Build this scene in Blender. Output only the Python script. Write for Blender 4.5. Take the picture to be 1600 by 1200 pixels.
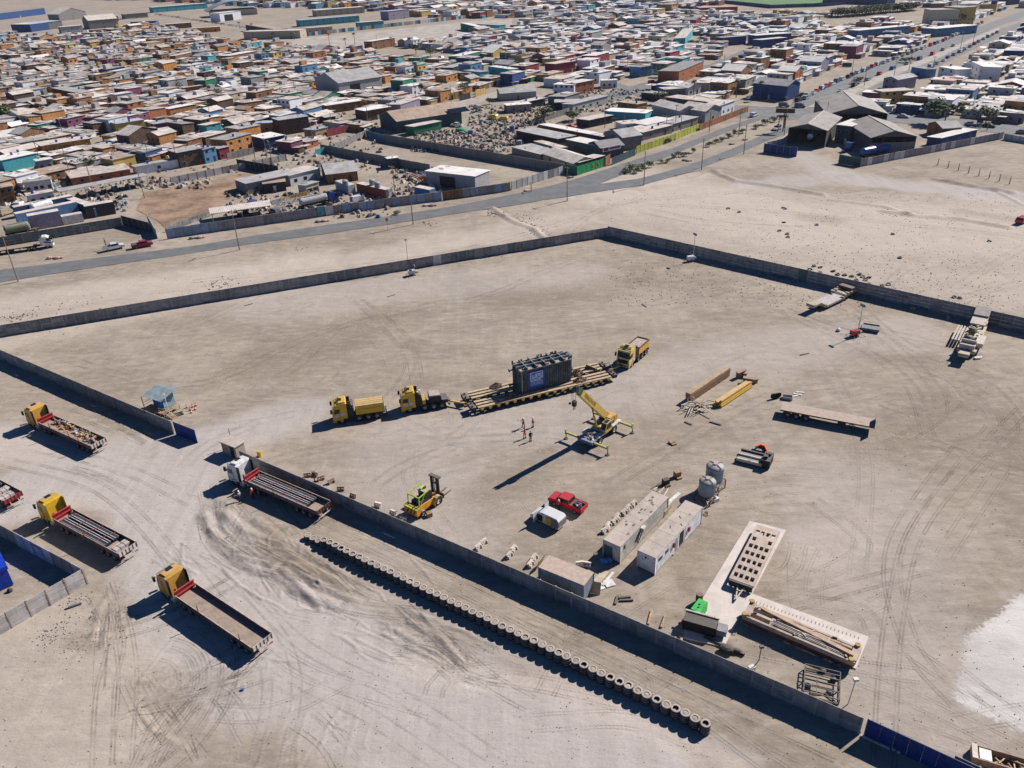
import bpy, math, random
import numpy as np
from mathutils import Matrix, Vector
random.seed(7); rng = np.random.default_rng(11)
R = math.radians
for o in list(bpy.data.objects): bpy.data.objects.remove(o)
sc = bpy.context.scene; COL = sc.collection

# ---------------------------------------------------------------- camera
FPX, PITCH, ROLL, CAMH = 1257.0, R(29.21), R(-2.3), 68.3
_fw = np.array([0, math.cos(PITCH), -math.sin(PITCH)]); _up = np.array([0, math.sin(PITCH), math.cos(PITCH)]); _rt = np.array([1., 0, 0])
_r = math.cos(ROLL)*_rt + math.sin(ROLL)*_up; _u = -math.sin(ROLL)*_rt + math.cos(ROLL)*_up
cam = bpy.data.cameras.new('camera'); camo = bpy.data.objects.new('camera', cam); COL.objects.link(camo)
cam.sensor_width = 36; cam.lens = FPX/1600*36; cam.clip_start = 1; cam.clip_end = 9000
M4 = Matrix.Identity(4)
for i in range(3): M4[i][0] = _r[i]; M4[i][1] = _u[i]; M4[i][2] = -_fw[i]
M4[2][3] = CAMH; camo.matrix_world = M4; sc.camera = camo

_on = ['', 'first','second','third','fourth','fifth','sixth','seventh','eighth','ninth','tenth','eleventh','twelfth','thirteenth','fourteenth','fifteenth','sixteenth','seventeenth','eighteenth','nineteenth']
_tn = {2:('twenty','twentieth'),3:('thirty','thirtieth'),4:('forty','fortieth'),5:('fifty','fiftieth'),6:('sixty','sixtieth'),7:('seventy','seventieth')}
def nth(n): return _on[n] if n < 20 else _tn[n//10][1] if n % 10 == 0 else _tn[n//10][0]+'-'+_on[n%10]
LMK = [('left turquoise house',(30,262)),('long orange plank house',(95,240)),('mustard house',(205,208)),('sky blue shack',(330,253)),('deep blue house',(430,232)),('grey gabled shed',(550,140)),('long tan-roofed shed',(660,200)),('white cube house',(195,160)),('green fronted house',(335,136)),('big olive tree',(8,190)),('wide brown house',(380,95)),('yellow sheet fence',(715,155)),('two-storey orange house',(910,146)),('deep blue corner building',(1200,150)),('brick orange house',(1075,122)),('red middle house',(940,100)),('yellow and orange house',(1400,160)),('white tall house at right',(1522,122)),('right hangar',(1400,215)),('palm street',(640,90)),('dark right-hand tree',(1475,190)),('camp plank fence',(480,205)),('bright green wall',(925,265)),('lime green wall',(1040,225)),('open-fronted grey shed',(705,290)),('long red container',(580,300)),('dirt lot',(290,300)),('lilac container',(75,355)),('blue-white double house',(1070,185)),('apartment slab',(1480,40)),('arched hall',(370,25)),('sports pitch',(1230,10))]
_seen = {}
def near_label(base, px):
    lm = min(LMK, key=lambda l: (l[1][0]-px[0])**2+((l[1][1]-px[1])*2)**2); dx, dy = px[0]-lm[1][0], px[1]-lm[1][1]; dr = ('right of' if dx > 0 else 'left of') if abs(dx) > abs(dy)*2.2 else ('above' if dy < 0 else 'below')
    b = f'{base} {dr} the {lm[0]}'; _seen[b] = _seen.get(b, 0)+1; n = _seen[b]; return b if n == 1 else f'{nth(n)} {b}'
def G(x, y, z=0.0):
    """place seen at photo pixel x,y on the level z"""
    d = _fw*FPX + _r*(x-800) - _u*(y-600); t = (z-CAMH)/d[2]
    return Vector((d[0]*t, d[1]*t, z))
def PX(P):
    d = np.array(P, float) - np.array([0, 0, CAMH]); z = d@_fw
    return 800+FPX*(d@_r)/z, 600-FPX*(d@_u)/z
def ang(a, b): return math.atan2(b[1]-a[1], b[0]-a[0])

# ---------------------------------------------------------------- light
SUN_AZ, SUN_EL = R(32), R(39.5)          # azimuth from +x
w = bpy.data.worlds.new('World'); sc.world = w; w.use_nodes = True
nt = w.node_tree; nt.nodes.clear()
sky = nt.nodes.new('ShaderNodeTexSky'); sky.sky_type = 'NISHITA'; sky.sun_disc = False
sky.sun_elevation = SUN_EL; sky.sun_rotation = R(90)-SUN_AZ; sky.altitude = 1500; sky.air_density = 0.75; sky.dust_density = 0.1; sky.ozone_density = 8.0
bg = nt.nodes.new('ShaderNodeBackground'); bg.inputs[1].default_value = 0.05
ow = nt.nodes.new('ShaderNodeOutputWorld'); tint = nt.nodes.new('ShaderNodeMix'); tint.data_type = 'RGBA'; tint.blend_type = 'MULTIPLY'; tint.inputs[0].default_value = 1; tint.inputs[7].default_value = (.66, 1.0, 1.22, 1); nt.links.new(sky.outputs[0], tint.inputs[6]); nt.links.new(tint.outputs[2], bg.inputs[0]); nt.links.new(bg.outputs[0], ow.inputs[0])
sl = bpy.data.lights.new('sun', 'SUN'); sl.energy = 5.0; sl.angle = R(0.5); sl.color = (1, .95, .895)
so = bpy.data.objects.new('sun', sl); COL.objects.link(so); so.location = (0, 0, 120)
sd = Vector((math.cos(SUN_AZ)*math.cos(SUN_EL), math.sin(SUN_AZ)*math.cos(SUN_EL), math.sin(SUN_EL)))
so.rotation_euler = sd.to_track_quat('Z', 'Y').to_euler()
vs = sc.view_settings; vs.view_transform = 'Standard'; vs.look = 'None'; vs.exposure = 0.38; vs.gamma = 1; vs.use_curve_mapping = False
sc.cycles.max_bounces = 4; sc.cycles.diffuse_bounces = 1; sc.cycles.glossy_bounces = 2; sc.cycles.transparent_max_bounces = 12

# ---------------------------------------------------------------- materials
MATS = {}
def N(nt, t, **k):
    n = nt.nodes.new('ShaderNode'+t)
    for a, b in k.items(): setattr(n, a, b)
    return n
def mixc(nt, f, a, b, mode='MIX'):
    m = N(nt, 'Mix', data_type='RGBA', blend_type=mode)
    for s, v in ((m.inputs[0], f), (m.inputs[6], a), (m.inputs[7], b)):
        if hasattr(v, 'links'): nt.links.new(v, s)
        elif isinstance(v, (int, float)): s.default_value = v
        else: s.default_value = (*v, 1) if len(v) == 3 else v
    return m.outputs[2]
def mth(nt, op, a, b=0.0, clamp=False):
    m = N(nt, 'Math', operation=op, use_clamp=clamp)
    for s, v in zip(m.inputs, (a, b)):
        if hasattr(v, 'links'): nt.links.new(v, s)
        else: s.default_value = v
    return m.outputs[0]
def ramp(nt, f, a, b):
    m = N(nt, 'MapRange'); m.interpolation_type = 'SMOOTHSTEP'
    nt.links.new(f, m.inputs[0]); m.inputs[1].default_value = a; m.inputs[2].default_value = b
    return m.outputs[0]
def noise(nt, vec, s, d=4, rough=.55):
    n = N(nt, 'TexNoise'); n.inputs['Scale'].default_value = s; n.inputs['Detail'].default_value = d; n.inputs['Roughness'].default_value = rough
    nt.links.new(vec, n.inputs['Vector']); return n.outputs['Fac']
DUST = (.42, .355, .30)
def MAT(name, col, rough=.75, metal=0., var=.18, scale=1.5, dust=.25, rust=0., corr=0., ax='w', plank=0., bump=.0, rnd=.12, spec=.3):
    """one procedural material: two-scale colour noise, settled dust on upward faces, rust patches, corrugation or plank joints"""
    if name in MATS: return MATS[name]
    m = bpy.data.materials.new(name); m.use_nodes = True; nt = m.node_tree; nt.nodes.clear(); L = nt.links.new
    tc = N(nt, 'TexCoord'); geo = N(nt, 'NewGeometry'); oi = N(nt, 'ObjectInfo')
    ad = N(nt, 'VectorMath', operation='ADD'); L(tc.outputs['Object'], ad.inputs[0])
    sc_ = N(nt, 'VectorMath', operation='SCALE'); L(oi.outputs['Location'], sc_.inputs[0]); sc_.inputs['Scale'].default_value = .37; L(sc_.outputs[0], ad.inputs[1])
    v = ad.outputs[0]
    n1 = noise(nt, v, scale, 5, .62); n2 = noise(nt, v, scale*6, 3)
    f = mth(nt, 'ADD', mth(nt, 'MULTIPLY', n1, .7), mth(nt, 'MULTIPLY', n2, .3))
    f = ramp(nt, f, .32, .68)
    lo = tuple(c*(1-var*1.6) for c in col); hi = tuple(min(1, c*(1+var)) for c in col)
    c = mixc(nt, f, lo, hi)
    if rnd:
        h = N(nt, 'HueSaturation'); L(c, h.inputs['Color'])
        L(mth(nt, 'ADD', mth(nt, 'MULTIPLY', oi.outputs['Random'], rnd*2), 1-rnd), h.inputs['Value']); c = h.outputs[0]
    hgt = None
    sx = N(nt, 'SeparateXYZ'); L(tc.outputs['Object'], sx.inputs[0])
    co = {'w': None, 'x': sx.outputs[0], 'y': sx.outputs[1], 'z': sx.outputs[2]}[ax]
    if co is None: co = mth(nt, 'ADD', sx.outputs[0], sx.outputs[1])
    if corr:
        hgt = mth(nt, 'SINE', mth(nt, 'MULTIPLY', co, 2*math.pi/corr))
        c = mixc(nt, mth(nt, 'MULTIPLY', ramp(nt, hgt, -1, .2), .16), c, tuple(x*.55 for x in col)) if False else c
    if plank:
        q = mth(nt, 'MULTIPLY', co, 1/plank); fr = mth(nt, 'FRACT', q); fl = mth(nt, 'FLOOR', q)
        wn = N(nt, 'TexWhiteNoise', noise_dimensions='1D'); L(fl, wn.inputs['W'])
        c = mixc(nt, mth(nt, 'MULTIPLY', wn.outputs['Value'], .55), c, tuple(x*.45 for x in col))
        gap = mth(nt, 'LESS_THAN', fr, .06); c = mixc(nt, gap, c, tuple(x*.18 for x in col)); hgt = mth(nt, 'SUBTRACT', 1., gap)
    if rust:
        r1 = noise(nt, v, .8, 6, .7); rf = ramp(nt, r1, .62-rust*.3, .72-rust*.2)
        c = mixc(nt, mth(nt, 'MULTIPLY', rf, .8), c, (.16, .07, .035))
    if dust:
        sn = N(nt, 'SeparateXYZ'); L(geo.outputs['Normal'], sn.inputs[0])
        df = mth(nt, 'MULTIPLY', ramp(nt, sn.outputs[2], .35, .95), dust)
        df = mth(nt, 'MULTIPLY', df, mth(nt, 'ADD', mth(nt, 'MULTIPLY', n1, .9), .55), True)
        c = mixc(nt, df, c, DUST)
    b = N(nt, 'BsdfPrincipled'); L(c, b.inputs['Base Color']); b.inputs['Roughness'].default_value = rough; b.inputs['Metallic'].default_value = metal
    b.inputs['Specular IOR Level'].default_value = spec
    if hgt is not None or bump:
        bp = N(nt, 'Bump'); bp.inputs['Strength'].default_value = .8; bp.inputs['Distance'].default_value = (.02 if ax == 'x' else .05) if hgt is not None else bump
        L(hgt if hgt is not None else n2, bp.inputs['Height']); L(bp.outputs[0], b.inputs['Normal'])
    o = N(nt, 'OutputMaterial'); L(b.outputs[0], o.inputs[0]); MATS[name] = m; return m

# ---------------------------------------------------------------- mesh bags
class B:
    def __init__(s): s.v = []; s.f = []; s.m = []; s.cur = 0
    def add(s, vs, fs):
        n = len(s.v); s.v += [tuple(p) for p in vs]; s.f += [tuple(i+n for i in f) for f in fs]; s.m += [s.cur]*len(fs); return s
    def mt(s, i): s.cur = i; return s
    def box(s, x0, x1, y0, y1, z0, z1):
        return s.add([(x0,y0,z0),(x1,y0,z0),(x1,y1,z0),(x0,y1,z0),(x0,y0,z1),(x1,y0,z1),(x1,y1,z1),(x0,y1,z1)],
                     [(0,3,2,1),(4,5,6,7),(0,1,5,4),(1,2,6,5),(2,3,7,6),(3,0,4,7)])
    def ob(s, c, d, rz=0, ry=0, rx=0):
        m = Matrix.Translation(c) @ Matrix.Rotation(rz,4,'Z') @ Matrix.Rotation(ry,4,'Y') @ Matrix.Rotation(rx,4,'X')
        h = [x/2 for x in d]; t = B().box(-h[0],h[0],-h[1],h[1],-h[2],h[2])
        return s.add([m @ Vector(p) for p in t.v], t.f)
    def bar(s, a, b, wd, ht=None):
        a, b = Vector(a), Vector(b); d = b-a; L = d.length; ht = ht or wd
        q = d.to_track_quat('X', 'Z').to_matrix().to_4x4(); m = Matrix.Translation((a+b)/2) @ q
        t = B().box(-L/2,L/2,-wd/2,wd/2,-ht/2,ht/2); return s.add([m @ Vector(p) for p in t.v], t.f)
    def cyl(s, a, b, r, n=10, r2=None, cap=True):
        a, b = Vector(a), Vector(b); r2 = r if r2 is None else r2; q = (b-a).to_track_quat('Z', 'Y'); vs = []
        for c, rr in ((a, r), (b, r2)):
            for i in range(n):
                t = 2*math.pi*i/n; vs.append(c + q @ Vector((math.cos(t)*rr, math.sin(t)*rr, 0)))
        fs = [(i, (i+1)%n, n+(i+1)%n, n+i) for i in range(n)]
        if cap: fs += [tuple(range(n))[::-1], tuple(range(n, 2*n))]
        return s.add(vs, fs)
    def prism(s, prof, y0, y1, inset=0, ax='y'):
        """profile of (x,z) drawn out along y"""
        n = len(prof); cx = sum(p[0] for p in prof)/n; vs = []
        for y in (y0, y1):
            for p in prof: vs.append((p[0], y, p[1]) if ax == 'y' else (y, p[0], p[1]))
        fs = [(i, n+i, n+(i+1)%n, (i+1)%n) for i in range(n)] + [tuple(range(n)), tuple(range(n,2*n))[::-1]]
        if ax == 'y': fs = [f[::-1] for f in fs]
        return s.add(vs, fs)
    def lathe(s, c, prof, n=12, axis='z'):
        """profile of (r,h) turned round an axis through c"""
        vs = []
        for r, h in prof:
            for i in range(n):
                t = 2*math.pi*i/n; a, b_ = math.cos(t)*r, math.sin(t)*r
                vs.append((c[0]+a, c[1]+b_, c[2]+h) if axis == 'z' else (c[0]+a, c[1]+h, c[2]+b_))
        fs = []
        for k in range(len(prof)-1):
            for i in range(n):
                q = (k*n+i, k*n+(i+1)%n, (k+1)*n+(i+1)%n, (k+1)*n+i); fs.append(q if axis == 'z' else q[::-1])
        return s.add(vs, fs)
    def sphere(s, c, r, n=8, k=5, sq=(1,1,1)):
        return s.add(*(lambda t: ([(c[0]+(p[0])*sq[0], c[1]+p[1]*sq[1], c[2]+p[2]*sq[2]) for p in t.v], t.f))(B().lathe((0,0,0), [(max(1e-3, r*math.sin(math.pi*i/k)), -r*math.cos(math.pi*i/k)) for i in range(k+1)], n)))
    def mesh(s, name, mats):
        me = bpy.data.meshes.new(name); me.from_pydata(s.v, [], s.f)
        mats = mats if isinstance(mats, (list, tuple)) else [mats]
        for m in mats: me.materials.append(m)
        if len(mats) > 1: me.polygons.foreach_set('material_index', s.m)
        return me
    def make(s, name, mats, parent=None, label=None, smooth=False, **k):
        me = s.mesh(name, mats)
        if smooth: me.polygons.foreach_set('use_smooth', [True]*len(s.f))
        return obj(name, me, parent, label, **k)
def obj(name, me, parent=None, label=None, **k):
    o = bpy.data.objects.new(name, me); COL.objects.link(o)
    if parent is not None: o.parent = parent
    if label: o['label'] = label
    for a, b in k.items(): o[a] = b
    return o
def tag(o, label, cat, group=None):
    o['label'] = label; o['category'] = cat
    if group: o['group'] = group
    return o
def thing(name, label, cat, loc=(0,0,0), rz=0, group=None):
    o = bpy.data.objects.new(name, None); COL.objects.link(o); o.empty_display_size = .3
    o.location = loc; o.rotation_euler = (0, 0, rz); return tag(o, label, cat, group)
def copy_tree(o, parent=None):
    c = o.copy(); COL.objects.link(c)
    if parent is not None: c.parent = parent
    for ch in list(o.children): copy_tree(ch, c)
    return c
def inst(src, label, loc, rz=0, group=None, first=[None]):
    """copy of a thing with its parts; the first use moves the source itself"""
    if not src.get('used'): src['used'] = 1; o = src
    else: o = copy_tree(src)
    o.location = loc; o.rotation_euler = (0, 0, rz); o['label'] = label
    if group: o['group'] = group
    return o
def structure(o): o['kind'] = 'structure'; return o

# palette
M_CONC = [MAT('concrete_slab_a', (.24,.245,.25), .9, dust=.5, bump=.02, scale=.9, var=.25), MAT('concrete_slab_b', (.185,.19,.20), .9, dust=.5, scale=1.3, var=.3), MAT('concrete_slab_c', (.28,.27,.255), .9, dust=.5, scale=.8, var=.22)]
M_POST = MAT('concrete_post', (.30,.29,.28), .9, dust=.4)
M_TYRE = MAT('tyre_rubber', (.025,.025,.027), .85, dust=.55, var=.3)
M_DUSTYTYRE = MAT('dusty_tyre_rubber', (.05,.047,.045), .9, dust=.98, var=.35, rnd=.15)
M_RIM = MAT('wheel_steel', (.35,.34,.33), .55, .3, dust=.2)
M_RIMW = MAT('wheel_white', (.62,.60,.58), .5, dust=.2)
M_BLACK = MAT('black_paint', (.018,.018,.02), .6, dust=.25)
M_DARK = MAT('dark_chassis', (.035,.033,.035), .7, dust=.3)
M_GLASS = MAT('dark_glass', (.012,.016,.022), .3, var=.1, dust=.03, spec=.35, rnd=0)
M_RUST = MAT('rusty_steel', (.15,.085,.055), .85, dust=.3, rust=.5, var=.3)
M_BROWN = MAT('brown_red_steel', (.10,.045,.04), .8, dust=.35, rust=.5, var=.3)
M_DECK = MAT('worn_deck_plate', (.33,.235,.175), .85, dust=.35, rust=.35, var=.3, scale=.8)
M_RED = MAT('red_paint', (.36,.022,.03), .45, dust=.2, spec=.4)
M_WHITE = MAT('white_paint', (.70,.69,.67), .5, dust=.12, spec=.4)
M_CREAM = MAT('cream_paint', (.62,.55,.44), .6, dust=.2, rust=.15)
M_YEL = MAT('yellow_paint', (.62,.37,.015), .42, dust=.25, spec=.4, var=.1)
M_YELD = MAT('sun_bleached_yellow', (.60,.38,.10), .55, dust=.35, var=.15)
M_YORA = MAT('orange_yellow_paint', (.62,.33,.06), .5, dust=.35, var=.12)
M_LIME = MAT('lime_green_paint', (.42,.55,.03), .45, dust=.1)
M_GREEN = MAT('bright_green_paint', (.06,.50,.10), .45, dust=.0)
M_BLUE = MAT('blue_sheet', (.010,.038,.19), .6, dust=.05)
M_WOOD = MAT('pale_timber', (.42,.29,.17), .85, dust=.2, var=.3, scale=3)
M_WOODB = MAT('brown_timber', (.30,.17,.085), .85, dust=.25, var=.3, scale=2)
M_GALV = MAT('galvanised_steel', (.42,.43,.44), .45, .5, dust=.15)
M_TAN = MAT('tan_machine_paint', (.50,.42,.28), .6, dust=.35, rust=.2)
# ================================================================ ground
def poly_dist(X, Y, pts):
    d = np.full(X.shape, 1e9)
    for a, b in zip(pts[:-1], pts[1:]):
        ax, ay, bx, by = a[0], a[1], b[0], b[1]; L2 = (bx-ax)**2+(by-ay)**2+1e-9
        t = np.clip(((X-ax)*(bx-ax)+(Y-ay)*(by-ay))/L2, 0, 1)
        d = np.minimum(d, np.hypot(X-ax-t*(bx-ax), Y-ay-t*(by-ay)))
    return d
def inside(X, Y, pts):
    r = np.zeros(X.shape, bool); n = len(pts)
    for i in range(n):
        x1, y1 = pts[i][0], pts[i][1]; x2, y2 = pts[(i+1)%n][0], pts[(i+1)%n][1]
        c = ((y1 > Y) != (y2 > Y)) & (X < (x2-x1)*(Y-y1)/(y2-y1+1e-12)+x1); r ^= c
    return r
def ss(d, a, b): t = np.clip((d-a)/(b-a), 0, 1); return t*t*(3-2*t)
def vnoise(X, Y, s, seed):
    g = np.random.default_rng(seed).random((256, 256)); x = X/s+500; y = Y/s+500
    i = np.floor(x).astype(int); j = np.floor(y).astype(int); fx = x-i; fy = y-j; fx = fx*fx*(3-2*fx); fy = fy*fy*(3-2*fy)
    a = g[i%256, j%256]; b = g[(i+1)%256, j%256]; c = g[i%256, (j+1)%256]; d = g[(i+1)%256, (j+1)%256]
    return (a*(1-fx)+b*fx)*(1-fy)+(c*(1-fx)+d*fx)*fy
xs = np.concatenate([[-6000,-3000,-1500,-900,-600,-400,-300,-230,-180], np.arange(-130, -62, .6), np.arange(-62, -47, .3), np.arange(-47, -2, .16), np.arange(-2, 20, .3), np.arange(20, 150.1, .6), [180,230,300,400,600,900,1500,3000,6000]])
ys = np.concatenate([[-3000,-500,0,25], np.arange(38, 62, .3), np.arange(62, 92, .16), np.arange(92, 130, .5), np.arange(130, 262, .9), [262,270,290,320,360,420,500,600,750,950,1300,2000,4000,7000]])
X, Y = np.meshgrid(xs, ys); Z = np.zeros(X.shape)
near = ((X > -129) & (X < 149) & (Y > 39) & (Y < 259)).astype(float)
P = lambda *a: [G(x, y) for x, y in a]
# graded soil ridges: polyline in the photo, width m, height m
ridges = [(P((318,805),(340,850),(400,890),(440,895),(470,925),(520,945)), .8, .28), (P((345,800),(385,830),(440,850),(470,880),(540,920)), .7, .2),
 (P((330,830),(380,870),(430,885)), .5, .22), (P((400,812),(430,835),(480,862),(545,905)), .6, .18), (P((450,880),(500,915),(560,940)), .5, .15),
 (P((330,770),(360,790),(350,830)), .9, .2), (P((440,890),(460,905),(500,950)), .5, .2), (P((500,890),(545,920)), .4, .12),
 (P((640,970),(690,1000),(720,1030)), .4, .14), (P((660,960),(700,1005)), .4, .14), (P((620,985),(680,1020)), .4, .12), (P((600,990),(640,1010),(700,1040)), .3, .1),
 (P((640,955),(720,985),(780,1010)), .35, .1), (P((220,1065),(290,1050),(350,1040)), .35, .12), (P((230,1090),(300,1085),(370,1060)), .35, .12), (P((215,1105),(240,1140),(290,1170)), .35, .12),
 (P((250,1080),(300,1070),(380,1065)), .3, .1), (P((145,1000),(155,950),(170,930)), .4, .12), (P((160,1010),(175,950)), .4, .1),
 (P((120,730),(170,745),(200,760)), .5, .15), (P((120,640),(190,660),(230,690)), .6, .2), (P((130,650),(175,675)), .4, .15),
 (P((770,325),(800,345),(835,358),(850,372)), 1.0, .5), (P((860,318),(890,310)), 1.2, .4),
 (P((1115,268),(1150,282),(1220,292),(1285,304)), 1.3, .55), (P((1300,312),(1380,322),(1420,335)), 1.0, .4), (P((1380,330),(1440,338),(1500,342),(1575,355)), 1.2, .6), (P((1465,280),(1520,290),(1580,300)), 1.5, .7),
 (P((1000,296),(1080,282),(1160,255)), 1.8, .5), (P((940,310),(990,300)), 1.6, .4), (P((1560,300),(1600,320)), .8, .3)]
rr_ = random.Random(44)
def churn(cx, cy, n, ang0, spread, lw, hh, sx, sy):
    c = G(cx, cy)
    for k in range(n):
        t = R(ang0)+rr_.gauss(0, spread); p = c+Vector((rr_.gauss(0,sx), rr_.gauss(0,sy), 0)); l = rr_.uniform(2, 9); dv = Vector((math.cos(t), math.sin(t), 0)); nv = Vector((-dv.y, dv.x, 0))
        ridges.append(([p-dv*l/2, p+nv*rr_.uniform(-.6,.6), p+dv*l/2], rr_.uniform(.13,.3)*lw, rr_.uniform(.4,1)*hh*.5))
churn(400,850,34,-50,.35,1,.20,6,4); churn(505,915,26,-35,.25,1,.18,6,3); churn(680,1005,34,-35,.3,.9,.15,6,2.5); churn(290,1090,30,20,.5,.9,.14,4.5,3); churn(165,980,14,80,.2,.9,.12,1.5,3.5); churn(170,665,16,-32,.2,1,.16,6,1.5); churn(150,745,10,-35,.2,1,.1,5,2); churn(520,1160,14,60,.5,1,.12,4,2); churn(650,545,14,30,.6,.9,.09,8,5); churn(1270,500,12,40,.5,.9,.08,5,4); churn(470,560,12,20,.5,1,.08,8,5); churn(930,1140,10,-30,.2,.9,.1,5,2)
def span(a, v0, v1): return max(0, np.searchsorted(a, v0)-1), min(len(a), np.searchsorted(a, v1)+1)
wobn = .6+.7*vnoise(X, Y, 2.6, 3)
for pts, wd, hh in ridges:
    i0, i1 = span(xs, min(p[0] for p in pts)-wd*3, max(p[0] for p in pts)+wd*3); j0, j1 = span(ys, min(p[1] for p in pts)-wd*3, max(p[1] for p in pts)+wd*3)
    s_ = np.s_[j0:j1, i0:i1]; d = poly_dist(X[s_], Y[s_], pts); Z[s_] += hh*.8*wobn[s_]*np.exp(-(d/wd)**2)-hh*.25*np.exp(-((d-wd*1.4)/(wd*.7))**2)
mound = poly_dist(X, Y, P((345,800),(420,860),(500,900))); Z += .12*(1-ss(mound, 0, 5))*vnoise(X, Y, 3.4, 9)
rough = 1-ss(poly_dist(X, Y, P((300,430),(800,390),(1200,330),(1600,370))), 4, 30)
Z += near*(.05*vnoise(X, Y, 2.6, 5)+.03*vnoise(X, Y, 1.1, 6)+rough*.12*vnoise(X, Y, 3.0, 12))
Z = Z-.07*near; Z[near == 0] = 0
# surface zones: R packed grey lane, G pale fine sand, B dark stain
zr = np.zeros(X.shape); zg = np.zeros(X.shape); zb = np.zeros(X.shape)
wn = vnoise(X, Y, 6, 21)*4-2
def lane(pts, w0, w1, a=1.): 
    global zr; zr = np.maximum(zr, a*(1-ss(poly_dist(X, Y, pts)+wn, w0, w1)))
lane(P((-40,790),(110,740),(260,760),(330,900),(520,1010),(760,1120),(1000,1240)), 5, 9); lane(P((-20,690),(200,720),(330,690),(480,640)), 3, 8, .8); lane(P((300,700),(260,880),(380,1030),(600,1120),(760,1190)), 5, 9, .9)
lane(P((700,830),(620,700),(900,640),(1100,560),(1400,520)), 4, 11, .45); lane(P((400,480),(620,450),(900,430)), 4, 12, .5); lane(P((1330,760),(1360,850),(1450,1100)), 3, 13, .4); lane(P((1290,830),(1330,860)), 2, 7, .5)
lane(P((1300,275),(1420,290),(1640,315)), 4, 9, .9); lane(P((1180,290),(1300,275),(1250,240)), 3, 10, .7); lane(P((460,850),(700,980),(1180,1190)), 1.5, 3, .5)
def pale(pts, w0, w1, a=1.):
    global zg; zg = np.maximum(zg, a*(1-ss(poly_dist(X, Y, pts)+wn*.6, w0, w1)))
pale(P((-40,700),(60,690)), 3, 10, .5); pale(P((0,1190),(150,1200)), 4, 12, .6); pale(P((0,480),(60,470),(500,410)), 3, 12, .8); pale(P((1000,300),(1250,350),(1640,360)), 12, 34, .9); pale(P((1300,430),(1640,460)), 5, 16, .6); pale(P((0,520),(400,445),(900,340)), 4, 12, .7); pale(P((1000,330),(1300,400),(1640,420)), 10, 30, .5); pale(P((50,1000),(150,1100)), 4, 10, .6)
pale(P((650,1040),(900,1080),(1150,1200)), .8, 2.5, .5); pale(P((1280,860),(1330,840)), 2, 6, .45); pale(P((250,460),(330,450)), 3, 8, .6)
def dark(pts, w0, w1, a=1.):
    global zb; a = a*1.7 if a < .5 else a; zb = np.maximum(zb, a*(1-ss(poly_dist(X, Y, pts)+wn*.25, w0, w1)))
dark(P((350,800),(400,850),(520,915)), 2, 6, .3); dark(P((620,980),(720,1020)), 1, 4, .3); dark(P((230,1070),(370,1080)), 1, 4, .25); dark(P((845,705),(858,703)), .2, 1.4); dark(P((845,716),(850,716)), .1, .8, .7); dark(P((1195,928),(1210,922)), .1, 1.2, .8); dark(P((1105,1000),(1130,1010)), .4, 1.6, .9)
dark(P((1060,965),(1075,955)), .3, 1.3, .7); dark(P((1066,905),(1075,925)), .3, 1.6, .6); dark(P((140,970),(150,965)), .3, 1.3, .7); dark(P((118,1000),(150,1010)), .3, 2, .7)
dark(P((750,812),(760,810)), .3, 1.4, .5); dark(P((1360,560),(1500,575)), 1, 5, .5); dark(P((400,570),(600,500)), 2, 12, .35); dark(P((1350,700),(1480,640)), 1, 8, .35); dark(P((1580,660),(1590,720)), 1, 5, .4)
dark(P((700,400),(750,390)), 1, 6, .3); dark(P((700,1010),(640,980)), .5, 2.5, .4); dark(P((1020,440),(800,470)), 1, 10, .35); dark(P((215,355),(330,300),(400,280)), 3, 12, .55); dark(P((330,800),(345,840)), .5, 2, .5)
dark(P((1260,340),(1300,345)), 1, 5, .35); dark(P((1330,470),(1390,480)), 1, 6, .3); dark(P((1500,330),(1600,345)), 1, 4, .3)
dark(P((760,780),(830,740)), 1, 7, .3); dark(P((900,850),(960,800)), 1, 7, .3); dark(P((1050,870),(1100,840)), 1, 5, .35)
nx, ny = len(xs), len(ys); idx = np.arange(nx*ny).reshape(ny, nx)
ap_ = P((1588,930),(1575,945),(1560,962),(1540,972),(1528,985),(1515,990),(1508,1010),(1505,1025),(1499,1050),(1493,1075),(1491,1092),(1512,1106),(1540,1118),(1575,1133),(1600,1142),(1700,1190),(1780,950),(1690,905)); sd_ = poly_dist(X, Y, ap_+ap_[:1])*np.where(inside(X, Y, ap_), 1, -1); za_ = np.clip(.5+sd_/3.6, 0, 1)
q = np.stack([idx[:-1,:-1], idx[:-1,1:], idx[1:,1:], idx[1:,:-1]], -1).reshape(-1, 4)
me = bpy.data.meshes.new('ground'); me.vertices.add(nx*ny); me.vertices.foreach_set('co', np.stack([X, Y, Z], -1).astype(np.float32).ravel())
me.loops.add(len(q)*4); me.loops.foreach_set('vertex_index', q.ravel().astype(np.int32)); me.polygons.add(len(q)); me.polygons.foreach_set('loop_start', np.arange(0, len(q)*4, 4, dtype=np.int32))
me.update(calc_edges=True); me.polygons.foreach_set('use_smooth', np.ones(len(q), bool))
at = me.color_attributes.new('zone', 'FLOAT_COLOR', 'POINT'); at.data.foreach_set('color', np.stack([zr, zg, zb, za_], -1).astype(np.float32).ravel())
m = bpy.data.materials.new('desert_soil'); m.use_nodes = True; nt = m.node_tree; nt.nodes.clear(); L = nt.links.new
tc = N(nt, 'TexCoord'); v = tc.outputs['Object']; za = N(nt, 'Attribute', attribute_name='zone'); zs = N(nt, 'SeparateColor'); L(za.outputs['Color'], zs.inputs[0])
def streak(rot, sx, sy, s):
    mp = N(nt, 'Mapping'); L(v, mp.inputs[0]); mp.inputs['Rotation'].default_value = (0, 0, rot); mp.inputs['Scale'].default_value = (sx, sy, 1); return noise(nt, mp.outputs[0], s, 5, .6)
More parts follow.
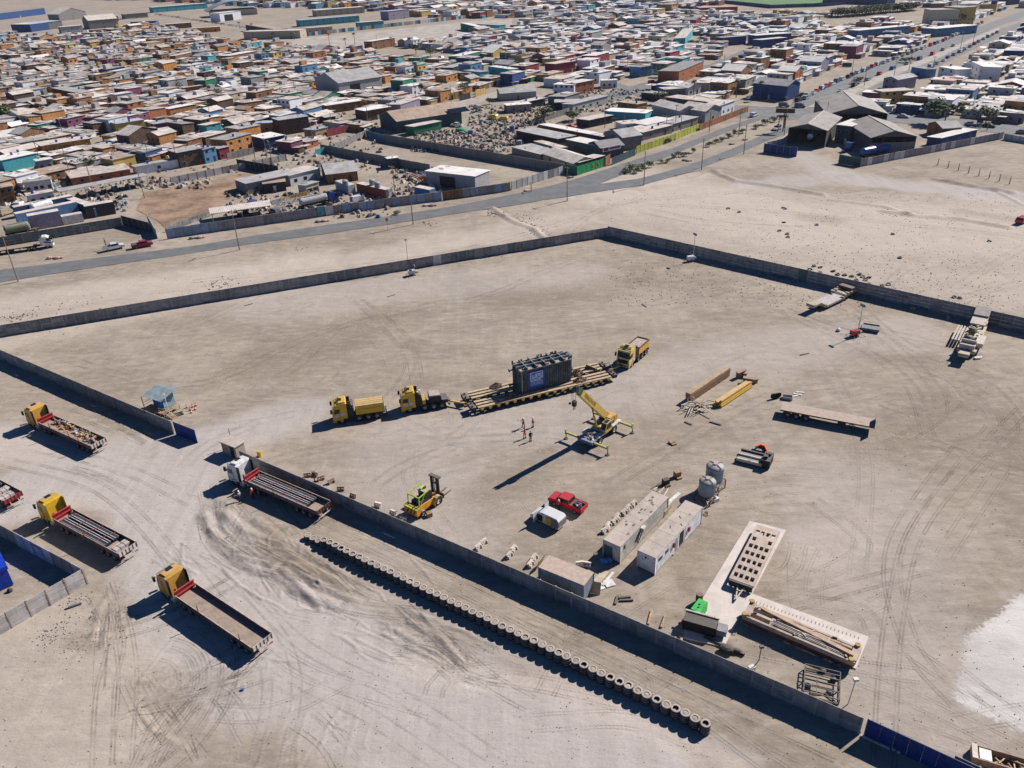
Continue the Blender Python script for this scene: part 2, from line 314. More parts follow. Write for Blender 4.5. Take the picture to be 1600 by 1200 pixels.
s1 = streak(R(33), 1, .07, .55); s2 = streak(R(-20), 1, .1, .8); big = noise(nt, v, .035, 5, .6); mid = noise(nt, v, .22, 5, .6); fine = noise(nt, v, 2.2, 4, .7); grit = noise(nt, v, 7, 2, .8)
mp = N(nt, 'Mapping'); L(v, mp.inputs[0]); mp.inputs['Rotation'].default_value = (0,0,R(-25)); mp.inputs['Scale'].default_value = (.5,1,1); blot = noise(nt, mp.outputs[0], .11, 6, .68); speck = noise(nt, v, 4.2, 3, .75)
c = mixc(nt, ramp(nt, big, .35, .65), (.325,.268,.208), (.405,.338,.27))
c = mixc(nt, mth(nt, 'MULTIPLY', ramp(nt, blot, .44, .66), .62), c, (.22,.182,.142))
mpd = N(nt, 'Mapping'); L(v, mpd.inputs[0]); mpd.inputs['Rotation'].default_value = (0,0,R(20)); mpd.inputs['Scale'].default_value = (.4,1,1); det = noise(nt, mpd.outputs[0], .75, 8, .74)
c = mixc(nt, mth(nt, 'MULTIPLY', ramp(nt, det, .5, .64), .5), c, (.20,.168,.138)); c = mixc(nt, mth(nt, 'MULTIPLY', ramp(nt, det, .5, .36), .4), c, (.50,.435,.375))
c = mixc(nt, mth(nt, 'MULTIPLY', ramp(nt, mid, .45, .72), .45), c, (.27,.225,.185))
c = mixc(nt, mth(nt, 'MULTIPLY', ramp(nt, s1, .45, .7), .24), c, (.25,.213,.18))
c = mixc(nt, mth(nt, 'MULTIPLY', ramp(nt, s2, .52, .7), .2), c, (.45,.39,.34))
c = mixc(nt, mth(nt, 'MULTIPLY', zs.outputs[0], .8), c, mixc(nt, ramp(nt, s1, .3, .7), (.43,.385,.36), (.505,.455,.43)))
c = mixc(nt, mth(nt, 'MULTIPLY', zs.outputs[1], .7), c, (.575,.49,.42))
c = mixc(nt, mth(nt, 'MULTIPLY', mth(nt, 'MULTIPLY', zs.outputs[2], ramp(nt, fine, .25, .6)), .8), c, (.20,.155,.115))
c = mixc(nt, mth(nt, 'MULTIPLY', ramp(nt, fine, .48, .76), .34), c, (.25,.21,.18))
c = mixc(nt, mth(nt, 'MULTIPLY', ramp(nt, speck, .58, .74), .4), c, (.20,.17,.145))
c = mixc(nt, ramp(nt, mth(nt, 'ADD', za.outputs['Alpha'], mth(nt, 'MULTIPLY', mth(nt, 'SUBTRACT', fine, .5), .8)), .38, .62), c, mixc(nt, ramp(nt, blot, .35, .65), (.45,.41,.38), (.60,.56,.53)))
c = mixc(nt, mth(nt, 'MULTIPLY', ramp(nt, grit, .66, .8), .35), c, (.20,.17,.15))
bs = N(nt, 'BsdfPrincipled'); L(c, bs.inputs['Base Color']); bs.inputs['Roughness'].default_value = .95; bs.inputs['Specular IOR Level'].default_value = .1
hh = mth(nt, 'ADD', mth(nt, 'MULTIPLY', s1, .25), mth(nt, 'ADD', mth(nt, 'MULTIPLY', det, .9), mth(nt, 'MULTIPLY', mid, .6)))
bp = N(nt, 'Bump'); bp.inputs['Strength'].default_value = .55; bp.inputs['Distance'].default_value = .28; L(hh, bp.inputs['Height']); L(bp.outputs[0], bs.inputs['Normal'])
o = N(nt, 'OutputMaterial'); L(bs.outputs[0], o.inputs[0]); me.materials.append(m); M_SOIL = m
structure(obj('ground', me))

# ---- wheel tracks: thin strips of disturbed soil and painted rut shade, ragged see-through edges
def track_mat(name, col, a=.75):
    m = bpy.data.materials.new(name); m.use_nodes = True; nt = m.node_tree; nt.nodes.clear(); L = nt.links.new
    uv = N(nt, 'UVMap'); s = N(nt, 'SeparateXYZ'); L(uv.outputs[0], s.inputs[0]); tc = N(nt, 'TexCoord')
    e = mth(nt, 'SUBTRACT', 1., mth(nt, 'POWER', mth(nt, 'ABSOLUTE', mth(nt, 'SUBTRACT', mth(nt, 'MULTIPLY', s.outputs[1], 2), 1)), 2))
    n = noise(nt, tc.outputs['Object'], .28, 4, .75); tread = mth(nt, 'SINE', mth(nt, 'MULTIPLY', s.outputs[0], 16))
    al = mth(nt, 'MULTIPLY', mth(nt, 'MULTIPLY', e, ramp(nt, n, .3, .75)), a, True)
    b = N(nt, 'BsdfDiffuse'); b.inputs[0].default_value = (*col, 1); t = N(nt, 'BsdfTransparent'); mx = N(nt, 'MixShader')
    bp = N(nt, 'Bump'); bp.inputs['Distance'].default_value = .03; L(tread, bp.inputs['Height']); L(bp.outputs[0], b.inputs['Normal'])
    L(al, mx.inputs[0]); L(t.outputs[0], mx.inputs[1]); L(b.outputs[0], mx.inputs[2]); o = N(nt, 'OutputMaterial'); L(mx.outputs[0], o.inputs[0]); return m
def spline(pts, step=1.2):
    out = []; n = len(pts)
    for i in range(n-1):
        p0, p1, p2, p3 = pts[max(0,i-1)], pts[i], pts[i+1], pts[min(n-1,i+2)]; k = max(2, int((p2-p1).length/step))
        for j in range(k):
            t = j/k; out.append(.5*((2*p1)+(p2-p0)*t+(2*p0-5*p1+4*p2-p3)*t*t+(3*p1-p0-3*p2+p3)*t**3))
    return out+[pts[-1]]
def gz(p):
    i = np.clip(np.searchsorted(xs, p[0])-1, 0, nx-2); j = np.clip(np.searchsorted(ys, p[1])-1, 0, ny-2)
    return max(Z[j,i], Z[j+1,i], Z[j,i+1], Z[j+1,i+1])
def tracks(name, lines, mat, z=.03):
    V = []; Fc = []; UV = []
    for pts, offs, wd in lines:
        sp = spline(pts)
        wd *= .55
        for of in offs:
            L_ = 0; prev = None
            for k, p in enumerate(sp):
                d = (sp[min(k+1, len(sp)-1)]-sp[max(k-1, 0)]).normalized(); nrm = Vector((-d[1], d[0], 0)); c = p+nrm*of
                if prev is not None: L_ += (c-prev).length
                prev = c; zz = gz(c)+z
                V += [(c+nrm*wd/2)[:2]+(zz,), (c-nrm*wd/2)[:2]+(zz,)]; UV += [(L_, 0), (L_, 1)]
                if k: n = len(V); Fc.append((n-4, n-3, n-1, n-2))
    me = bpy.data.meshes.new(name); me.from_pydata(V, [], Fc); uvl = me.uv_layers.new(name='UVMap'); li = np.zeros(len(me.loops), np.int32); me.loops.foreach_get('vertex_index', li)
    uvl.data.foreach_set('uv', np.array(UV, np.float32)[li].ravel()); me.materials.append(mat); o = obj(name, me); o['kind'] = 'stuff'; return o
def arc(cx, cy, rx, a0, a1, n=10, sq=1.):
    c = G(cx, cy); return [c+Vector((math.cos(R(a0+(a1-a0)*i/n))*rx, math.sin(R(a0+(a1-a0)*i/n))*rx*sq, 0)) for i in range(n+1)]
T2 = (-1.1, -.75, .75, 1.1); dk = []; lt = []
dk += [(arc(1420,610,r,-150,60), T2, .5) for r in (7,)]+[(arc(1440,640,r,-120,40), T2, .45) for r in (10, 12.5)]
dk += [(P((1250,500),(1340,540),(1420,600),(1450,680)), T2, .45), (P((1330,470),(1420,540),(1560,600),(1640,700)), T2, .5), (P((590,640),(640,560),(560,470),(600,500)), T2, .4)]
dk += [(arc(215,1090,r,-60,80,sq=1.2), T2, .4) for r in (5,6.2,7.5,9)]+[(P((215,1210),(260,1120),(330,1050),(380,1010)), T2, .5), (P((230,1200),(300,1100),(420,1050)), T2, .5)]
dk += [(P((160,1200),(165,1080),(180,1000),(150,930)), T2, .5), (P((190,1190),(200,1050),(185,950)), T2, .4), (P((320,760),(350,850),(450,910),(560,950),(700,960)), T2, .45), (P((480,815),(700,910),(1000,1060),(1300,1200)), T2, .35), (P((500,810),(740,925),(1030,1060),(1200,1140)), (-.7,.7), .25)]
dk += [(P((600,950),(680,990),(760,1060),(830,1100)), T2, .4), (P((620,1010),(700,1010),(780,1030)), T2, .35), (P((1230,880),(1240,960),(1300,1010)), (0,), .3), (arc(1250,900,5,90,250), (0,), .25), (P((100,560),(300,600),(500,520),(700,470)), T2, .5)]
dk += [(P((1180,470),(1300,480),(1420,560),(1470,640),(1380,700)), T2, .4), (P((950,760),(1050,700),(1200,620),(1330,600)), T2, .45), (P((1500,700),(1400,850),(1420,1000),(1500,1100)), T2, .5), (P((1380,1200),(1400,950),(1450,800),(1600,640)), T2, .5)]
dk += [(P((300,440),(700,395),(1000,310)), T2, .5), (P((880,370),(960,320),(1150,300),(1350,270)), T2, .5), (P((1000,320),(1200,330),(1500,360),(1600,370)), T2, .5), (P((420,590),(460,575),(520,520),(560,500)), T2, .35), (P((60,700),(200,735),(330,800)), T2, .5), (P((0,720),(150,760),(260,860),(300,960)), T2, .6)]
lt += [(P((1180,440),(1060,470),(900,480),(700,520)), T2, .6), (P((880,500),(1000,480),(1130,440)), T2, .5), (P((1000,430),(1100,460),(1200,420)), T2, .5), (P((700,830),(640,740),(700,690),(900,680)), T2, .5), (P((1010,760),(1080,730),(1300,740)), T2, .4), (P((1290,560),(1350,700),(1340,900)), T2, .5), (P((1480,470),(1600,440)), T2, .5), (P((1490,450),(1600,385)), T2, .5)]
lt += [(P((420,1200),(440,1050),(380,950),(260,860)), (-2,-1,1,2), .7), (P((750,1200),(600,1100),(440,1010),(300,850)), (-2.5,-1,1,2.6), .7), (P((1270,780),(1350,850),(1280,900)), T2, .5), (P((560,860),(760,960),(1010,1090)), T2, .5), (P((830,740),(900,780),(970,770)), T2, .4)]
rk_ = random.Random(77)
def ruts(pts, n, sp, wd=.2):
    for k in range(n):
        o = rk_.gauss(0, sp); q = P(*pts); a = rk_.randrange(0, max(1, len(q)-2)); e = rk_.randrange(a+2, len(q)+1); q = [p+Vector((o*.8+rk_.gauss(0,.25), o*.6+rk_.gauss(0,.25), 0)) for p in q[a:e]]; RT.append((q, (0,) if k % 3 else (-.25,.25), wd*rk_.uniform(.7,1.8)))
RT = []
ruts(((318,800),(335,845),(390,882),(440,895),(470,925),(540,945)), 16, 1.6); ruts(((335,800),(370,840),(430,868),(500,905),(560,935)), 18, 2.2); ruts(((400,800),(450,850),(500,880),(550,925),(600,945)), 12, 2.0)
ruts(((600,985),(650,1000),(700,1010),(740,1040),(790,1060)), 16, 1.8); ruts(((620,950),(670,990),(720,1040)), 8, 1.2); ruts(((150,920),(165,960),(160,1010),(150,1080)), 9, .9); ruts(((205,1110),(250,1095),(300,1085),(370,1060),(400,1030)), 16, 1.6); ruts(((215,1060),(235,1100),(270,1150),(300,1190)), 8, 1.2)
ruts(((120,640),(160,655),(200,672),(235,690)), 9, 1.1); ruts(((110,730),(170,748),(230,775)), 8, 1.3); ruts(((500,810),(700,905),(900,1005),(1100,1100),(1300,1195)), 9, 1.3, .16); ruts(((480,1120),(520,1150),(560,1190)), 6, 1); ruts(((560,470),(600,500),(640,545),(650,600)), 8, 2.2); ruts(((1230,480),(1290,505),(1350,520)), 8, 1.6); ruts(((1000,330),(1100,350),(1250,360)), 6, 3, .3)
tracks('churned_rut_shade', RT, track_mat('churned_soil_rut_shade', (.20,.17,.145), .52), .02)  # dark strips paint groove shade along the ruts, over churned soil tone
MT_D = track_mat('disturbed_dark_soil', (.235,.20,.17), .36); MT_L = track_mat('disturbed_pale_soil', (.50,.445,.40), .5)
for i in range(70):   # faint crisscross of older passes across the yard
    a = G(random.uniform(100,1550), random.uniform(420,1150)); t = random.choice([R(35),R(-35),R(50),R(15),R(-10)])+random.gauss(0,.25); l = random.uniform(6, 26); b = a+Vector((math.cos(t), math.sin(t), 0))*l; m_ = (a+b)/2+Vector((random.gauss(0,2), random.gauss(0,2), 0))
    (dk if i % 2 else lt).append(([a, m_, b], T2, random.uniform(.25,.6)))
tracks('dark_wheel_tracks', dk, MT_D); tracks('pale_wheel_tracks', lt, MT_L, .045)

# ---- roads
def asphalt(name, a, b):
    m = bpy.data.materials.new(name); m.use_nodes = True; nt = m.node_tree; bs = nt.nodes['Principled BSDF']; tc = N(nt, 'TexCoord')
    c = mixc(nt, ramp(nt, noise(nt, tc.outputs['Object'], .25, 6, .65), .35, .7), a, b); c = mixc(nt, mth(nt, 'MULTIPLY', ramp(nt, noise(nt, tc.outputs['Object'], 1.8, 4, .7), .5, .75), .4), c, (.20,.175,.15))
    nt.links.new(c, bs.inputs['Base Color']); bs.inputs['Roughness'].default_value = .9; return m
M_ROAD = asphalt('dusty_asphalt', (.115,.12,.125), (.165,.165,.165)); M_STREET = asphalt('town_asphalt', (.13,.135,.14), (.20,.195,.19)); M_PAVE = MAT('pale_pavement', (.40,.36,.32), .9, scale=.3, dust=0, rnd=0)
def sheet(name, top, bot, mat, z):
    """a strip between two photo-traced edges laid flat"""
    T = [G(x, y) for x, y in top]; Bt = [G(x, y) for x, y in bot]; n = 40
    def rs(p):
        L = [0]
        for a, b in zip(p[:-1], p[1:]): L.append(L[-1]+(b-a).length)
        out = []
        for i in range(n+1):
            t = L[-1]*i/n; k = min(max(np.searchsorted(L, t)-1, 0), len(p)-2); out.append(p[k].lerp(p[k+1], (t-L[k])/(L[k+1]-L[k])))
        return out
    T, Bt = rs(T), rs(Bt); b = B(); b.add([(p[0], p[1], z) for p in T]+[(p[0], p[1], z) for p in Bt], [(i, n+1+i, n+2+i, i+1) for i in range(n)])
    return structure(b.make(name, mat))
def flat(name, pts, mat, z, th=0):
    V = [G(x, y) for x, y in pts]; b = B(); n = len(V)
    b.add([(p[0], p[1], z) for p in V], [tuple(range(n))])
    if th: b.add([(p[0], p[1], z) for p in V]+[(p[0], p[1], z-th) for p in V], [(i, (i+1)%n, n+(i+1)%n, n+i) for i in range(n)])
    return structure(b.make(name, mat))
sheet('road', [(-60,429),(0,422),(160,402),(300,385),(375,372),(500,353),(600,339),(700,324),(800,304),(875,287),(937,268),(1000,247),(1050,232),(1125,202),(1175,185),(1212,170)],
      [(-60,449),(0,441),(160,416),(300,396),(400,380),(500,367),(600,352),(725,332),(825,318),(885,304),(930,290),(965,276),(1000,262),(1075,232),(1150,200),(1212,180)], M_ROAD, .06)
sheet('service_road', [(870,300),(925,289),(1000,279),(1075,259),(1150,230),(1187,213),(1235,196)], [(850,313),(900,305),(1000,290),(1075,270),(1150,242),(1200,220),(1245,202)], M_ROAD, .064)
sheet('cross_street', [(960,128),(1060,160),(1215,168),(1300,170),(1420,178),(1500,186),(1600,198),(1700,209)], [(950,134),(1050,170),(1170,186),(1290,188),(1405,192),(1500,201),(1600,212),(1700,222)], M_STREET, .068)
sheet('avenue_carriageway', [(1225,168),(1290,135),(1350,108),(1425,84),(1475,65),(1540,38),(1600,16)], [(1252,170),(1318,142),(1372,117),(1440,90),(1490,71),(1552,44),(1600,27)], M_STREET, .072)
sheet('far_carriageway', [(1290,168),(1335,150),(1395,121),(1462,95),(1500,75),(1555,48),(1600,33)], [(1318,172),(1360,153),(1415,126),(1478,98),(1515,80),(1568,54),(1600,42)], M_STREET, .076)
sheet('median_pavement', [(1262,168),(1322,142),(1380,115),(1450,90),(1500,69),(1560,43)], [(1286,168),(1330,150),(1392,121),(1458,95),(1502,74),(1562,47)], M_PAVE, .12)
sheet('camp_street', [(585,205),(640,180),(700,160),(790,140),(830,128)], [(600,212),(660,188),(730,165),(800,146),(840,133)], MAT('packed_street_soil', (.40,.34,.29), .95, dust=0, scale=.3, rnd=0), .05)
sheet('mid_street', [(900,160),(1020,125),(1110,100),(1180,70)], [(930,166),(1040,132),(1125,104),(1190,74)], M_STREET, .05)
M_PAD = MAT('pale_concrete_pad', (.60,.53,.475), .9, dust=.0, scale=.35, rnd=0, var=.1)
flat('concrete_pad', [(1171,815),(1228,829),(1131,1012),(1061,996)], M_PAD, .13, .2); flat('concrete_pad_arm', [(1140,917),(1165,925),(1357,996),(1337,1046),(1152,960)], M_PAD, .126, .2)
flat('dirt_lot', [(213,328),(225,300),(290,291),(330,283),(380,271),(440,276),(405,298),(352,312),(340,330),(262,360),(246,345)], MAT('reddish_soil', (.30,.20,.135), .95, dust=0, scale=.12, rnd=0, var=.3), .05)
flat('sports_pitch', [(1130,-3),(1345,-8),(1322,7),(1270,12),(1215,13),(1170,8)], MAT('pitch_grass', (.12,.22,.09), .95, dust=0, scale=.1, rnd=0), .08)
flat('school_lot', [(330,64),(470,60),(740,33),(800,30),(800,40),(700,58),(560,74),(430,70)], MAT('lot_soil', (.42,.37,.32), .95, dust=0, scale=.1, rnd=0), .05)
# ================================================================ walls
_cache = {}
def bay_wall(name, label, a, b, h=2.35, bay=2.1, slabs=4, cat='wall', mats=None, post=M_POST, piece='slab', seed=1, special=None, poststep=1, jit=.012, cap=None):
    """prefabricated wall: recessed posts every bay, slabs stacked between them"""
    a, b = Vector(a[:2]+(0,) if isinstance(a, tuple) else (a[0], a[1], 0)), Vector((b[0], b[1], 0)); L = (b-a).length; n = max(1, round(L/bay)); bl = L/n; mats = mats or M_CONC
    t = thing(name, label, cat, a-Vector((0,0,.1)), ang(a, b)); r = random.Random(seed); sh = h/slabs
    key = (round(bl, 3), round(sh, 3), tuple(m.name for m in mats), slabs)
    if key not in _cache:
        _cache[key] = [B().box(.05, bl-.05, -.03, .03, .012, sh-.012).mesh('slab', m) for m in mats]
    pk = ('post', round(h, 2), post.name)
    if pk not in _cache: _cache[pk] = B().box(-.08, .08, -.08, .08, -.2, h+.06).mesh('post', post)
    for i in range(n+1):
        if i % poststep == 0 or i == n: p = obj('post', _cache[pk], t); p.location = (i*bl, 0, 0)
    base = r.randrange(len(mats))
    for i in range(n):
        if special and i in special:
            k, mm = special[i]
            bb = B().box(.06, bl-.06, -.04, .04, 0, h*k); bb.make('infill_panel', mm, t).location = (i*bl, 0, 0); continue
        if r.random() < .3: base = r.randrange(len(mats))
        for k in range(slabs):
            o = obj(piece, _cache[key][base if r.random() < .8 else r.randrange(len(mats))], t)
            o.location = (i*bl, r.gauss(0, jit), k*sh); o.rotation_euler = (r.gauss(0, .006), 0, 0)
    return t
ZINC = MAT('zinc_sheet', (.33,.34,.35), .5, .35, corr=.2, dust=.1, rust=.2)
WHITEP = MAT('whitewashed_panel', (.55,.54,.52), .8, dust=.1)
TEALP = MAT('teal_weathered_panel', (.12,.17,.18), .8, dust=.2)
_cN = G(950,370); _cW = G(-40,533); n_n = round((_cN-_cW).length/2.1)
sp = {}
for px0, px1, mm in ((672,690,WHITEP),(738,757,ZINC),(768,790,ZINC),(790,812,TEALP),(720,736,TEALP),(545,556,TEALP)):
    for i in range(n_n):
        c = PX(_cW.lerp(_cN, (i+.5)/n_n))[0]
        if px0 < c < px1: sp[i] = (1, mm)
bay_wall('perimeter_wall', 'long grey slab wall between the yard and the asphalt road', _cW, _cN, h=2.6, slabs=4, seed=3, special=sp)
bay_wall('perimeter_wall', 'shaded slab wall along the far right side of the yard', _cN, G(1660,533), h=2.9, slabs=4, seed=4, special={46-9: (1, ZINC), 24: (1, TEALP)})
W0, W1 = G(-30,548), G(272,678)
bay_wall('perimeter_wall', 'slab wall at left ending in a blue sheet gate leaf', W0, W1, h=2.5, slabs=4, seed=5, special={15: (1, TEALP), 16: (1, TEALP)})
S0, S1 = G(374,703.5,2.35), G(1342,1146)
bay_wall('perimeter_wall', 'near slab wall running diagonally behind the row of tyre stacks', S0, S1, h=2.35, slabs=4, seed=6)
bay_wall('enclosure_wall', 'shaded slab wall at lower left beside the yellow-cab truck', G(-40,815), G(134,910), h=2.5, seed=9, mats=[WHITEP, M_CONC[2]])
bay_wall('enclosure_wall', 'sunlit pale slab wall at the lower left edge of the photo', G(137,912), G(-45,1018), h=2.5, bay=2.35, seed=10, mats=[MAT('pale_slab_a', (.50,.46,.43), .9, dust=.1), MAT('pale_slab_b', (.44,.41,.39), .9, dust=.1)], post=MAT('tan_post', (.40,.31,.24), .9))
def gate_leaf(label, a, b, h, mat=M_BLUE):
    L = (b-a).length; t = thing('sheet_gate', label, 'gate', a, ang(a, b)); n = max(2, round(L/1.2))
    for i in range(n): B().box(i*L/n+.002, (i+1)*L/n-.002, -.02+.004*(i%2), .02+.004*(i%2), -.02, h).make('gate_panel', mat, t)
    B().box(0, L, .025, .07, h-.1, h-.02).box(0, L, .025, .07, .15, .23).make('rail', M_DARK, t)
    B().box(-.07, -.005, -.05, .05, 0, h+.1).make('post', M_DARK, t); return t
gate_leaf('blue sheet gate leaf at the end of the left yard wall', G(276,679), G(309,692), 2.4)
gate_leaf('long blue sheet gate at the lower right corner of the photo', G(1350,1150), G(1530,1235), 2.4)
bay_wall('perimeter_wall', 'grey slab wall piece just past the long blue gate at bottom right', G(1486,1204), G(1560,1240), h=2.2, seed=20)
tag(B().box(0,2.6,-.09,.09,0,.16).make('gate_kerb', M_PAD), 'pale concrete sill under the end of the near slab wall', 'kerb').location = G(1345,1150); bpy.data.objects['gate_kerb'].rotation_euler.z = ang(G(1345,1150), G(1380,1166))
for i, (x, y) in enumerate(((1397,1172),(1403,1175))):
    o = B().ob((0,0,.12), (.35,.25,.24), .4+i).make('concrete_lump', M_PAD); o.location = G(x, y); tag(o, ['left','right'][i]+' one of two small pale blocks in front of the long blue gate', 'block', 'pale blocks by the blue gate')
# tyre stacks: sand-filled stacks of dusty truck tyres
tp = [(.0,0)]
def tyre_mesh(R0, w, mat, name='tyre', n=18):
    r = R0; return B().lathe((0,0,0), [(r*.55, .02), (r*.62, 0), (r*.9, 0), (r, w*.18), (r, w*.82), (r*.9, w), (r*.62, w), (r*.55, w*.93), (r*.55, .02)], n).mesh(name, mat)
TM = tyre_mesh(.53, .30, M_DUSTYTYRE); M_FILL = MAT('sand_fill', (.36,.30,.25), .95, dust=0)
for me_ in (TM,): me_.polygons.foreach_set('use_smooth', [True]*len(me_.polygons))
FM = B().lathe((0,0,0), [(.34, -.05), (.3, -.02), (.15, .02), (.001, .04)], 12).mesh('sand_fill', M_FILL)
ts0 = G(704.5, 938, 1.24); ts0.z = 0; step = Vector((.8617, -.6016, 0)); NT0, NT1 = -23, 31
ordn = ['first','second','third','fourth','fifth','sixth','seventh','eighth','ninth','tenth','eleventh','twelfth']
for k in range(NT0, NT1):
    p = ts0+step*k*.983; idx_ = k-NT0
    low = idx_ < 3
    t = thing('tyre_stack', 'dusty sand-filled stack of truck tyres in the diagonal row by the slab wall', 'tyre stack', p+Vector((random.gauss(0,.03), random.gauss(0,.03), 0)), random.random()*6, 'tyre stacks in the diagonal row')
    if idx_ < 12: t['label'] = f'dusty tyre stack, {ordn[idx_]} from the upper left end of the diagonal row'
    elif NT1-1-k < 12: t['label'] = f'dusty tyre stack, {ordn[NT1-1-k]} from the lower right end of the diagonal row'
    else: t['label'] = f'dusty tyre stack, {nth(idx_+1)} counted from the upper left end of the row'
    nn = 2 if low else 4
    for j in range(nn):
        o = obj('tyre', TM, t); o.location = (random.gauss(0,.02), random.gauss(0,.02), j*.31)
    f_ = obj('sand_fill', FM, t); f_.location = (0, 0, nn*.31-random.choice([.04,.05,.06,.12,.28])); f_.rotation_euler = (0, 0, random.random()*6)
# ================================================================ trucks
def wheel_meshes(r, w, rimmat, n=16):
    k = ('wh', r, w, rimmat.name)
    if k not in _cache:
        a = B().lathe((0,0,0), [(r*.55,-w/2),(r*.9,-w/2),(r,-w*.35),(r,w*.35),(r*.9,w/2),(r*.55,w/2)], n, 'y').mesh('wheel', M_TYRE)
        b = B().lathe((0,0,0), [(r*.56,-w*.46),(r*.5,-w*.3),(r*.22,-w*.25),(r*.18,-w*.45),(.001,-w*.45)], n, 'y').lathe((0,0,0), [(.001,w*.45),(r*.18,w*.45),(r*.22,w*.25),(r*.5,w*.3),(r*.56,w*.46)], n, 'y').mesh('rim', rimmat)
        _cache[k] = (a, b)
    return _cache[k]
def wheel(t, x, y, r=.52, w=.32, rim=M_RIM):
    a, b = wheel_meshes(r, w, rim); o = obj('wheel', a, t); o.location = (x, y, r); obj('rim', b, o); return o
def truck_cab(t, x, paint, kind=0, hi=3.75, livery=None, sky=True):
    """cab whose front face stands at x, looking along +x; width 2.5"""
    L = 2.35; z0 = .95; zr = hi-.25; y = 1.24
    prof = [(x-L, z0), (x-.02, z0-.45), (x+.03, z0+.4), (x-.02, z0+1.0), (x-.32, zr-.45), (x-.55, zr), (x-L+.15, hi), (x-L, hi-.25)]
    c = B().prism(prof, -y, y).make('cab', paint, t)
    B().prism([(x-L+.12, hi-.02), (x-.75, zr-.02), (x-.9, hi-.06), (x-1.2, hi+.12), (x-L+.2, hi+.18)], -1.05, 1.05).make('roof_fairing', paint, c)
    if sky: B().ob((x-1.35, 0, hi+.19), (.6,.75,.05), 0, .03).make('roof_hatch', M_GLASS, c)
    B().ob((x-.17, 0, z0+1.52), (.03, 2.2, .95), 0, -.27).make('windscreen', M_GLASS, c)
    B().ob((x-.45, 0, zr-.12), (.5, 2.3, .06), 0, .3).make('sun_visor', M_BLACK if kind != 2 else paint, c)
    for s in (-1, 1):
        B().prism([(x-1.15, z0+1.05), (x-.22, z0+.98), (x-.42, z0+1.75), (x-1.15, z0+1.8)], s*y, s*(y+.02)).make('side_window', M_GLASS, c)
        B().box(x-.02, x+.3, s*(y+.08), s*(y+.3), z0+1.25, z0+1.95).box(x-.1, x+.02, s*y, s*(y+.1), z0+1.85, z0+1.92).make('mirror', M_BLACK, c)
        B().box(x+.005, x+.07, s*.75, s*1.18, z0-.3, z0-.1).make('headlight', M_WHITE, c)
        B().box(x-L+.02, x-L-.55, s*(y-.03), s*(y+.02), z0+.1, hi-.15).make('side_fairing', M_BLACK if kind != 1 else paint, c)
        B().box(x-1.25, x-1.2, s*(y+.002), s*(y+.02), z0+.05, z0+1.9).make('door_seam', M_BLACK, c)
        B().lathe((x-1.35, s*1.13, .52), [(.60,-.12),(.66,-.12),(.66,.12),(.60,.12)], 14, 'y').make('wheel_arch', M_BLACK, c)
        B().box(x-.95, x-.45, s*(y-.1), s*(y+.03), .35, .5).make('step', M_DARK, c)
    B().box(x+.005, x+.05, -.95, .95, z0+.02, z0+.72).make('grille', M_BLACK, c)
    B().box(x-.55, x+.12, -1.25, 1.25, .3, .56).make('bumper', paint if kind else M_DARK, c)
    if livery: 
        for s in (-1, 1): B().prism([(x-1.9, z0+.6), (x-.35, z0+.35), (x-.3, z0+.6), (x-1.2, z0+.95), (x-2.1, z0+1.0)], s*(y+.003), s*(y+.012)).make('livery_patch', livery, c)
    for s in (-1, 1): wheel(t, x-1.35, s*1.05)
    return c
M_BOARD = MAT('purple_brown_board', (.12,.075,.09), .7, dust=.5, rust=.3); M_TAILW = MAT('scuffed_white_board', (.55,.50,.45), .7, dust=.2, rust=.25)
M_PIPE = MAT('pale_pipe', (.62,.60,.58), .5, dust=.2); M_PANELD = MAT('dark_navy_panel', (.012,.018,.04), .5, dust=.12); M_REDSTRAP = MAT('red_strap', (.45,.04,.05), .7, dust=0)
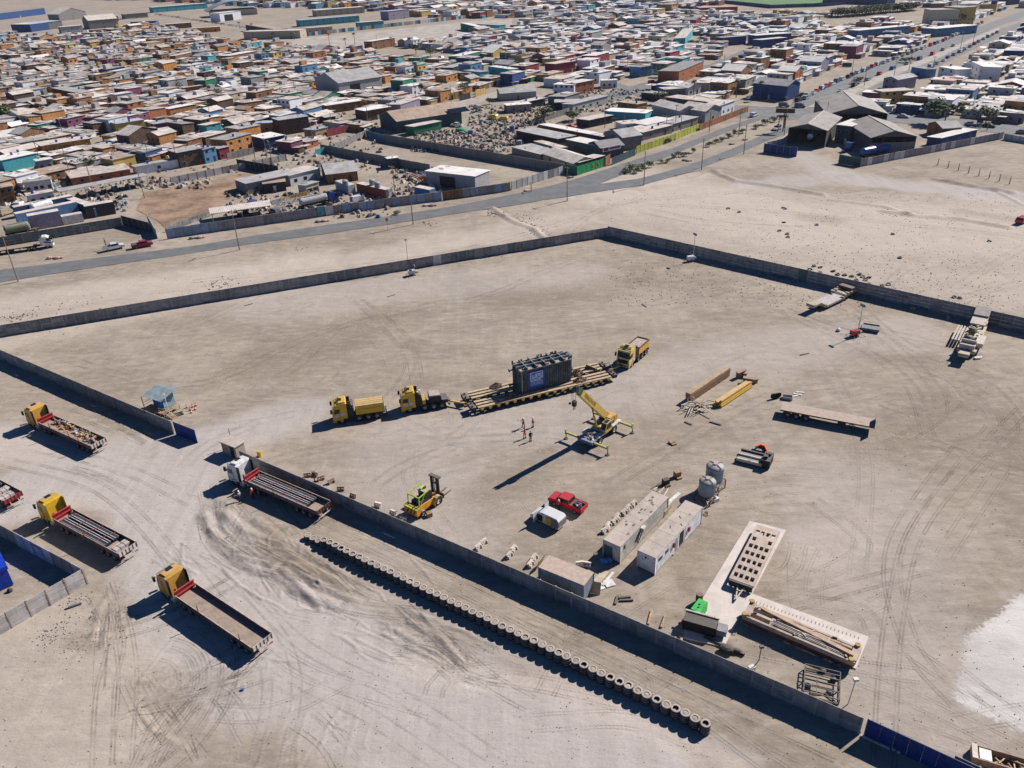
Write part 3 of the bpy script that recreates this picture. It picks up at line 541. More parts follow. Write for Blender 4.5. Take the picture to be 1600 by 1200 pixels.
def flatbed(rear, front, paint, label, kind=0, load=None, stakes=(.33,.86), tail=None, L=14.2, cab=True):
    """tractor unit coupled to a long drop-side semi-trailer; origin at the trailer tail"""
    d = (front-rear); d.z = 0; rz = math.atan2(d.y, d.x); rear = Vector((rear.x, rear.y, 0)); tail = tail or M_TAILW
    t = thing('flatbed_truck', label, 'truck', rear, rz, 'flatbed trucks parked outside the yard wall')
    B().box(.05, L, -1.28, 1.28, 1.22, 1.32).make('deck', M_DECK, t)
    B().box(.5, L-.5, -.5, -.35, .8, 1.22).box(.5, L-.5, .35, .5, .8, 1.22).make('chassis', M_BROWN, t)
    for i in range(12): B().box(.6+i*1.15, .7+i*1.15, -1.25, 1.25, 1.08, 1.215).make('cross_member', M_BROWN, t)
    for s in (-1, 1):
        for k in range(5):
            x0 = .08+k*(L-.2)/5; B().box(x0+.03, x0+(L-.2)/5-.03, s*1.285, s*1.33, 1.25, 1.92).make('side_board', M_BOARD, t)
            B().box(x0-.03, x0+.03, s*1.28, s*1.36, 1.15, 1.98).make('board_post', M_BROWN, t)
        B().box(.08, L-.12, s*1.288, s*1.345, 1.925, 1.96).make('top_rail', M_CREAM, t)
    h = B().box(L, L+.07, -1.3, 1.3, 1.2, 2.45).make('headboard', M_RED, t)
    B().box(L-.12, L-.01, -1.3, 1.3, 2.32, 2.47).box(L-.12, L-.01, -1.3, 1.3, 1.72, 1.84).make('rib', M_RED, h)
    g = B().box(-.02, .03, -1.28, 1.28, 1.25, 1.93).make('tail_gate', tail, t)
    for k in range(6): B().box(-.07, -.025, -1.26+k*.5, -1.19+k*.5, 1.2, 1.93).make('rib', M_BROWN, g)
    B().box(-.05, .05, -1.25, 1.25, .55, .7).box(-.02, .1, -.6, -.5, .55, 1.2).box(-.02, .1, .5, .6, .55, 1.2).make('rear_bumper', M_TAILW, t)
    for s in (-1, 1): B().box(-.06, -.02, s*.8, s*1.2, .72, .85).make('tail_light', M_RED, t)
    for x in stakes: B().cyl((L*(1-x), 1.36, 1.2), (L*(1-x)+.05, 1.38, 2.9), .05, 6).make('stake', M_RUST, t)
    for ax in (1.6, 2.9, 4.2):
        for s in (-1, 1): wheel(t, ax, s*1.0, .5, .5)
    B().box(L-3.4, L-3.3, -.9, -.75, 0.02, 1.2).box(L-3.4, L-3.3, .75, .9, 0.02, 1.2).make('landing_leg', M_DARK, t)
    B().box(6, 8, -1.2, -.7, .55, 1.05).make('tool_box', M_DARK, t)
    if cab:
        xf = L+3.75
        B().box(L-2.6, xf-1.2, -.45, .45, .65, 1.0).make('tractor_frame', M_DARK, t)
        B().cyl((L+.3, -1.1, .72), (L+1.2, -1.1, .72), .32, 12).cyl((L+.3, 1.1, .72), (L+1.2, 1.1, .72), .32, 12).make('fuel_tank', M_GALV, t)
        B().cyl((xf-2.95, .75, 1.0), (xf-2.95, .75, 2.2), .14, 8).make('red_bottle', M_RED, t)
        for ax in (L-1.0, L-2.3):
            for s in (-1, 1): wheel(t, ax, s*1.0, .52, .5)
        truck_cab(t, xf, paint, kind)
    return t
def mid(a, b, z=1.9): p = (G(*a, z)+G(*b, z))/2; return p
LOADG = 'loads carried on the flatbed trucks'
def pipe_load(t, label, L0=2.2, L1=13.6):
    g = thing('panel_load', label, 'steel load', t.location+Vector((0,0,0)), t.rotation_euler.z, LOADG)
    z = 1.33
    for s in (-1, 1):
        B().box(L0, L1, s*.62-.5, s*.62+.5, z, z+.38).make('dark_panel', M_PANELD, g)
        for yy in (.22, .55): B().bar((L0+.1, s*yy, z+.44), (L1-.2, s*yy, z+.44), .07, .07).make('pale_tube', M_PIPE, g)
        B().bar((L0+.1, s*1.02, z+.42), (L1-.2, s*1.02, z+.42), .04, .04).make('pale_tube', M_PIPE, g)
        for k in range(7): B().bar((L0+.8+k*1.55, s*.1, z+.415), (L0+.8+k*1.55, s*1.1, z+.415), .05, .03).make('cross_tube', M_PANELD, g)
    for k in range(4):
        x = L0+1+k*(L1-L0-2)/3; B().bar((x, -1.27, z+.55), (x+.9, 1.27, z+.52), .06, .02).make('strap', M_REDSTRAP, g)
    return g
# empty truck, nearest
t4 = flatbed(mid((394.3,1013.4),(423.75,989)), mid((273.8,932),(304.7,910.3)), M_YORA, 'orange-yellow cab truck with an empty long drop-side bed, nearest the camera', 0)
B().bar((1,1.4,1.5),(13.5,1.4,1.55),.05).make('side_pole', M_RUST, t4)
t2 = flatbed(mid((183.7,865),(213.7,847.5)), mid((73.5,805),(107.5,792.5)), M_YEL, 'lemon-yellow cab truck loaded with dark panels beside the lower left wall', 1, stakes=(.5,))
pipe_load(t2, 'dark panels and pale tubes strapped on the lemon-yellow truck', 3.2, 13.2)
def crate_stack(loc, rz, label, n=3, mat=None):
    t = thing('strapped_crates', label, 'crates', loc, rz, LOADG)
    for k in range(n): B().box(-.55, .55, -1+k*.7, -.4+k*.7, 0, .45).make('crate', mat or MAT('pale_crate', (.5,.47,.45), .8), t)
    B().bar((0,-1.1,.48),(0.3,1.1,.48),.05,.02).make('strap', M_REDSTRAP, t); return t
def on(t, x, y, z): return t.location + Matrix.Rotation(t.rotation_euler.z, 3, 'Z') @ Vector((x, y, z))
crate_stack(on(t2, 1.5, 0, 1.33), t2.rotation_euler.z, 'pale crates at the tail of the lemon-yellow truck bed')
t1 = flatbed(mid((140,696),(166,685)), mid((49,656),(74,644)), M_YORA, 'orange-yellow cab truck loaded with steel fittings at the upper left', 0, stakes=(.25,.62,.8))
t3 = flatbed(mid((495,799.4),(516.6,782.5)), mid((380.6,750.6),(402.2,733.8)), M_WHITE, 'white cab truck loaded with dark panels against the near slab wall', 0, stakes=(.05,.42), tail=M_BROWN)
pipe_load(t3, 'dark panels and pale tubes strapped on the white cab truck', 2.3, 13.6)
d5 = (mid((73.5,805),(107.5,792.5))-mid((183.7,865),(213.7,847.5))).normalized()
r5 = mid((4,787),(35,764)); t5 = flatbed(r5, r5+d5*14, M_WHITE, 'red-tailed flatbed truck cut off by the left edge of the photo', 0, stakes=(.2,), tail=M_RED)
crate_stack(on(t5, 1.4, .3, 1.33), t5.rotation_euler.z, 'pale crates at the tail of the truck cut off at left'); crate_stack(on(t5, 3.2, -.2, 1.33), t5.rotation_euler.z+.05, 'pale crates further up the bed of the truck cut off at left')
pipe_load(t5, 'dark panels on the truck cut off at the left edge', 4.6, 13.5)
# t1's load: timber bearers with a jumble of steel fittings
FITN = ['blue','orange','grey','white']
g1 = thing('fittings_load', 'jumble of pale steel fittings lying in a row on the upper left truck', 'steel load', on(t1,0,0,1.33), t1.rotation_euler.z, LOADG)
rr = random.Random(5); fm = [M_PIPE, MAT('faded_blue_steel', (.16,.2,.3), .7), M_YORA, M_RUST, M_GALV]
for k in range(46):
    x = rr.uniform(1.2, 12.4); y = -rr.choice([rr.uniform(.1,1.1), rr.uniform(.1,1.1), rr.uniform(-.3,1.1)])
    m_ = rr.choice(fm); sz = rr.uniform(.25,.55)
    b_ = B().ob((x, y, sz*.45+.05), (sz*1.5, sz*.5, sz*.6), rr.random()*3, rr.gauss(0,.2)).ob((x+.2, y, sz+.1), (sz*.4, sz*.9, .1), rr.random()*3); b_.make('fitting', m_, g1)
for k, (x0, x1) in enumerate(((8.2,12.2),(3.2,7))):
    o = B().box(x0, x1, .5, .95, 0, .28).make('timber_bearer', M_WOOD); o.location = on(t1,0,0,1.33); o.rotation_euler.z = t1.rotation_euler.z; tag(o, ['front','rear'][k]+' long timber bearer lying in the upper left truck bed', 'timber', LOADG)
for k in range(5): B().bar((1.5+k*2.4,-1.27,.55),(2.0+k*2.4,1.27,.7),.05,.02).make('strap', M_REDSTRAP, g1)

# ---- heavy haulage tractors
def heavy(front, rear, label, body, paint=M_YEL, L=8.6):
    d = front-rear; rz = math.atan2(d.y, d.x); t = thing('heavy_haulage_truck', label, 'truck', front, rz, 'yellow heavy haulage trucks')
    truck_cab(t, 0, paint, 2, 3.7, livery=MAT('silver_livery', (.5,.5,.52), .5, dust=.1), sky=True)
    B().box(-L, -1, -.5, .5, .65, 1.05).make('chassis', M_DARK, t)
    for x in ((-4.1,-5.6,-7.0) if L > 8 else (-3.8,-5.3,-6.7)):
        for s in (-1, 1): wheel(t, x, s*1.02, .54, .5); B().lathe((x, s*1.02, .54), [(.6,-.27),(.66,-.27),(.66,.27),(.6,.27)], 12, 'y').make('mudguard', M_BLACK, t)
    B().box(-3.4, -2.55, -1.2, 1.2, 1.0, 2.7).box(-3.35, -3.0, -1.1, 1.1, 2.7, 3.1).make('cooling_tower', M_DARK, t)
    B().cyl((-3.1, 1.0, 1), (-3.1, 1.0, 3.5), .1, 8).make('exhaust', M_GALV, t)
    if body == 'box':
        b = B().prism([(-L+.1, 1.25), (-3.7, 1.25), (-3.7, 2.75), (-L+.1, 2.75)], -1.22, 1.22).make('ballast_box', paint, t)
        for k in range(4): B().box(-L+.12, -3.72, -1.15+k*.6, -.62+k*.6, 2.755, 2.83).make('lid_plank', M_YELD, b)
        B().box(-L+.08, -L+.02, -1.0, 1.0, 1.3, 2.8).make('end_plate', M_DARK, b)
        for s in (-1, 1): B().box(-8.0, -4.0, s*1.223, s*1.235, 2.1, 2.3).make('stripe', MAT('greenish_stripe', (.35,.33,.08), .6), b)
    elif body == 'tub':
        b = B().box(-L+.1, -3.9, -1.2, 1.2, 1.25, 2.5).make('ballast_box', M_YORA, t)
        B().box(-L+.05, -3.85, -1.25, -1.1, 2.505, 2.75).box(-L+.05, -3.85, 1.1, 1.25, 2.505, 2.75).box(-L+.05, -L+.2, -1.09, 1.09, 2.505, 2.75).box(-4.0, -3.85, -1.09, 1.09, 2.505, 2.75).make('rim_frame', M_BROWN, b)
        B().box(-L+.25, -4.05, -1.05, 1.05, 2.506, 2.56).make('ballast_plate', MAT('pink_grey_plate', (.45,.36,.32), .8), b)
    else:
        B().box(-4.0, -3.5, -1.15, 1.15, 1.0, 2.0).make('yellow_locker', M_YEL, t)
        b = B().box(-6.6, -4.6, -1.0, 1.0, 1.25, 2.35).make('ballast_frame', M_DARK, t); B().box(-6.5, -4.7, -.9, .9, 2.355, 2.5).make('ballast_plate', MAT('pink_grey_plate', (.45,.36,.32), .8), b)
        B().box(-L, -6.7, -1.1, 1.1, 1.1, 1.6).make('rear_platform', M_DARK, t)
        B().cyl((-2.9,.3,2.7),(-2.9,.3,3.3),.16,8).cyl((-3.2,-.4,2.7),(-3.2,-.4,3.2),.2,8).make('air_filter', M_WHITE, t)
    B().box(-L-.35, -L, -1.1, 1.1, .5, .8).make('rear_bumper', M_DARK, t)
    B().cyl((.1, 0, .6), (.45, 0, .6), .08, 6).make('tow_hook', M_DARK, t)
    return t
f1, r1 = G(531,662), G(600,652); fr = (r1-f1).normalized(); nrm = Vector((-fr.y, fr.x, 0))
heavy(f1+nrm*1.1-fr*.9, r1+nrm*1.1, 'leading yellow truck with a closed yellow ballast box', 'box', L=8.3)
f2, r2 = G(637,645), G(697,637); fr2 = (r2-f2).normalized(); nrm = Vector((-fr2.y, fr2.x, 0))
h2 = heavy(f2+nrm*1.1-fr2*.9, r2+nrm*1.1, 'second yellow truck, open-backed, hitched to the transformer trailer', 'open', L=7.7)
f3, r3 = G(973,575), G(1000,550); heavy(f3, r3+Vector((.6,.5,0)), 'yellow pusher truck behind the transformer trailer with an open ballast tub', 'tub', MAT('pale_yellow_paint', (.62,.47,.12), .45, dust=.3), L=8.0)

# ---- modular trailer
ma, mb = G(745,638,1.2), G(958,588,1.2); ma.z = mb.z = 0; my = ang(ma, mb); mt_ = thing('modular_trailer', 'long two-file multi-axle trailer carrying the transformer', 'trailer', ma, my); ML = (mb-ma).length
M_MOD = MAT('faded_tan_beam', (.52,.37,.20), .7, dust=.35, rust=.3); M_MODY = MAT('trailer_yellow', (.62,.40,.06), .55, dust=.25)
for fi, y0 in enumerate((0, 3.35)):
    for yy in (0, .95, 1.9): B().box(.3, ML-.3, y0+yy, y0+yy+.55, 1.0, 1.2).make('longitudinal_beam', M_MOD, mt_)
    B().box(.4, ML-.4, y0+.9, y0+1.6, .65, .98).make('spine', M_DARK, mt_)
    for k in range(17):
        x = .9+k*(ML-1.8)/16
        B().box(x-.1, x+.1, y0-.05, y0+2.5, .82, .995).make('cross_beam', M_DARK, mt_)
        for yy in (.35, 2.1): wheel(mt_, x, y0+yy, .38, .5, M_DARK)
        if fi == 0: B().prism([(x-.3,1.0),(x+.3,1.0),(x+.15,.6),(x-.15,.6)], y0-.14, y0-.06).make('axle_bracket', M_MODY, mt_)
    for xx in (-.9, ML+.05):
        B().box(xx, xx+.85, y0+.2, y0+2.2, .65, 1.25).make('end_frame', M_DARK, mt_); B().cyl((xx+.3,y0+.5,1.25),(xx+.3,y0+.5,1.6),.15,8).cyl((xx+.5,y0+1.7,1.25),(xx+.5,y0+1.7,1.55),.12,8).make('hose_reel', M_BLACK, mt_)
ptsH = [(ML+.3, 1, 1.2), (ML+.9, 2.2, 1.8), (ML+1.1, 3.6, 1.9), (ML+.4, 4.6, 1.2)]
hb = B(); [hb.cyl(ptsH[i], ptsH[i+1], .06, 6) for i in range(3)]; hb.make('hose', M_BLACK, mt_)
ctr = Matrix.Rotation(my, 4, 'Z'); 
def onm(x, y, z): return ma + (ctr @ Vector((x, y, z)))
for (A_, B_, lab) in ((onm(-.9,2.9,.8), r2+Vector((.6,1.0,.75)), 'yellow drawbar between the second yellow truck and the trailer'), (onm(ML+.9,2.9,.8), f3+Vector((-.6,-.3,.7)), 'yellow drawbar between the trailer and the pusher truck')):
    t = thing('drawbar', lab, 'drawbar', (0,0,0)); B().bar(A_, B_, .28, .22).make('bar', M_MODY, t); 
    for e in (A_, B_): B().cyl((e[0],e[1],e[2]-.2),(e[0],e[1],e[2]+.2),.18,8).make('eye', M_DARK, t)
def chain_heap(loc, label, sx=1.1, n=90, red=.3):
    r_ = random.Random(loc[0]); b = B(); 
    for k in range(n):
        a = r_.random()*6.28; q = r_.random()**.6; x = math.cos(a)*q*sx; y = math.sin(a)*q*.8; z = (1-q)*.7+.1
        b.mt(1 if r_.random() < red else 0).lathe((x,y,z), [(.16,-.03),(.2,0),(.16,.03),(.12,0),(.16,-.03)], 6, r_.choice('zy'))
    o = b.make('chain_heap', [M_RUST, MAT('pinkish_chain', (.42,.2,.15), .8)]); o.location = loc; o.rotation_euler.z = my; tag(o, label, 'chain', 'heaps of lashing chain on the trailer'); o['kind'] = 'thing'; return o
chain_heap(onm(6.6, 1.2, 1.2), 'brown chain heap on the trailer, near side left of the transformer'); chain_heap(onm(5.4, 5.2, 1.2), 'brown chain heap on the trailer, far side left of the transformer')
chain_heap(onm(ML-5.8, 1.0, 1.2), 'chain heap with red links, near side right of the transformer', red=.5); chain_heap(onm(ML-5.2, 3.6, 1.2), 'dark chain heap, middle of the trailer right of the transformer', red=.1); chain_heap(onm(ML-6.2, 5.4, 1.2), 'dark brown chain heap, far side right of the transformer', red=.05)
o = B().prism([(0,0),(2.2,0),(2.0,.25),(.3,.9)], -.08, .08).box(1.9,2.2,-.3,.3,0,.3).make('steel_ramp', M_RUST); o.location = onm(ML-3.2, 4.6, 1.2); o.rotation_euler.z = my-.6; tag(o, 'rusty upright steel ramp at the right end of the transformer trailer', 'ramp')

# ---- transformer
ta, tb = G(814,615.7,1.2), G(890,594,1.2); ty = (ang(ta, tb)+my)/2; TL = (tb-ta).length; tr = thing('transformer', 'huge dark ribbed steel transformer tank lashed on the trailer', 'transformer', (ta.x, ta.y, 1.2), ty); TW, TH = 3.1, 4.4
M_TR = MAT('weathered_dark_steel', (.115,.145,.16), .6, .1, dust=.1, rust=.22, var=.35); M_TRT = MAT('rust_stained_grey_top', (.33,.27,.235), .8, dust=.3, rust=.45, var=.3)
body = B().box(0, TL, 0, TW, 0, TH-.25).make('tank_body', M_TR, tr); B().box(.06, TL-.06, .06, TW-.06, TH-.248, TH-.2).make('top_plate', M_TRT, body)
for k in range(27):
    x = .25+k*(TL-.5)/26
    for y0, y1 in ((-.16, -.002), (TW+.002, TW+.16)): B().box(x-.06, x+.06, y0, y1, .1, TH-.3).make('rib', M_TR, tr)
for k in range(7):
    y = .3+k*(TW-.6)/6
    for x0, x1 in ((-.16,-.002),(TL+.002, TL+.16)): B().box(x0, x1, y-.06, y+.06, .1, TH-.3).make('rib', M_TR, tr)
B().box(-.1, TL+.1, -.2, -.01, TH-.29, TH-.1).box(-.1, TL+.1, TW+.01, TW+.2, TH-.29, TH-.1).make('rim_flange', M_TR, tr)
M_TRB = MAT('steel_blue_grey_beam', (.17,.215,.24), .6, dust=.35)
for yy in (1.05, 2.1): B().box(-.25, TL+.25, yy-.06, yy+.06, TH-.195, TH+.25).make('top_beam', M_TRB, tr)
for k in range(5): x = 1.3+k*(TL-2.6)/4; B().box(x-.06, x+.06, -.1, TW+.35, TH-.195, TH+.27).make('top_beam', M_TRB, tr)
for z in (.8, 3.6):
    B().cyl((-.16,TW*.75,z),(-1.0,TW*.75,z),.16,8).cyl((-.95,TW*.75,z),(-1.05,TW*.75,z),.3,10).make('pipe_stub', M_TR, tr)
for x, y in ((.6,2.7),(2.9,2.7),(TL-2.2,2.7),(1,.5),(3.3,.5),(5.3,.5),(TL-1,.5),(TL-1.3,1.6)): B().cyl((x,y,TH-.2),(x,y,TH-.02),.28,10).make('flange', MAT('red_oxide', (.30,.10,.07), .8), tr)
for k in range(9): x, y = random.uniform(0,TL), random.choice([TW-.1,TW+.1,.1]); B().box(x-.12,x+.12,y-.1,y+.1,TH-.19,TH+.4).make('lifting_lug', M_TR, tr)
B().ob((TL+.4,TW*.6,TH-.3),(.7,1.8,.5)).cyl((TL+.35,.5,.3),(TL+.35,.5,TH+.4),.09,6).cyl((TL+.35,2.2,.3),(TL+.35,2.2,TH+.2),.09,6).make('end_pipework', M_TR, tr)
B().cyl((TL*.02,-.22,.2),(TL*.02,-.22,TH),.07,6).make('corner_pipe', M_GALV, tr)
# blue banner with the white logo
bx0, bx1, bz0, bz1 = 1.35, 4.35, .75, 3.75; BN = B().box(bx0, bx1, -.24, -.17, bz0, bz1).make('banner', MAT('blue_banner', (.012,.10,.46), .6, dust=0, var=.08), tr)
LG = B(); M_LG = MAT('white_print', (.85,.88,.92), .6, dust=0, var=.02)
def st(x0, z0, x1, z1, w=.15):   # stroke in banner units 0..1
    sx, sz = bx1-bx0, bz1-bz0; a = Vector((bx0+x0*sx, -.245, bz0+z0*sz)); b = Vector((bx0+x1*sx, -.245, bz0+z1*sz)); d = (b-a).normalized()*w*.5; LG.bar(a-d, b+d, .012, w) if False else LG.bar(a-d, b+d, w, .012) if abs(d.z) < .001 and False else LG.add([(p[0], -.25, p[2]) for p in (a-d+Vector((-d.z,0,d.x)), b+d+Vector((-d.z,0,d.x)), b+d-Vector((-d.z,0,d.x)), a-d-Vector((-d.z,0,d.x)))], [(0,1,2,3)])
for s_ in [(.13,.94,.13,.50),(.13,.94,.87,.94),(.87,.89,.87,.50),(.13,.50,.72,.50)]: st(*s_, .1)
for s_ in [(.22,.83,.22,.60),(.22,.60,.42,.60),(.32,.78,.32,.60),(.42,.83,.42,.60), (.50,.715,.61,.715),(.61,.715,.61,.83),(.61,.83,.50,.83),(.50,.83,.50,.60),(.50,.60,.61,.60), (.69,.63,.78,.63),(.69,.63,.69,.83),(.69,.83,.78,.83),(.78,.83,.78,.54),(.78,.54,.69,.54)]: st(*s_, .12)
st(.13,.42,.80,.42,.1)
for z in (.33,.25,.17): st(.13,z,.87,z,.05)
LG.make('weg_logo', M_LG, tr)
# ================================================================ crane
cf = (G(888,684)+G(946,712))/2; cr = (G(945,655)+G(992,672))/2 if False else G(968,664); ca = ang(cf, cr)   # front (near) and rear
ca = R(50); M_BOOM = MAT('pale_boom_yellow', (.66,.45,.11), .5, dust=.2, var=.12, rnd=0); M_CW = MAT('chalky_white_paint', (.66,.63,.58), .6, dust=.3, rust=.25); M_OUT = MAT('yellow_green_outrigger', (.42,.42,.12), .6, dust=.2)
ck = thing('mobile_crane', 'yellow rough-terrain crane standing on its outriggers below the transformer trailer', 'crane', (cf.x, cf.y, 0), ca)
B().box(.2, 7.6, -1.0, 1.0, 1.0, 1.45).make('carrier_frame', M_CW, ck)
for k, (x, w_) in enumerate(((0, 1.0), (7.3, .8))):
    B().box(x-w_/2, x+w_/2, -1.35, 1.35, .95, 1.4).make('outrigger_box', MAT('boom_shade_frame', (.17,.23,.33), .6, dust=.3) if k == 0 else M_CW, ck)  # front box takes the painted blue of boom shade, rear stays white
    for s in (-1, 1):
        yy = 3.7 if k == 0 else 3.5
        B().box(x-.16, x+.16, s*1.36, s*yy, 1.0, 1.3).box(x-.2, x+.2, s*yy, s*(yy+.2), .9, 1.7).make('outrigger_beam', M_OUT, ck)
        B().cyl((x, s*(yy+.1), .12), (x, s*(yy+.1), .95), .07, 8).cyl((x, s*(yy+.1), 0.01), (x, s*(yy+.1), .12), .32, 12).make('outrigger_foot', M_DARK, ck)
B().box(.4, 7.0, -1.28, -1.01, 1.05, 1.38).box(.4, 7.0, 1.01, 1.28, 1.05, 1.38).box(2.7, 3.0, -1.0, 1.0, 1.46, 1.75).box(4.9, 6.9, -.95, .95, 1.455, 1.8).make('deck_box', M_CW, ck)
for x in (1.7, 5.6):
    for s in (-1, 1): wheel(ck, x, s*1.15, .74, .62, M_RIMW); B().prism([(x-.85,1.5),(x+.85,1.5),(x+.6,1.66),(x-.6,1.66)], s*.8, s*1.55).box(x-.8,x+.8,s*1.001,s*1.3,1.25,1.5).make('mudguard', M_CW, ck)
B().box(.6, 2.6, -.7, .7, 1.455, 1.55).make('front_deck', MAT('boom_shade_deck', (.10,.15,.27), .6, dust=.25), ck)  # deck blue stands for the shade of the boom, put into the colour
r_ = random.Random(2); b = B()
for k in range(40): b.mt(r_.randrange(3)).ob((r_.uniform(.2,1.5), r_.uniform(-.8,.5), 1.6+r_.random()*.3), (r_.uniform(.2,.6),.1,.12), r_.random()*6, r_.gauss(0,.5))
o = b.make('chain_pile', [M_WHITE, M_RUST, MAT('pinkish_chain', (.42,.2,.15), .8)]); o.location = (cf.x, cf.y, -.1); o.rotation_euler.z = ca; tag(o, 'tangled pale chains and shackles on the front deck of the crane', 'chain')
B().lathe((3.9,0,1.46), [(.9,0),(.9,.2),(.8,.22)], 16).make('slew_ring', M_DARK, ck)
# superstructure turned towards the trailer
B0 = G(942,646,2.8); bt = G(899,606,11.6)   # boom tip seen in the photo
sl_ = thing('x', 'x', 'x') if False else None
hd = ang(Vector((cf.x,cf.y,0))+Matrix.Rotation(ca,3,'Z')@Vector((3.9,0,0)), bt); loc_rz = hd-ca
def cw(v): return Matrix.Translation((3.9,0,0)) @ Matrix.Rotation(loc_rz, 4, 'Z') @ Vector(v)
def sup(name, bag, mat, par=ck, **k):
    bag.v = [tuple(cw(p)) for p in bag.v]; return bag.make(name, mat, par, **k)
ctrw = Vector((cf.x,cf.y,0))+Matrix.Rotation(ca,3,'Z')@Vector((3.9,0,0)); dist = ((bt-ctrw).xy).length
ss_ = sup('turntable', B().box(-2.0, 1.0, -.9, .9, 1.7, 2.2), M_YELD)
sup('counterweight', B().prism([(-2.9,2.0),(-2.0,1.9),(-2.0,2.95),(-2.8,2.95)], -1.15, 1.15), M_YORA)
sup('engine_hood', B().box(-1.95, -.8, .3, 1.1, 2.205, 3.1), M_YELD); sup('winch', B().cyl((-1.4,-.7,2.6),(-1.4,.2,2.6),.36,12), M_BLACK); sup('winch', B().cyl((-.55,-.6,2.8),(-.55,.25,2.8),.28,12), M_BLACK)
cb = sup('cab', B().prism([(-.2,1.75),(1.4,1.75),(1.6,2.3),(1.2,3.3),(-.1,3.35)], .95, 1.85), M_YELD)
sup('cab_window', B().ob((1.46,1.4,2.75),(.03,.78,.95),0,-.38), M_GLASS, cb); sup('cab_window', B().prism([(0,2.3),(1.3,2.3),(1.1,3.2),(0,3.2)], 1.855, 1.87), M_GLASS, cb); sup('cab_window', B().box(.1,1.0,1.1,1.7,3.37,3.39), M_GLASS, cb)
zb, zt = 2.9, 11.4; xb, xt = -1.2, dist-.2; bl_ = math.hypot(xt-xb, zt-zb); be = math.atan2(zt-zb, xt-xb)
def boom(name, a, b_, hw, hh, mat, off=0):
    """box along the boom between two fractions"""
    A = Vector((xb+(xt-xb)*a, 0, zb+(zt-zb)*a+off)); Bv = Vector((xb+(xt-xb)*b_, 0, zb+(zt-zb)*b_+off)); return sup(name, B().bar(A, Bv, hw*2, hh*2), mat)
bm = boom('boom', 0, .88, .42, .52, M_BOOM); boom('boom_section', .881, 1.0, .33, .40, MAT('crane_boom_green', (.07,.16,.08), .6, dust=.1)); boom('boom_collar', .0, .05, .46, .58, M_YORA)
for k in range(2): sup('boom_sheave', B().cyl((xt+.1,-.3+k*.4,zt+.1),(xt+.1,-.15+k*.4,zt+.1),.3,12), M_DARK)
sup('boom_head', B().ob((xt+.05,0,zt-.1),(.6,.7,.7),0,-be), MAT('dark_green_steel', (.03,.06,.05), .6))
hx = Vector((1.1, 0, 1.8)); hy = Vector((xb+(xt-xb)*.5, 0, zb+(zt-zb)*.5-.5)); sup('lift_cylinder', B().cyl(hx, hx.lerp(hy,.55), .15, 10), M_YEL); sup('lift_rod', B().cyl(hx.lerp(hy,.55), hy, .08, 8), M_DARK); sup('lift_bracket', B().ob(hy+Vector((0,0,.1)), (.5,.5,.4), 0, -be), M_YORA)
sup('work_lamp', B().cyl((xb+(xt-xb)*.25,-.4,zb+(zt-zb)*.25),(xb+(xt-xb)*.25,-.55,zb+(zt-zb)*.25),.14,8), M_WHITE)
for k, (x, y) in enumerate(((xt+.45,-.22),(xt+.45,.22),(xt+.62,-.3))): sup('hoist_rope', B().cyl((x,y,zt-.2),(x,y,zt-1.9 if k < 2 else zt-2.2),.025,5), M_DARK)
hk = sup('hook_block', B().prism([(xt+.2,zt-2.7),(xt+.7,zt-2.7),(xt+.75,zt-1.9),(xt+.15,zt-1.9)], -.25, .25), M_BLACK); sup('headache_ball', B().sphere((xt+.62,-.65,zt-2.4),.2), M_BLACK)
hkb = B(); cc = Vector((xt+.45,0,zt-3.0)); pv = None
for k in range(9):
    a_ = R(100-k*34); p = cc+Vector((math.cos(a_)*.24,0,math.sin(a_)*.24)); 
    if pv is not None: hkb.cyl(pv, p, .06, 6)
    pv = p
sup('hook', hkb, M_RUST, hk)
# boom lettering
def text_mesh(name, txt, size, mat, parent, M, th=.004):
    cu = bpy.data.curves.new(name, 'FONT'); cu.body = txt; cu.size = size; cu.extrude = th; cu.align_x = 'CENTER'; cu.align_y = 'CENTER'; cu.resolution_u = 2
    o = bpy.data.objects.new('tmp', cu); COL.objects.link(o); bpy.context.view_layer.update(); dg = bpy.context.evaluated_depsgraph_get(); me = bpy.data.meshes.new_from_object(o.evaluated_get(dg))
    bpy.data.objects.remove(o); me.materials.clear(); me.materials.append(mat); me.transform(M); return obj(name, me, parent)
for s in (1,-1):
    Mx = Matrix.Translation((3.9,0,0)) @ Matrix.Rotation(loc_rz,4,'Z') @ Matrix.Translation((xb+(xt-xb)*.62, s*.43, zb+(zt-zb)*.62)) @ Matrix.Rotation(-be,4,'Y') @ (Matrix.Rotation(R(180),4,'Z') if s > 0 else Matrix.Identity(4)) @ Matrix.Rotation(R(90),4,'X')
    text_mesh('boom_lettering', 'FERRONOR', .8, M_BLACK, ck, Mx)

# ================================================================ forklift
fl = G(655,795); ft = thing('forklift', 'lime green and orange heavy forklift with its mast facing away', 'forklift', G(649,804), R(52))
M_FO = MAT('forklift_orange', (.62,.26,.02), .5, dust=.3, var=.2)
B().prism([(-.3,.5),(4.1,.5),(4.1,1.1),(2.6,1.35),(1.0,1.5),(-.3,1.45)], -.85, .85).make('chassis', M_FO, ft)
B().prism([(-.75,.55),(0,.5),(0,1.7),(-.5,1.75),(-.8,1.4)], -1.15, 1.15).make('counterweight', M_FO, ft)
B().box(-.82,-.1,-1.2,1.2,1.55,1.68).make('bumper_rail', M_LIME, ft)
for k in range(3): B().ob((-.79,-.7+k*.6,1.1),(.02,.16,.8),0,.0,.4).make('hazard_stripe', M_BLACK, ft)
for x, r0 in ((.35,.5),(3.4,.68)):
    for s in (-1,1): wheel(ft, x, s*1.05, r0, .5, M_RIMW)
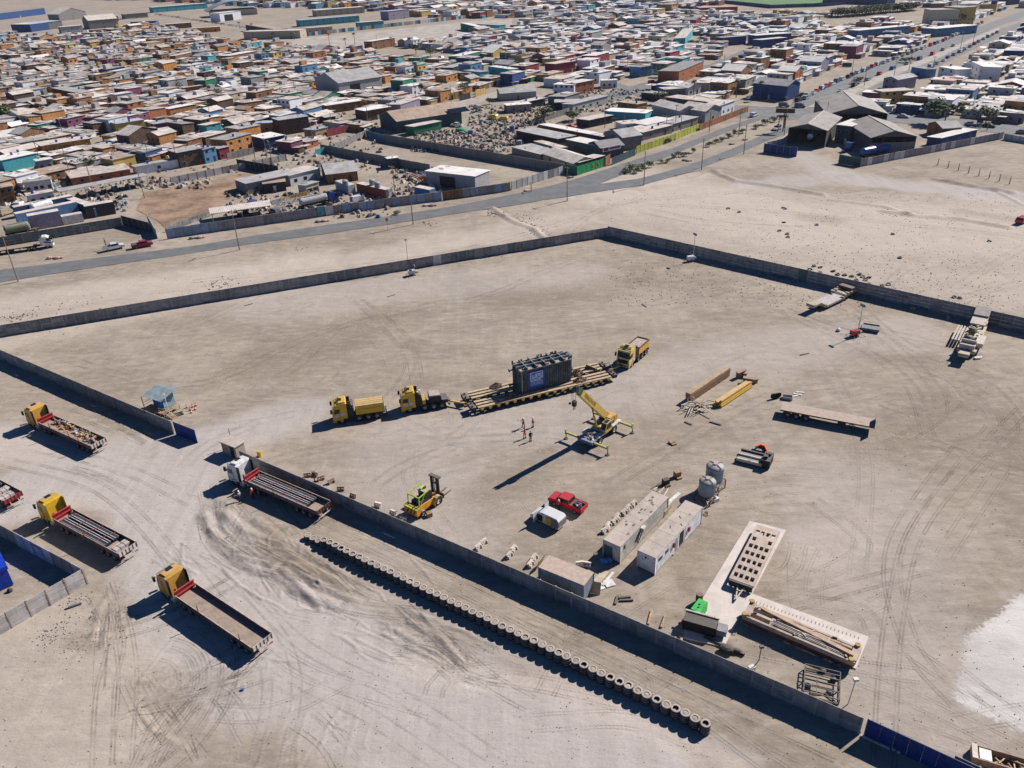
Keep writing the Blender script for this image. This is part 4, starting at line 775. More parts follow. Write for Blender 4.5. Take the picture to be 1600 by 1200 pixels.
B().box(.2,1.5,-.7,.7,1.55,2.05).make('engine_cover', M_BLACK, ft)
B().prism([(1.5,1.5),(2.9,1.4),(2.9,2.3),(2.5,3.1),(1.5,3.1)], -.7, .55).make('cab', M_GLASS, ft); B().box(1.4,2.6,-.8,.65,3.1,3.2).make('cab_roof', MAT('dusty_roof', (.4,.34,.3), .8), ft)
fr_ = B()
for s in (-1,1): fr_.bar((-.1,s*1.0,1.6),(-.0,s*1.0,3.15),.12).bar((0,s*1.0,3.15),(2.5,s*.95,3.3),.12).bar((0,-1,1.6),(1.2,-1,3.2),.08) if s < 0 else fr_.bar((-.1,s*1.0,1.6),(-.0,s*1.0,3.15),.12).bar((0,s*1.0,3.15),(2.5,s*.95,3.3),.12)
fr_.bar((0,-1,3.15),(0,1,3.15),.14).make('guard_frame', M_LIME, ft); B().ob((1.9,.1,3.35),(.8,.3,.2)).make('beacon_box', M_LIME, ft); B().cyl((2.2,-.2,3.2),(2.2,-.2,3.55),.12,8).make('beacon', M_RED, ft)
for s in (-1,1): B().box(4.15,4.4,s*.45,s*.72,.3,3.7).make('mast_rail', M_BLACK, ft); B().box(4.42,4.6,s*.3,s*.44,.5,3.3).make('mast_inner_rail', MAT('lime_dark', (.2,.26,.03), .6), ft)
B().box(4.1,4.65,-.9,.9,3.7,3.88).box(4.15,4.4,-.45,.45,2.7,2.9).make('mast_crossbar', M_DARK, ft); B().cyl((4.3,-.2,.6),(4.3,-.2,3.6),.09,8).cyl((4.3,.2,.6),(4.3,.2,3.6),.09,8).make('lift_cylinder', M_GALV, ft)
B().box(4.62,4.75,-1.1,1.1,.3,1.1).make('fork_carriage', M_DARK, ft)
for s in (-1,1): B().prism([(4.76,.1),(7.0,.1),(7.0,.14),(4.9,.22),(4.9,1.0),(4.76,1.0)], s*.45-.09, s*.45+.09).make('fork', M_RUST, ft)
for s in (-1,1): B().lathe((3.4,s*1.05,.68),[(.78,-.27),(.84,-.27),(.84,.27),(.78,.27)],12,'y').make('mudguard', M_YELD, ft)

# ================================================================ cars
def car_paint(name, c): return MAT('car_'+name, c, .3, .1, var=.05, dust=.12, spec=.5, rnd=0)
CP = {'white':car_paint('white',(.72,.72,.71)),'red':car_paint('red',(.55,.012,.03)),'dark red':car_paint('dark_red',(.28,.01,.025)),'black':car_paint('black',(.02,.02,.022)),'silver':car_paint('silver',(.42,.43,.44)),'grey':car_paint('grey',(.14,.145,.15)),'blue':car_paint('blue',(.02,.06,.25)),'green':car_paint('green',(.04,.18,.12)),'beige':car_paint('beige',(.45,.38,.28)),'yellow':car_paint('yellow',(.65,.42,.03))}
PROF = {
 'saloon': (4.4, 1.75, [(-2.2,.35),(2.2,.35),(2.2,.72),(1.95,.88),(1.0,.97),(.35,1.42),(-.95,1.45),(-1.65,1.02),(-2.15,.95)], [(.9,1.0),(.38,1.37),(-.9,1.40),(-1.5,1.03)]),
 'suv': (4.5, 1.85, [(-2.25,.42),(2.25,.42),(2.25,.85),(2.0,1.0),(1.15,1.08),(.6,1.68),(-1.9,1.72),(-2.22,1.1)], [(1.05,1.12),(.58,1.62),(-1.8,1.65),(-2.0,1.12)]),
 'pickup': (5.3, 1.85, [(-2.65,.5),(2.65,.5),(2.65,.9),(2.4,1.08),(1.5,1.16),(.95,1.72),(-.55,1.76),(-.75,1.15),(-2.65,1.15)], [(1.4,1.2),(.93,1.66),(-.5,1.70),(-.62,1.2)]),
 'van': (4.6, 1.85, [(-2.3,.4),(2.3,.4),(2.3,.85),(2.1,1.0),(1.45,1.15),(.85,1.8),(.4,1.92),(-2.0,1.92),(-2.27,1.6)], [(1.4,1.2),(.85,1.72),(.1,1.78),(.1,1.2)]),
}
_cars = {}
def make_car(kind, colour, detail=1):
    L, W, prof, win = PROF[kind]; p = CP[colour]; name = {'pickup':'pickup_truck','van':'delivery_van','suv':'parked_car','saloon':'parked_car'}[kind]
    t = thing(name, '', 'pickup' if kind == 'pickup' else 'van' if kind == 'van' else 'car'); y = W/2
    b = B().prism(prof, -y, y); 
    n = len(prof)   # tumblehome: pull the roof in
    b.v = [(v[0], v[1]*(1-.16*max(0, (v[2]-.95))/(prof[5][1]-.9 if kind != 'van' else 1.6)), v[2]) for v in b.v]
    b.make('body', p, t)
    zc = (win[0][1]+win[1][1])/2
    for s in (-1,1): 
        w_ = B().prism(win, s*(y*.93), s*(y*.93+.04)); w_.v = [(v[0], v[1]*(1-.07*(v[2]-1.0)), v[2]) for v in w_.v]; w_.make('side_window', M_GLASS, t)
    a, c_ = Vector((win[0][0],0,win[0][1])), Vector((win[1][0],0,win[1][1])); B().bar(a+Vector((.06,0,.02)), c_+Vector((.06,0,.0)), W*.78, .05).make('windscreen', M_GLASS, t)
    a, c_ = Vector((win[3][0],0,win[3][1])), Vector((win[2][0],0,win[2][1])); B().bar(a-Vector((.12,0,0)), c_-Vector((.1,0,0)), W*.72, .05).make('rear_window', M_GLASS, t)
    for x in (-L*.3, L*.31):
        for s in (-1,1): wheel(t, x, s*(y-.1), .33 if kind in ('saloon','suv') else .37, .22)
    for s in (-1,1): B().box(L/2-.03, L/2+.02, s*y*.6, s*y*.92, .62, .78).make('headlight', M_WHITE, t); B().box(-L/2-.02, -L/2+.02, s*y*.65, s*y*.92, .7, .9).make('tail_light', M_RED, t)
    if kind == 'pickup': 
        B().box(-2.55,-.8,-.75,.75,1.155,1.17).make('bed_floor', M_BLACK, t); [B().box(-2.6,-.78,s*.78,s*.9,1.152,1.22).make('bed_rail', p, t) for s in (-1,1)]; B().box(-2.65,-2.56,-.9,.9,1.152,1.23).make('tail_gate', p, t)
    return t
def car(kind, colour, loc, rz, label, group=None):
    k = (kind, colour)
    if k not in _cars: _cars[k] = make_car(kind, colour); o = _cars[k]; o.location = loc; o.rotation_euler.z = rz; o['label'] = label
    else: o = copy_tree(_cars[k]); o.location = loc; o.rotation_euler = (0,0,rz); o['label'] = label
    if group: o['group'] = group
    elif 'group' in o.keys(): del o['group']
    return o
a, b = G(870,786), G(905,800)
rp = car('pickup', 'red', G(884,793)+Vector((.3,.2,0)), ang(G(908,797), G(866,780)), 'bright red pickup with junk in its open bed beside the white van')
r_ = random.Random(4); b = B()
for k in range(26): b.mt(r_.randrange(4)).ob((r_.uniform(-2.5,-1.3), r_.uniform(-.6,.6), 1.3+r_.random()*.15), (r_.uniform(.15,.4),r_.uniform(.1,.3),.2), r_.random()*6)
o = b.make('tool_jumble', [M_WHITE, M_RED, M_BLACK, CP['blue']]); o.location = rp.location; o.rotation_euler = rp.rotation_euler; tag(o, 'jumble of tools and hard hats in the bed of the bright red pickup', 'tools')
wv = car('van', 'white', G(857,818)+Vector((0,.3,0)), ang(G(872,822), G(838,806)), 'white van with grey and yellow side panel and its doors open')
for s, nm in ((1,'door'),(-1,'door')): B().ob((1.2, s*1.25, 1.2), (.06,.9,1.5), 0).make('door', CP['white'], wv)
B().box(-1.1,-.3,.93,.95,.5,1.7).make('yellow_panel', M_YEL, wv); B().box(-2.25,-1.11,.93,.95,.5,1.7).make('grey_panel', MAT('mauve_grey', (.2,.17,.19), .5), wv); B().box(.3,1.2,.5,.935,.5,1.5).make('open_doorway', M_BLACK, wv)
B().box(-2.33,-2.305,-.85,.85,.6,1.5).make('grey_panel', MAT('mauve_grey', (.2,.17,.19), .5), wv)

# ================================================================ people
def skin_chain(name, pts, edges, rad, mat, parent, sub=1):
    me = bpy.data.meshes.new(name); me.from_pydata(pts, edges, []); me.materials.append(mat); o = obj(name, me, parent)
    md = o.modifiers.new('Skin', 'SKIN'); md.use_smooth_shade = True
    for i, r_ in enumerate(rad): me.skin_vertices[0].data[i].radius = (r_, r_) if not isinstance(r_, tuple) else r_
    me.skin_vertices[0].data[0].use_root = True
    if sub: s = o.modifiers.new('Sub', 'SUBSURF'); s.levels = 1; s.render_levels = 1
    return o
M_SKIN = MAT('skin', (.35,.19,.12), .6, dust=0, var=.05, rnd=0); M_VEST = MAT('red_orange_vest', (.62,.03,.03), .7, dust=0, var=.1, rnd=0); M_TROU = MAT('dark_trousers', (.02,.025,.045), .8, dust=0, rnd=0); M_HELM = MAT('white_helmet', (.75,.75,.74), .35, dust=0, rnd=0); M_NAVY = MAT('black_jacket', (.015,.016,.02), .8, dust=0, rnd=0); M_BOOT = MAT('boot_leather', (.03,.025,.02), .7)
def person(loc, rz, label, top=M_VEST, helmet=M_HELM, pose=0, h=1.75, trou=M_TROU):
    t = thing('person', label, 'person', loc, rz); q = h/1.75
    st_ = .12 if pose == 0 else .2; arm = {0:(.28,.05,.85,.26,.12,.62), 1:(.28,.1,1.05,.16,.38,1.1), 2:(.3,.0,1.1,.22,.16,.95)}[pose]
    pts = [(0,0,.95),(0,0,1.15),(0,0,1.38),(0,.0,1.5),(0,.02,1.58),(0,.03,1.68),(0,.02,1.76)]; ed = [(i,i+1) for i in range(6)]; rad = [(.15,.11),(.135,.1),(.16,.11),.06,.075,.095,.07]
    for s in (-1,1):
        n = len(pts); pts += [(s*.1,0,.9),(s*st_,.03*s,.5),(s*st_,-.03+.03*s,.08),(s*st_,.14+.03*s,.04)]; ed += [(0,n),(n,n+1),(n+1,n+2),(n+2,n+3)]; rad += [.09,.06,.042,.035]
        n = len(pts); pts += [(s*.19,0,1.42),(s*arm[0],arm[1],arm[2]+.25),(s*arm[3],arm[4],arm[5]+.35),(s*arm[3],arm[4]+.06,arm[5]+.27)]; ed += [(2,n),(n,n+1),(n+1,n+2),(n+2,n+3)]; rad += [.06,.045,.032,.035]
        for f_ in range(5): m_ = len(pts); pts.append((s*arm[3]+(f_-2)*.02, arm[4]+.13+(.02 if f_ in (1,2) else -.03*(f_ == 4)), arm[5]+.22)); ed.append((n+3,m_)); rad.append(.009)
    pts = [tuple(c*q for c in p) for p in pts]; skin_chain('body', pts, ed, rad, M_SKIN, t, 1)
    jp = [pts[0],pts[1],pts[2],(0,0,1.46*q)]; je = [(0,1),(1,2),(2,3)]; jr = [(.17,.13),(.155,.12),(.18,.13),.1]
    for i in (11, 11+13):
        a_, b_, c_ = Vector(pts[i]), Vector(pts[i+1]), Vector(pts[i+2]); n = len(jp); jp += [tuple(a_), tuple(b_), tuple(b_.lerp(c_,.85))]; je += [(2,n),(n,n+1),(n+1,n+2)]; jr += [.075,.06,.05]
    skin_chain('jacket', jp, je, jr, top, t, 1)
    lp = [(0,0,.97*q)]; le = []; lr = [(.165,.125)]
    for i in (7, 7+13): n = len(lp); lp += [pts[i], pts[i+1], pts[i+2]]; le += [(0,n),(n,n+1),(n+1,n+2)]; lr += [.105,.08,.06]
    skin_chain('trousers', lp, le, lr, trou, t, 1)
    for s in (-1,1): B().ob((s*st_*q,.04+.03*s,.055),(.11,.3,.11)).make('boot', M_BOOT, t)
    if helmet: B().lathe((0,.02,1.70*q), [(.155,0),(.125,.015),(.12,.06),(.08,.12),(.001,.14)], 12).make('helmet', helmet, t)
    else: B().sphere((0,.0,1.72*q), .105, 10, 6).make('hair', M_BLACK, t)
    B().ob((0,.125,1.66*q),(.03,.04,.05)).make('nose', M_SKIN, t)
    return t
person(G(818,668), 2.2, 'left figure of the upper pair in red vests, white helmet', pose=1); person(G(833,667), 1.2, 'right figure of the upper pair in a red vest, white helmet')
person(G(820,685), .5, 'person in a red vest and trousers beside the one in black', helmet=None, pose=2, trou=MAT('red_trousers', (.45,.03,.03), .8)); person(G(829,689), 3.6, 'person dressed all in black standing near the crane', top=M_NAVY, helmet=None)
person(G(873,797), 0, 'person in a red vest standing at the side of the bright red pickup', h=1.7)
person(G(376,783), 1, 'person in pale clothes and helmet in the shade of the white cab truck', top=MAT('pale_shirt', (.45,.45,.45), .8)); person(G(396,779), 4, 'helmeted person in red beside the bed of the white cab truck')

# ================================================================ containers and site offices
M_ROOFT = MAT('dusty_container_roof', (.50,.42,.365), .85, dust=.4, rust=.08, scale=.6, rnd=0); M_CTW = MAT('container_white', (.78,.77,.76), .55, dust=.1, corr=.28, rnd=0); M_CTG = MAT('container_cream_grey', (.60,.56,.50), .65, dust=.15, corr=.28, rnd=0); M_CTS = MAT('container_grey_blue', (.24,.28,.33), .65, corr=.28, dust=.15, rnd=0)
def container(c0, c1, c3, z, L, label, wall, roofm=M_ROOFT, W=2.44, name='site_container', cat='container'):
    """c0,c1: ends of the short side, c3: far end of the long side, all at roof level"""
    a, b, d = G(*c0, z), G(*c1, z), G(*c3, z); rz = ang(a, d); o = (a+b)/2; t = thing(name, label, cat, (o.x, o.y, 0), rz)
    B().box(0, L, -W/2, W/2, .15, z-.04).make('wall', wall, t); B().box(-.03, L+.03, -W/2-.03, W/2+.03, z-.038, z+.03).make('roof', roofm, t); B().box(.05, L-.05, -W/2+.05, W/2-.05, 0, .149).make('base_frame', M_DARK, t)
    for x in (0, L):
        for y in (-W/2, W/2): B().box(x-.06, x+.06, y-.06, y+.06, .02, z-.05).make('corner_post', wall, t)
    for k in range(1, 5): B().box(L*k/5-.02, L*k/5+.02, -W/2, W/2, z+.031, z+.045).make('roof_seam', roofm, t)
    return t
o1 = container((942.8,842.4),(970,855),(1019,766.4), 2.65, 12.1, 'cream-grey site container with dark stains on its roof', M_CTG)
o2 = container((997,860),(1024.5,872),(1072,781.6), 2.65, 12.1, 'white site office container with an open doorway and red boxes', M_CTW)
o3 = container((928,894.5),(911.7,915.4),(859.5,867.5), 2.6, 6.06, 'blue-grey twenty-foot container close behind the near slab wall', M_CTS, MAT('pinkish_container_roof', (.50,.375,.30), .85, dust=.3, rust=.1, rnd=0))
def side(t, x, s, w, z0, z1, mat, name='window', W=2.44, th=.03, par=None): return B().box(x-w/2, x+w/2, s*(W/2+.002), s*(W/2+th), z0, z1).make(name, mat, par or t)
for x in (1.2, 2.8): wi = side(o2, x, -1, .85, 1.55, 2.1, MAT('window_frame', (.35,.33,.3), .6)); side(o2, x, -1, .7, 1.6, 2.05, M_GLASS, 'pane', th=.045, par=wi)
side(o2, 6.5, -1, 1.0, .3, 2.4, M_BLACK, 'doorway'); side(o2, 7.3, -1, .5, .3, 2.4, M_CTG, 'door'); side(o2, 5.3, -1, .5, .3, 2.3, M_GALV, 'door')
side(o2, 4.5, -1, .3, 1.3, 2.0, M_RED, 'fire_box', th=.2); side(o2, 8.4, -1, .3, 1.2, 1.9, M_RED, 'fire_box', th=.2); B().box(-.03,-.001,.0,.2,1.9,2.2).make('vent', M_DARK, o2)
side(o1, 1.0, -1, .3, 1.7, 2.3, M_DARK, 'vent'); side(o1, 5.2, -1, .7, 1.9, 2.4, M_CREAM, 'air_conditioner', th=.45); B().bar((4.2,-1.3,.4),(5.2,-1.42,1.9),.1).make('drain_pipe', M_GALV, o1); B().box(-.04,-.002,-.1,1.1,.15,2.0).make('door', MAT('teal_dark_door', (.05,.11,.12), .6), o1)
r_ = random.Random(8); M_STAIN = MAT('roof_stain', (.16,.135,.115), .9, dust=0)
for k in range(14):
    x = r_.uniform(2.5,11.6); y = r_.uniform(-.9,.8); b = B(); n = 9; b.add([(x+math.cos(6.28*i/n)*r_.uniform(.1,.42), y+math.sin(6.28*i/n)*r_.uniform(.08,.22), 2.692) for i in range(n)], [tuple(range(n))]); b.make('roof_patch', M_STAIN, o1)
for k in range(3): B().ob((r_.uniform(2,9), r_.uniform(-.8,.8), 2.7), (.5,.12,.03), r_.random()).make('roof_patch', M_STAIN, o2)
def simple(name, bag, mats, loc, rz, label, cat, group=None, **k):
    o = bag.make(name, mats, **k); o.location = loc; o.rotation_euler = (0,0,rz); return tag(o, label, cat, group)
simple('floor_lamp', B().cyl((0,0,0),(0,0,3.1),.04,6).ob((.1,0,3.1),(.5,.35,.2)), M_DARK, G(929,897), .3, 'small floodlight on a thin post at the end of the blue-grey container', 'floodlight')
simple('crumpled_tarp', B().sphere((0,0,.3),.6,9,6,(1,.7,.8)).sphere((.7,.3,.25),.45,8,5), MAT('sky_blue_tarp', (.03,.22,.55), .6), G(944,880), 0, 'sky blue bags in the shade of the cream-grey container', 'tarpaulin')
simple('loose_board', B().box(0,2.6,0,.75,0,.08), M_WOOD, G(1052,868)+Vector((0,0,.05)), R(60), 'pale board lying at the doorway of the white site office', 'board')
simple('timber_plank', B().box(0,7.5,0,.16,0,.12), M_WOOD, G(990,840), R(50), 'long pale plank lying between the two site offices', 'plank'); simple('timber_plank', B().box(0,2.8,0,.5,0,.12), M_WHITE, G(1047,787), R(47), 'white plank lying behind the cream-grey container', 'plank')
for k, (x, y) in enumerate(((1038,808),(1043,800))): simple('air_unit', B().box(0,1.2,0,.8,0,.9).box(.2,.9,-.02,0,.2,.7), [M_TAN], G(x,y), R(50), ['nearer','farther'][k]+' boxed unit in the gap between the two site offices', 'air unit')
simple('leaning_panel', B().ob((0,0,.8),(1.8,.06,1.7),0,0,.3), MAT('rust_tan_panel', (.40,.26,.14), .8), G(845,885), R(60), 'rusty tan round-edged panel leaning left of the blue-grey container', 'panel')
simple('leaning_panel', B().ob((0,0,.7),(1.3,.06,1.5),0,0,-.4), MAT('tan_plywood', (.48,.35,.22), .8), G(930,925), R(-20), 'tan plywood sheet leaning at the right end of the blue-grey container', 'panel')
for k, (x, y, w_, l_, m_, lb) in enumerate(((939,902,.9,2.6,M_TAN,'tan flat sheet on the ground right of the blue-grey container'),(950,905,.35,2.8,M_WHITE,'narrow white board right of the blue-grey container'),(952,912,1.1,1.2,M_WHITE,'white crate lid right of the blue-grey container'),(935,918,1.0,1.4,M_WHITE,'crumpled white sheet at the corner of the blue-grey container'))):
    simple('loose_sheet', B().ob((0,0,.1),(l_,w_,.06),0,.04,.05), m_, G(x,y), R(55 if k < 2 else 20), lb, 'sheet')
# slotted barrier pieces
M_BARR = MAT('pale_slotted_board', (.66,.58,.50), .85, dust=.1)
bar_b = B(); bw, bh, bt_ = 1.15, .72, .12
bar_b.box(0,bw,0,bt_,0,.28).box(0,bw,0,bt_,bh-.25,bh).box(0,.24,0,bt_,.28,bh-.25).box(bw/2-.13,bw/2+.13,0,bt_,.28,bh-.25).box(bw-.24,bw,0,bt_,.28,bh-.25).box(0,bw,bt_,bt_+.25,bh-.06,bh).box(0,bw,bt_,bt_+.25,0,.06).box(.05,.2,-.18,0,0,.4).box(bw-.2,bw-.05,-.18,0,0,.4)
bar_me = bar_b.mesh('slotted_block', M_BARR)
bar_rust = bar_me.copy(); bar_rust.materials.clear(); bar_rust.materials.append(MAT('rusty_slotted_board', (.34,.20,.14), .85, dust=.5))
def barrier(loc, rz, label, tilt=0, grp='slotted blocks around the yard'):
    o = obj('slotted_block', bar_rust if 'rusty' in label else bar_me); o.scale = (.9,.9,.9); o.location = loc; o.rotation_euler = (tilt, 0, rz); tag(o, label, 'block', grp)
pa, pb = G(943,835), G(992,790)
nm7 = ['nearest','second','third','fourth','fifth','sixth','farthest']
for k in range(7): barrier(pa.lerp(pb, k/6.4), R(50)+random.gauss(0,.15), f'{nm7[k]} slotted block in the row left of the cream-grey container', -.35)
for x, y, a_, l in ((904,886,5,'slotted block behind the right end of the blue-grey container, left one'),(914,885,-15,'slotted block behind the right end of the blue-grey container, right one'),(838,878,60,'slotted block at the left end of the blue-grey container, upper'),(832,888,60,'slotted block at the left end of the blue-grey container, lower'),
 (749,861,50,'left slotted block of a pair standing behind the slab wall'),(757,853,45,'right slotted block of a pair standing behind the slab wall'),(798,874,55,'nearer slotted block left of the blue-grey container by the wall'),(805,864,55,'farther slotted block left of the blue-grey container by the wall'),
 (478,746,10,'leftmost rusty slotted block behind the white cab truck'),(490,743,-20,'second rusty slotted block behind the white cab truck'),(500,752,30,'third rusty slotted block behind the white cab truck'),(517,757,40,'fourth rusty slotted block behind the white cab truck'),(530,767,0,'fifth rusty slotted block behind the white cab truck'),(550,776,-30,'last rusty slotted block before the forklift'),
 (612,803,-30,'slotted block by the wall just left of the forklift'),(628,813,-30,'flat slotted block by the wall in front of the forklift'),(588,791,-25,'slotted block by the wall between white truck and forklift')): barrier(G(x,y)+Vector((-.3,0,0)), R(a_), l, -.2)
simple('wooden_box', B().box(-.35,.35,-.35,.35,0,.6), M_WOODB, G(671,806), .4, 'orange wooden box on the ground right of the forklift', 'box')
simple('yellow_drum', B().cyl((0,0,0),(0,0,.9),.35,12).cyl((0,0,.9),(0,0,.95),.3,12), M_YEL, G(406,713), 0, 'yellow drum behind the wall near the white truck cab', 'drum')
simple('dark_post_box', B().cyl((0,0,0),(0,0,1.2),.08,6).box(-.2,.2,-.2,.2,1.2,1.7), M_DARK, G(492,752), 0, 'small dark box on a post among the rusty slotted blocks', 'post')
# gate shack
ga_, gb_ = G(342,690,2.2), G(366.5,699.6,2.2); gd_ = (G(361,681.6,2.2)-ga_).length; ga_.z = gb_.z = 0; gl_ = (gb_-ga_).length; gs = thing('gate_shack', 'small pale shack with a slab roof at the end of the near slab wall', 'shack', ga_, ang(ga_, gb_))
B().box(.15,gl_-.15,.15,gd_-.15,0,2.1).make('wall', MAT('shack_block_wall', (.36,.31,.26), .9), gs); B().ob((gl_/2,gd_/2,2.2),(gl_+.1,gd_+.1,.14)).make('roof', M_ROOFT, gs); B().box(gl_*.6,gl_*.6+.8,.08,.148,0,1.9).make('door', M_DARK, gs); B().cyl((-.1,gd_+.2,0),(-.1,gd_+.2,3.2),.05,6).make('post', M_RUST, gs)
# blue guard hut on stilts
hu = thing('guard_hut', 'light blue guard hut on stilts with stairs, beside the left yard wall', 'guard hut', G(243,641), R(-30)); M_HUTR = MAT('pale_blue_sheet', (.26,.35,.38), .5, .2, corr=.25, dust=.15, rnd=0); M_HUTW = MAT('hut_blue', (.02,.13,.33), .6, dust=.05); M_HUTW2 = MAT('hut_grey_blue', (.25,.36,.42), .6, corr=.2, dust=0)
B().box(0,2.6,0,2.2,.7,3.1).make('wall', M_HUTW, hu); B().box(2.602,2.63,0,2.2,.7,3.1).make('wall', M_HUTW2, hu); B().box(1.4,2.2,-.04,-.002,.75,2.8).make('door', MAT('bright_blue_door', (.03,.2,.55), .6), hu)
B().ob((1.2,.5,3.35),(4.6,3.0,.06),0,0,.22).make('roof', M_HUTR, hu).data.transform(Matrix.Identity(4)); B().ob((1.2,2.45,3.35),(4.6,1.3,.06),0,0,-.25).make('roof', M_HUTR, hu)
B().box(-1.4,3.6,-1.1,2.4,.6,.69).make('platform', M_WOOD, hu)
for x in (-1.3,0,1.4,2.6,3.5):
    for y in (-1.0,2.2): B().box(x-.05,x+.05,y-.05,y+.05,0,.6 if x > -1 else 3.0).make('stilt', M_WOOD, hu)
for z in (1.2,1.65): B().bar((-1.3,-1.0,z),(-1.3,2.2,z),.06).bar((2.3,-1.05,z),(3.5,-1.05,z),.06).bar((3.5,-1.05,z),(3.5,2.2,z),.06).make('railing', M_WOOD, hu)
stb = hu
for k in range(5): B().box(3.7+k*.3,4.0+k*.3,-.9,.3,.48-k*.11,.52-k*.11).make('stair_tread', M_WOOD, hu)
for s in (-.9,.3): B().bar((3.6,s,.6),(5.3,s,0.05),.06).bar((3.6,s,1.5),(5.3,s,.9),.05).make('stair_rail', M_DARK, hu)
simple('lamp_post', B().cyl((0,0,0),(-.1,0,4.0),.06,8).sphere((-.1,0,4.05),.14), M_WHITE, G(266,649), 0, 'thin white lamp post in front of the blue guard hut', 'lamp post')
cone = B().lathe((0,0,0),[(.22,0),(.22,.04),(.14,.05),(.03,.75),(.001,.76)],10); M_CONE = MAT('cone_red', (.62,.04,.03), .6, dust=0)
cme = cone.mesh('traffic_cone', M_CONE); ban = B().lathe((0,0,0),[(.125,.2),(.085,.42)],10).mesh('white_band', M_WHITE)
cn = ['first','second','third','fourth','fifth','sixth']
for k, (x, y) in enumerate(((292,637),(297,641),(301,636),(305,640),(299,645),(306,634))):
    o = obj('traffic_cone', cme); o.location = G(x,y); tag(o, f'{cn[k]} red and white traffic cone from the left beside the blue guard hut stairs', 'traffic cone', 'traffic cones by the guard hut'); obj('white_band', ban, o)
simple('pallet_stack', B().box(0,1.6,0,.12,0,.15).box(0,1.6,.5,.62,0,.15).box(0,1.6,1,1.12,0,.15).box(0,.12,0,1.12,.16,.22).box(.5,.62,0,1.12,.16,.22).box(1.4,1.52,0,1.12,.16,.22), M_DARK, G(272,652), .5, 'dark pallet on the ground below the guard hut stairs', 'pallet')
# water tanks
M_TANK = MAT('blue_grey_tank', (.22,.27,.33), .6, dust=.75, var=.12, bump=.02)
def tank(x, y, zb_, r, h, label, g='water tanks on rusty frames'):
    t = thing('water_tank', label, 'water tank', G(x, y, zb_), 0, g); B().lathe((0,0,0),[(r*.96,0),(r,.1),(r,h-.25),(r*1.03,h-.2),(r*1.03,h-.12),(r*.8,h+.12),(r*.25,h+.28),(.001,h+.28)],20).make('shell', M_TANK, t, smooth=True)
    B().lathe((0,0,0),[(.3,h+.285),(.3,h+.4),(.001,h+.4)],12).make('lid', M_TANK, t)
    for k in range(4): a_ = k*1.57+.5; B().ob((math.cos(a_)*r*.65,math.sin(a_)*r*.65,h+.2),(r*.7,.14,.06),a_,.28).make('lid_rib', M_DARK, t)
    return t
def tframe(x, y, h, w_, label):
    t = thing('tank_stand', label, 'frame', G(x, y), R(50)); 
    for a_ in (-w_, w_):
        for b_ in (-w_, w_): B().box(a_-.06,a_+.06,b_-.06,b_+.06,0,h).make('leg', M_BROWN, t)
    B().bar((-w_,-w_,h-.06),(w_,-w_,h-.06),.12).bar((-w_,w_,h-.06),(w_,w_,h-.06),.12).bar((-w_,-w_+.1,h-.06),(-w_,w_-.1,h-.06),.12).bar((w_,-w_+.1,h-.06),(w_,w_-.1,h-.06),.12).bar((0,-w_+.1,h-.07),(0,w_-.1,h-.07),.1).make('top_frame', M_BROWN, t)
    B().bar((-w_,-w_-.02,.3),(w_,-w_-.02,h-.3),.05).bar((w_+.02,-w_,.3),(w_+.02,w_,h-.3),.05).bar((-w_,-w_,.5),(w_,-w_,.5),.06).make('brace', M_RUST, t)
    for yy in (-.4,.3): B().box(-w_+.1,w_-.1,yy,yy+.2,h+.002,h+.05).make('plank', M_WOOD, t)
    return t
tframe(1103,780,1.0,1.15,'low rusty frame under the nearer water tank'); p_ = G(1103,780); k_ = PX((p_.x,p_.y,1.05)); tank(k_[0],k_[1],1.05,1.12,2.1,'nearer of the two blue-grey water tanks behind the white site office')
tframe(1114,764,1.5,1.2,'taller rusty frame under the farther water tank'); p_ = G(1114,764); k_ = PX((p_.x,p_.y,1.55)); tank(k_[0],k_[1],1.55,1.2,2.4,'farther and taller of the two blue-grey water tanks')
simple('ladder', B().bar((0,0,0),(.8,.2,2.6),.06).bar((0,.4,0),(.8,.6,2.6),.06).bar((.2,.0,.6),(.2,.4,.6),.05).bar((.4,.1,1.3),(.4,.5,1.3),.05).bar((.6,.1,2),(.6,.5,2),.05), M_RUST, G(1122,775), R(60), 'rusty ladder leaning on the farther water tank', 'ladder')
simple('white_pump', B().box(0,.9,0,.6,0,.5).cyl((.4,.3,.5),(.4,.3,.8),.2,8), M_WHITE, G(1116,786), .5, 'small white pump at the foot of the water tank frames', 'pump')
simple('hose_coil', B().lathe((0,0,0),[(.35,.0),(.45,.08),(.35,.16),(.27,.08),(.35,0)],14), MAT('pinkish_hose', (.5,.25,.2), .7), G(1103,803), 0, 'pinkish hose coil on the ground at the far end of the white site office', 'hose')
# ================================================================ stored goods
a, b = G(1078,630), G(1140,588); t = thing('timber_beam_stack', 'tall stack of long brown timber beams beside the yellow tubes', 'timber', a, ang(a, b)); L = (b-a).length
for j in range(4): B().box(r_.uniform(-.1,.1), L+r_.uniform(-.1,.1), 0, .95, .1+j*.42, .1+j*.42+.38).make('beam', [M_WOODB, MAT('pale_top_timber', (.47,.33,.2), .85, dust=.2)][j == 3], t)
for x in (1, L/2, L-1): B().box(x-.1, x+.1, -.05, 1.0, 0, .095).make('bearer', M_WOOD, t)
a, b = G(1127,638), G(1175,606); t = thing('yellow_tube_stack', 'bundle of long yellow square tubes', 'steel tubes', a, ang(a, b)); L = (b-a).length
for j in range(3):
    for k in range(4-j): x = r_.uniform(-.3,.3); B().box(x, L+x, k*.42+j*.1, k*.42+.36+j*.1, .1+j*.3, .1+j*.3+.26).make('tube', M_YEL if k < 3-j else M_YELD, t)
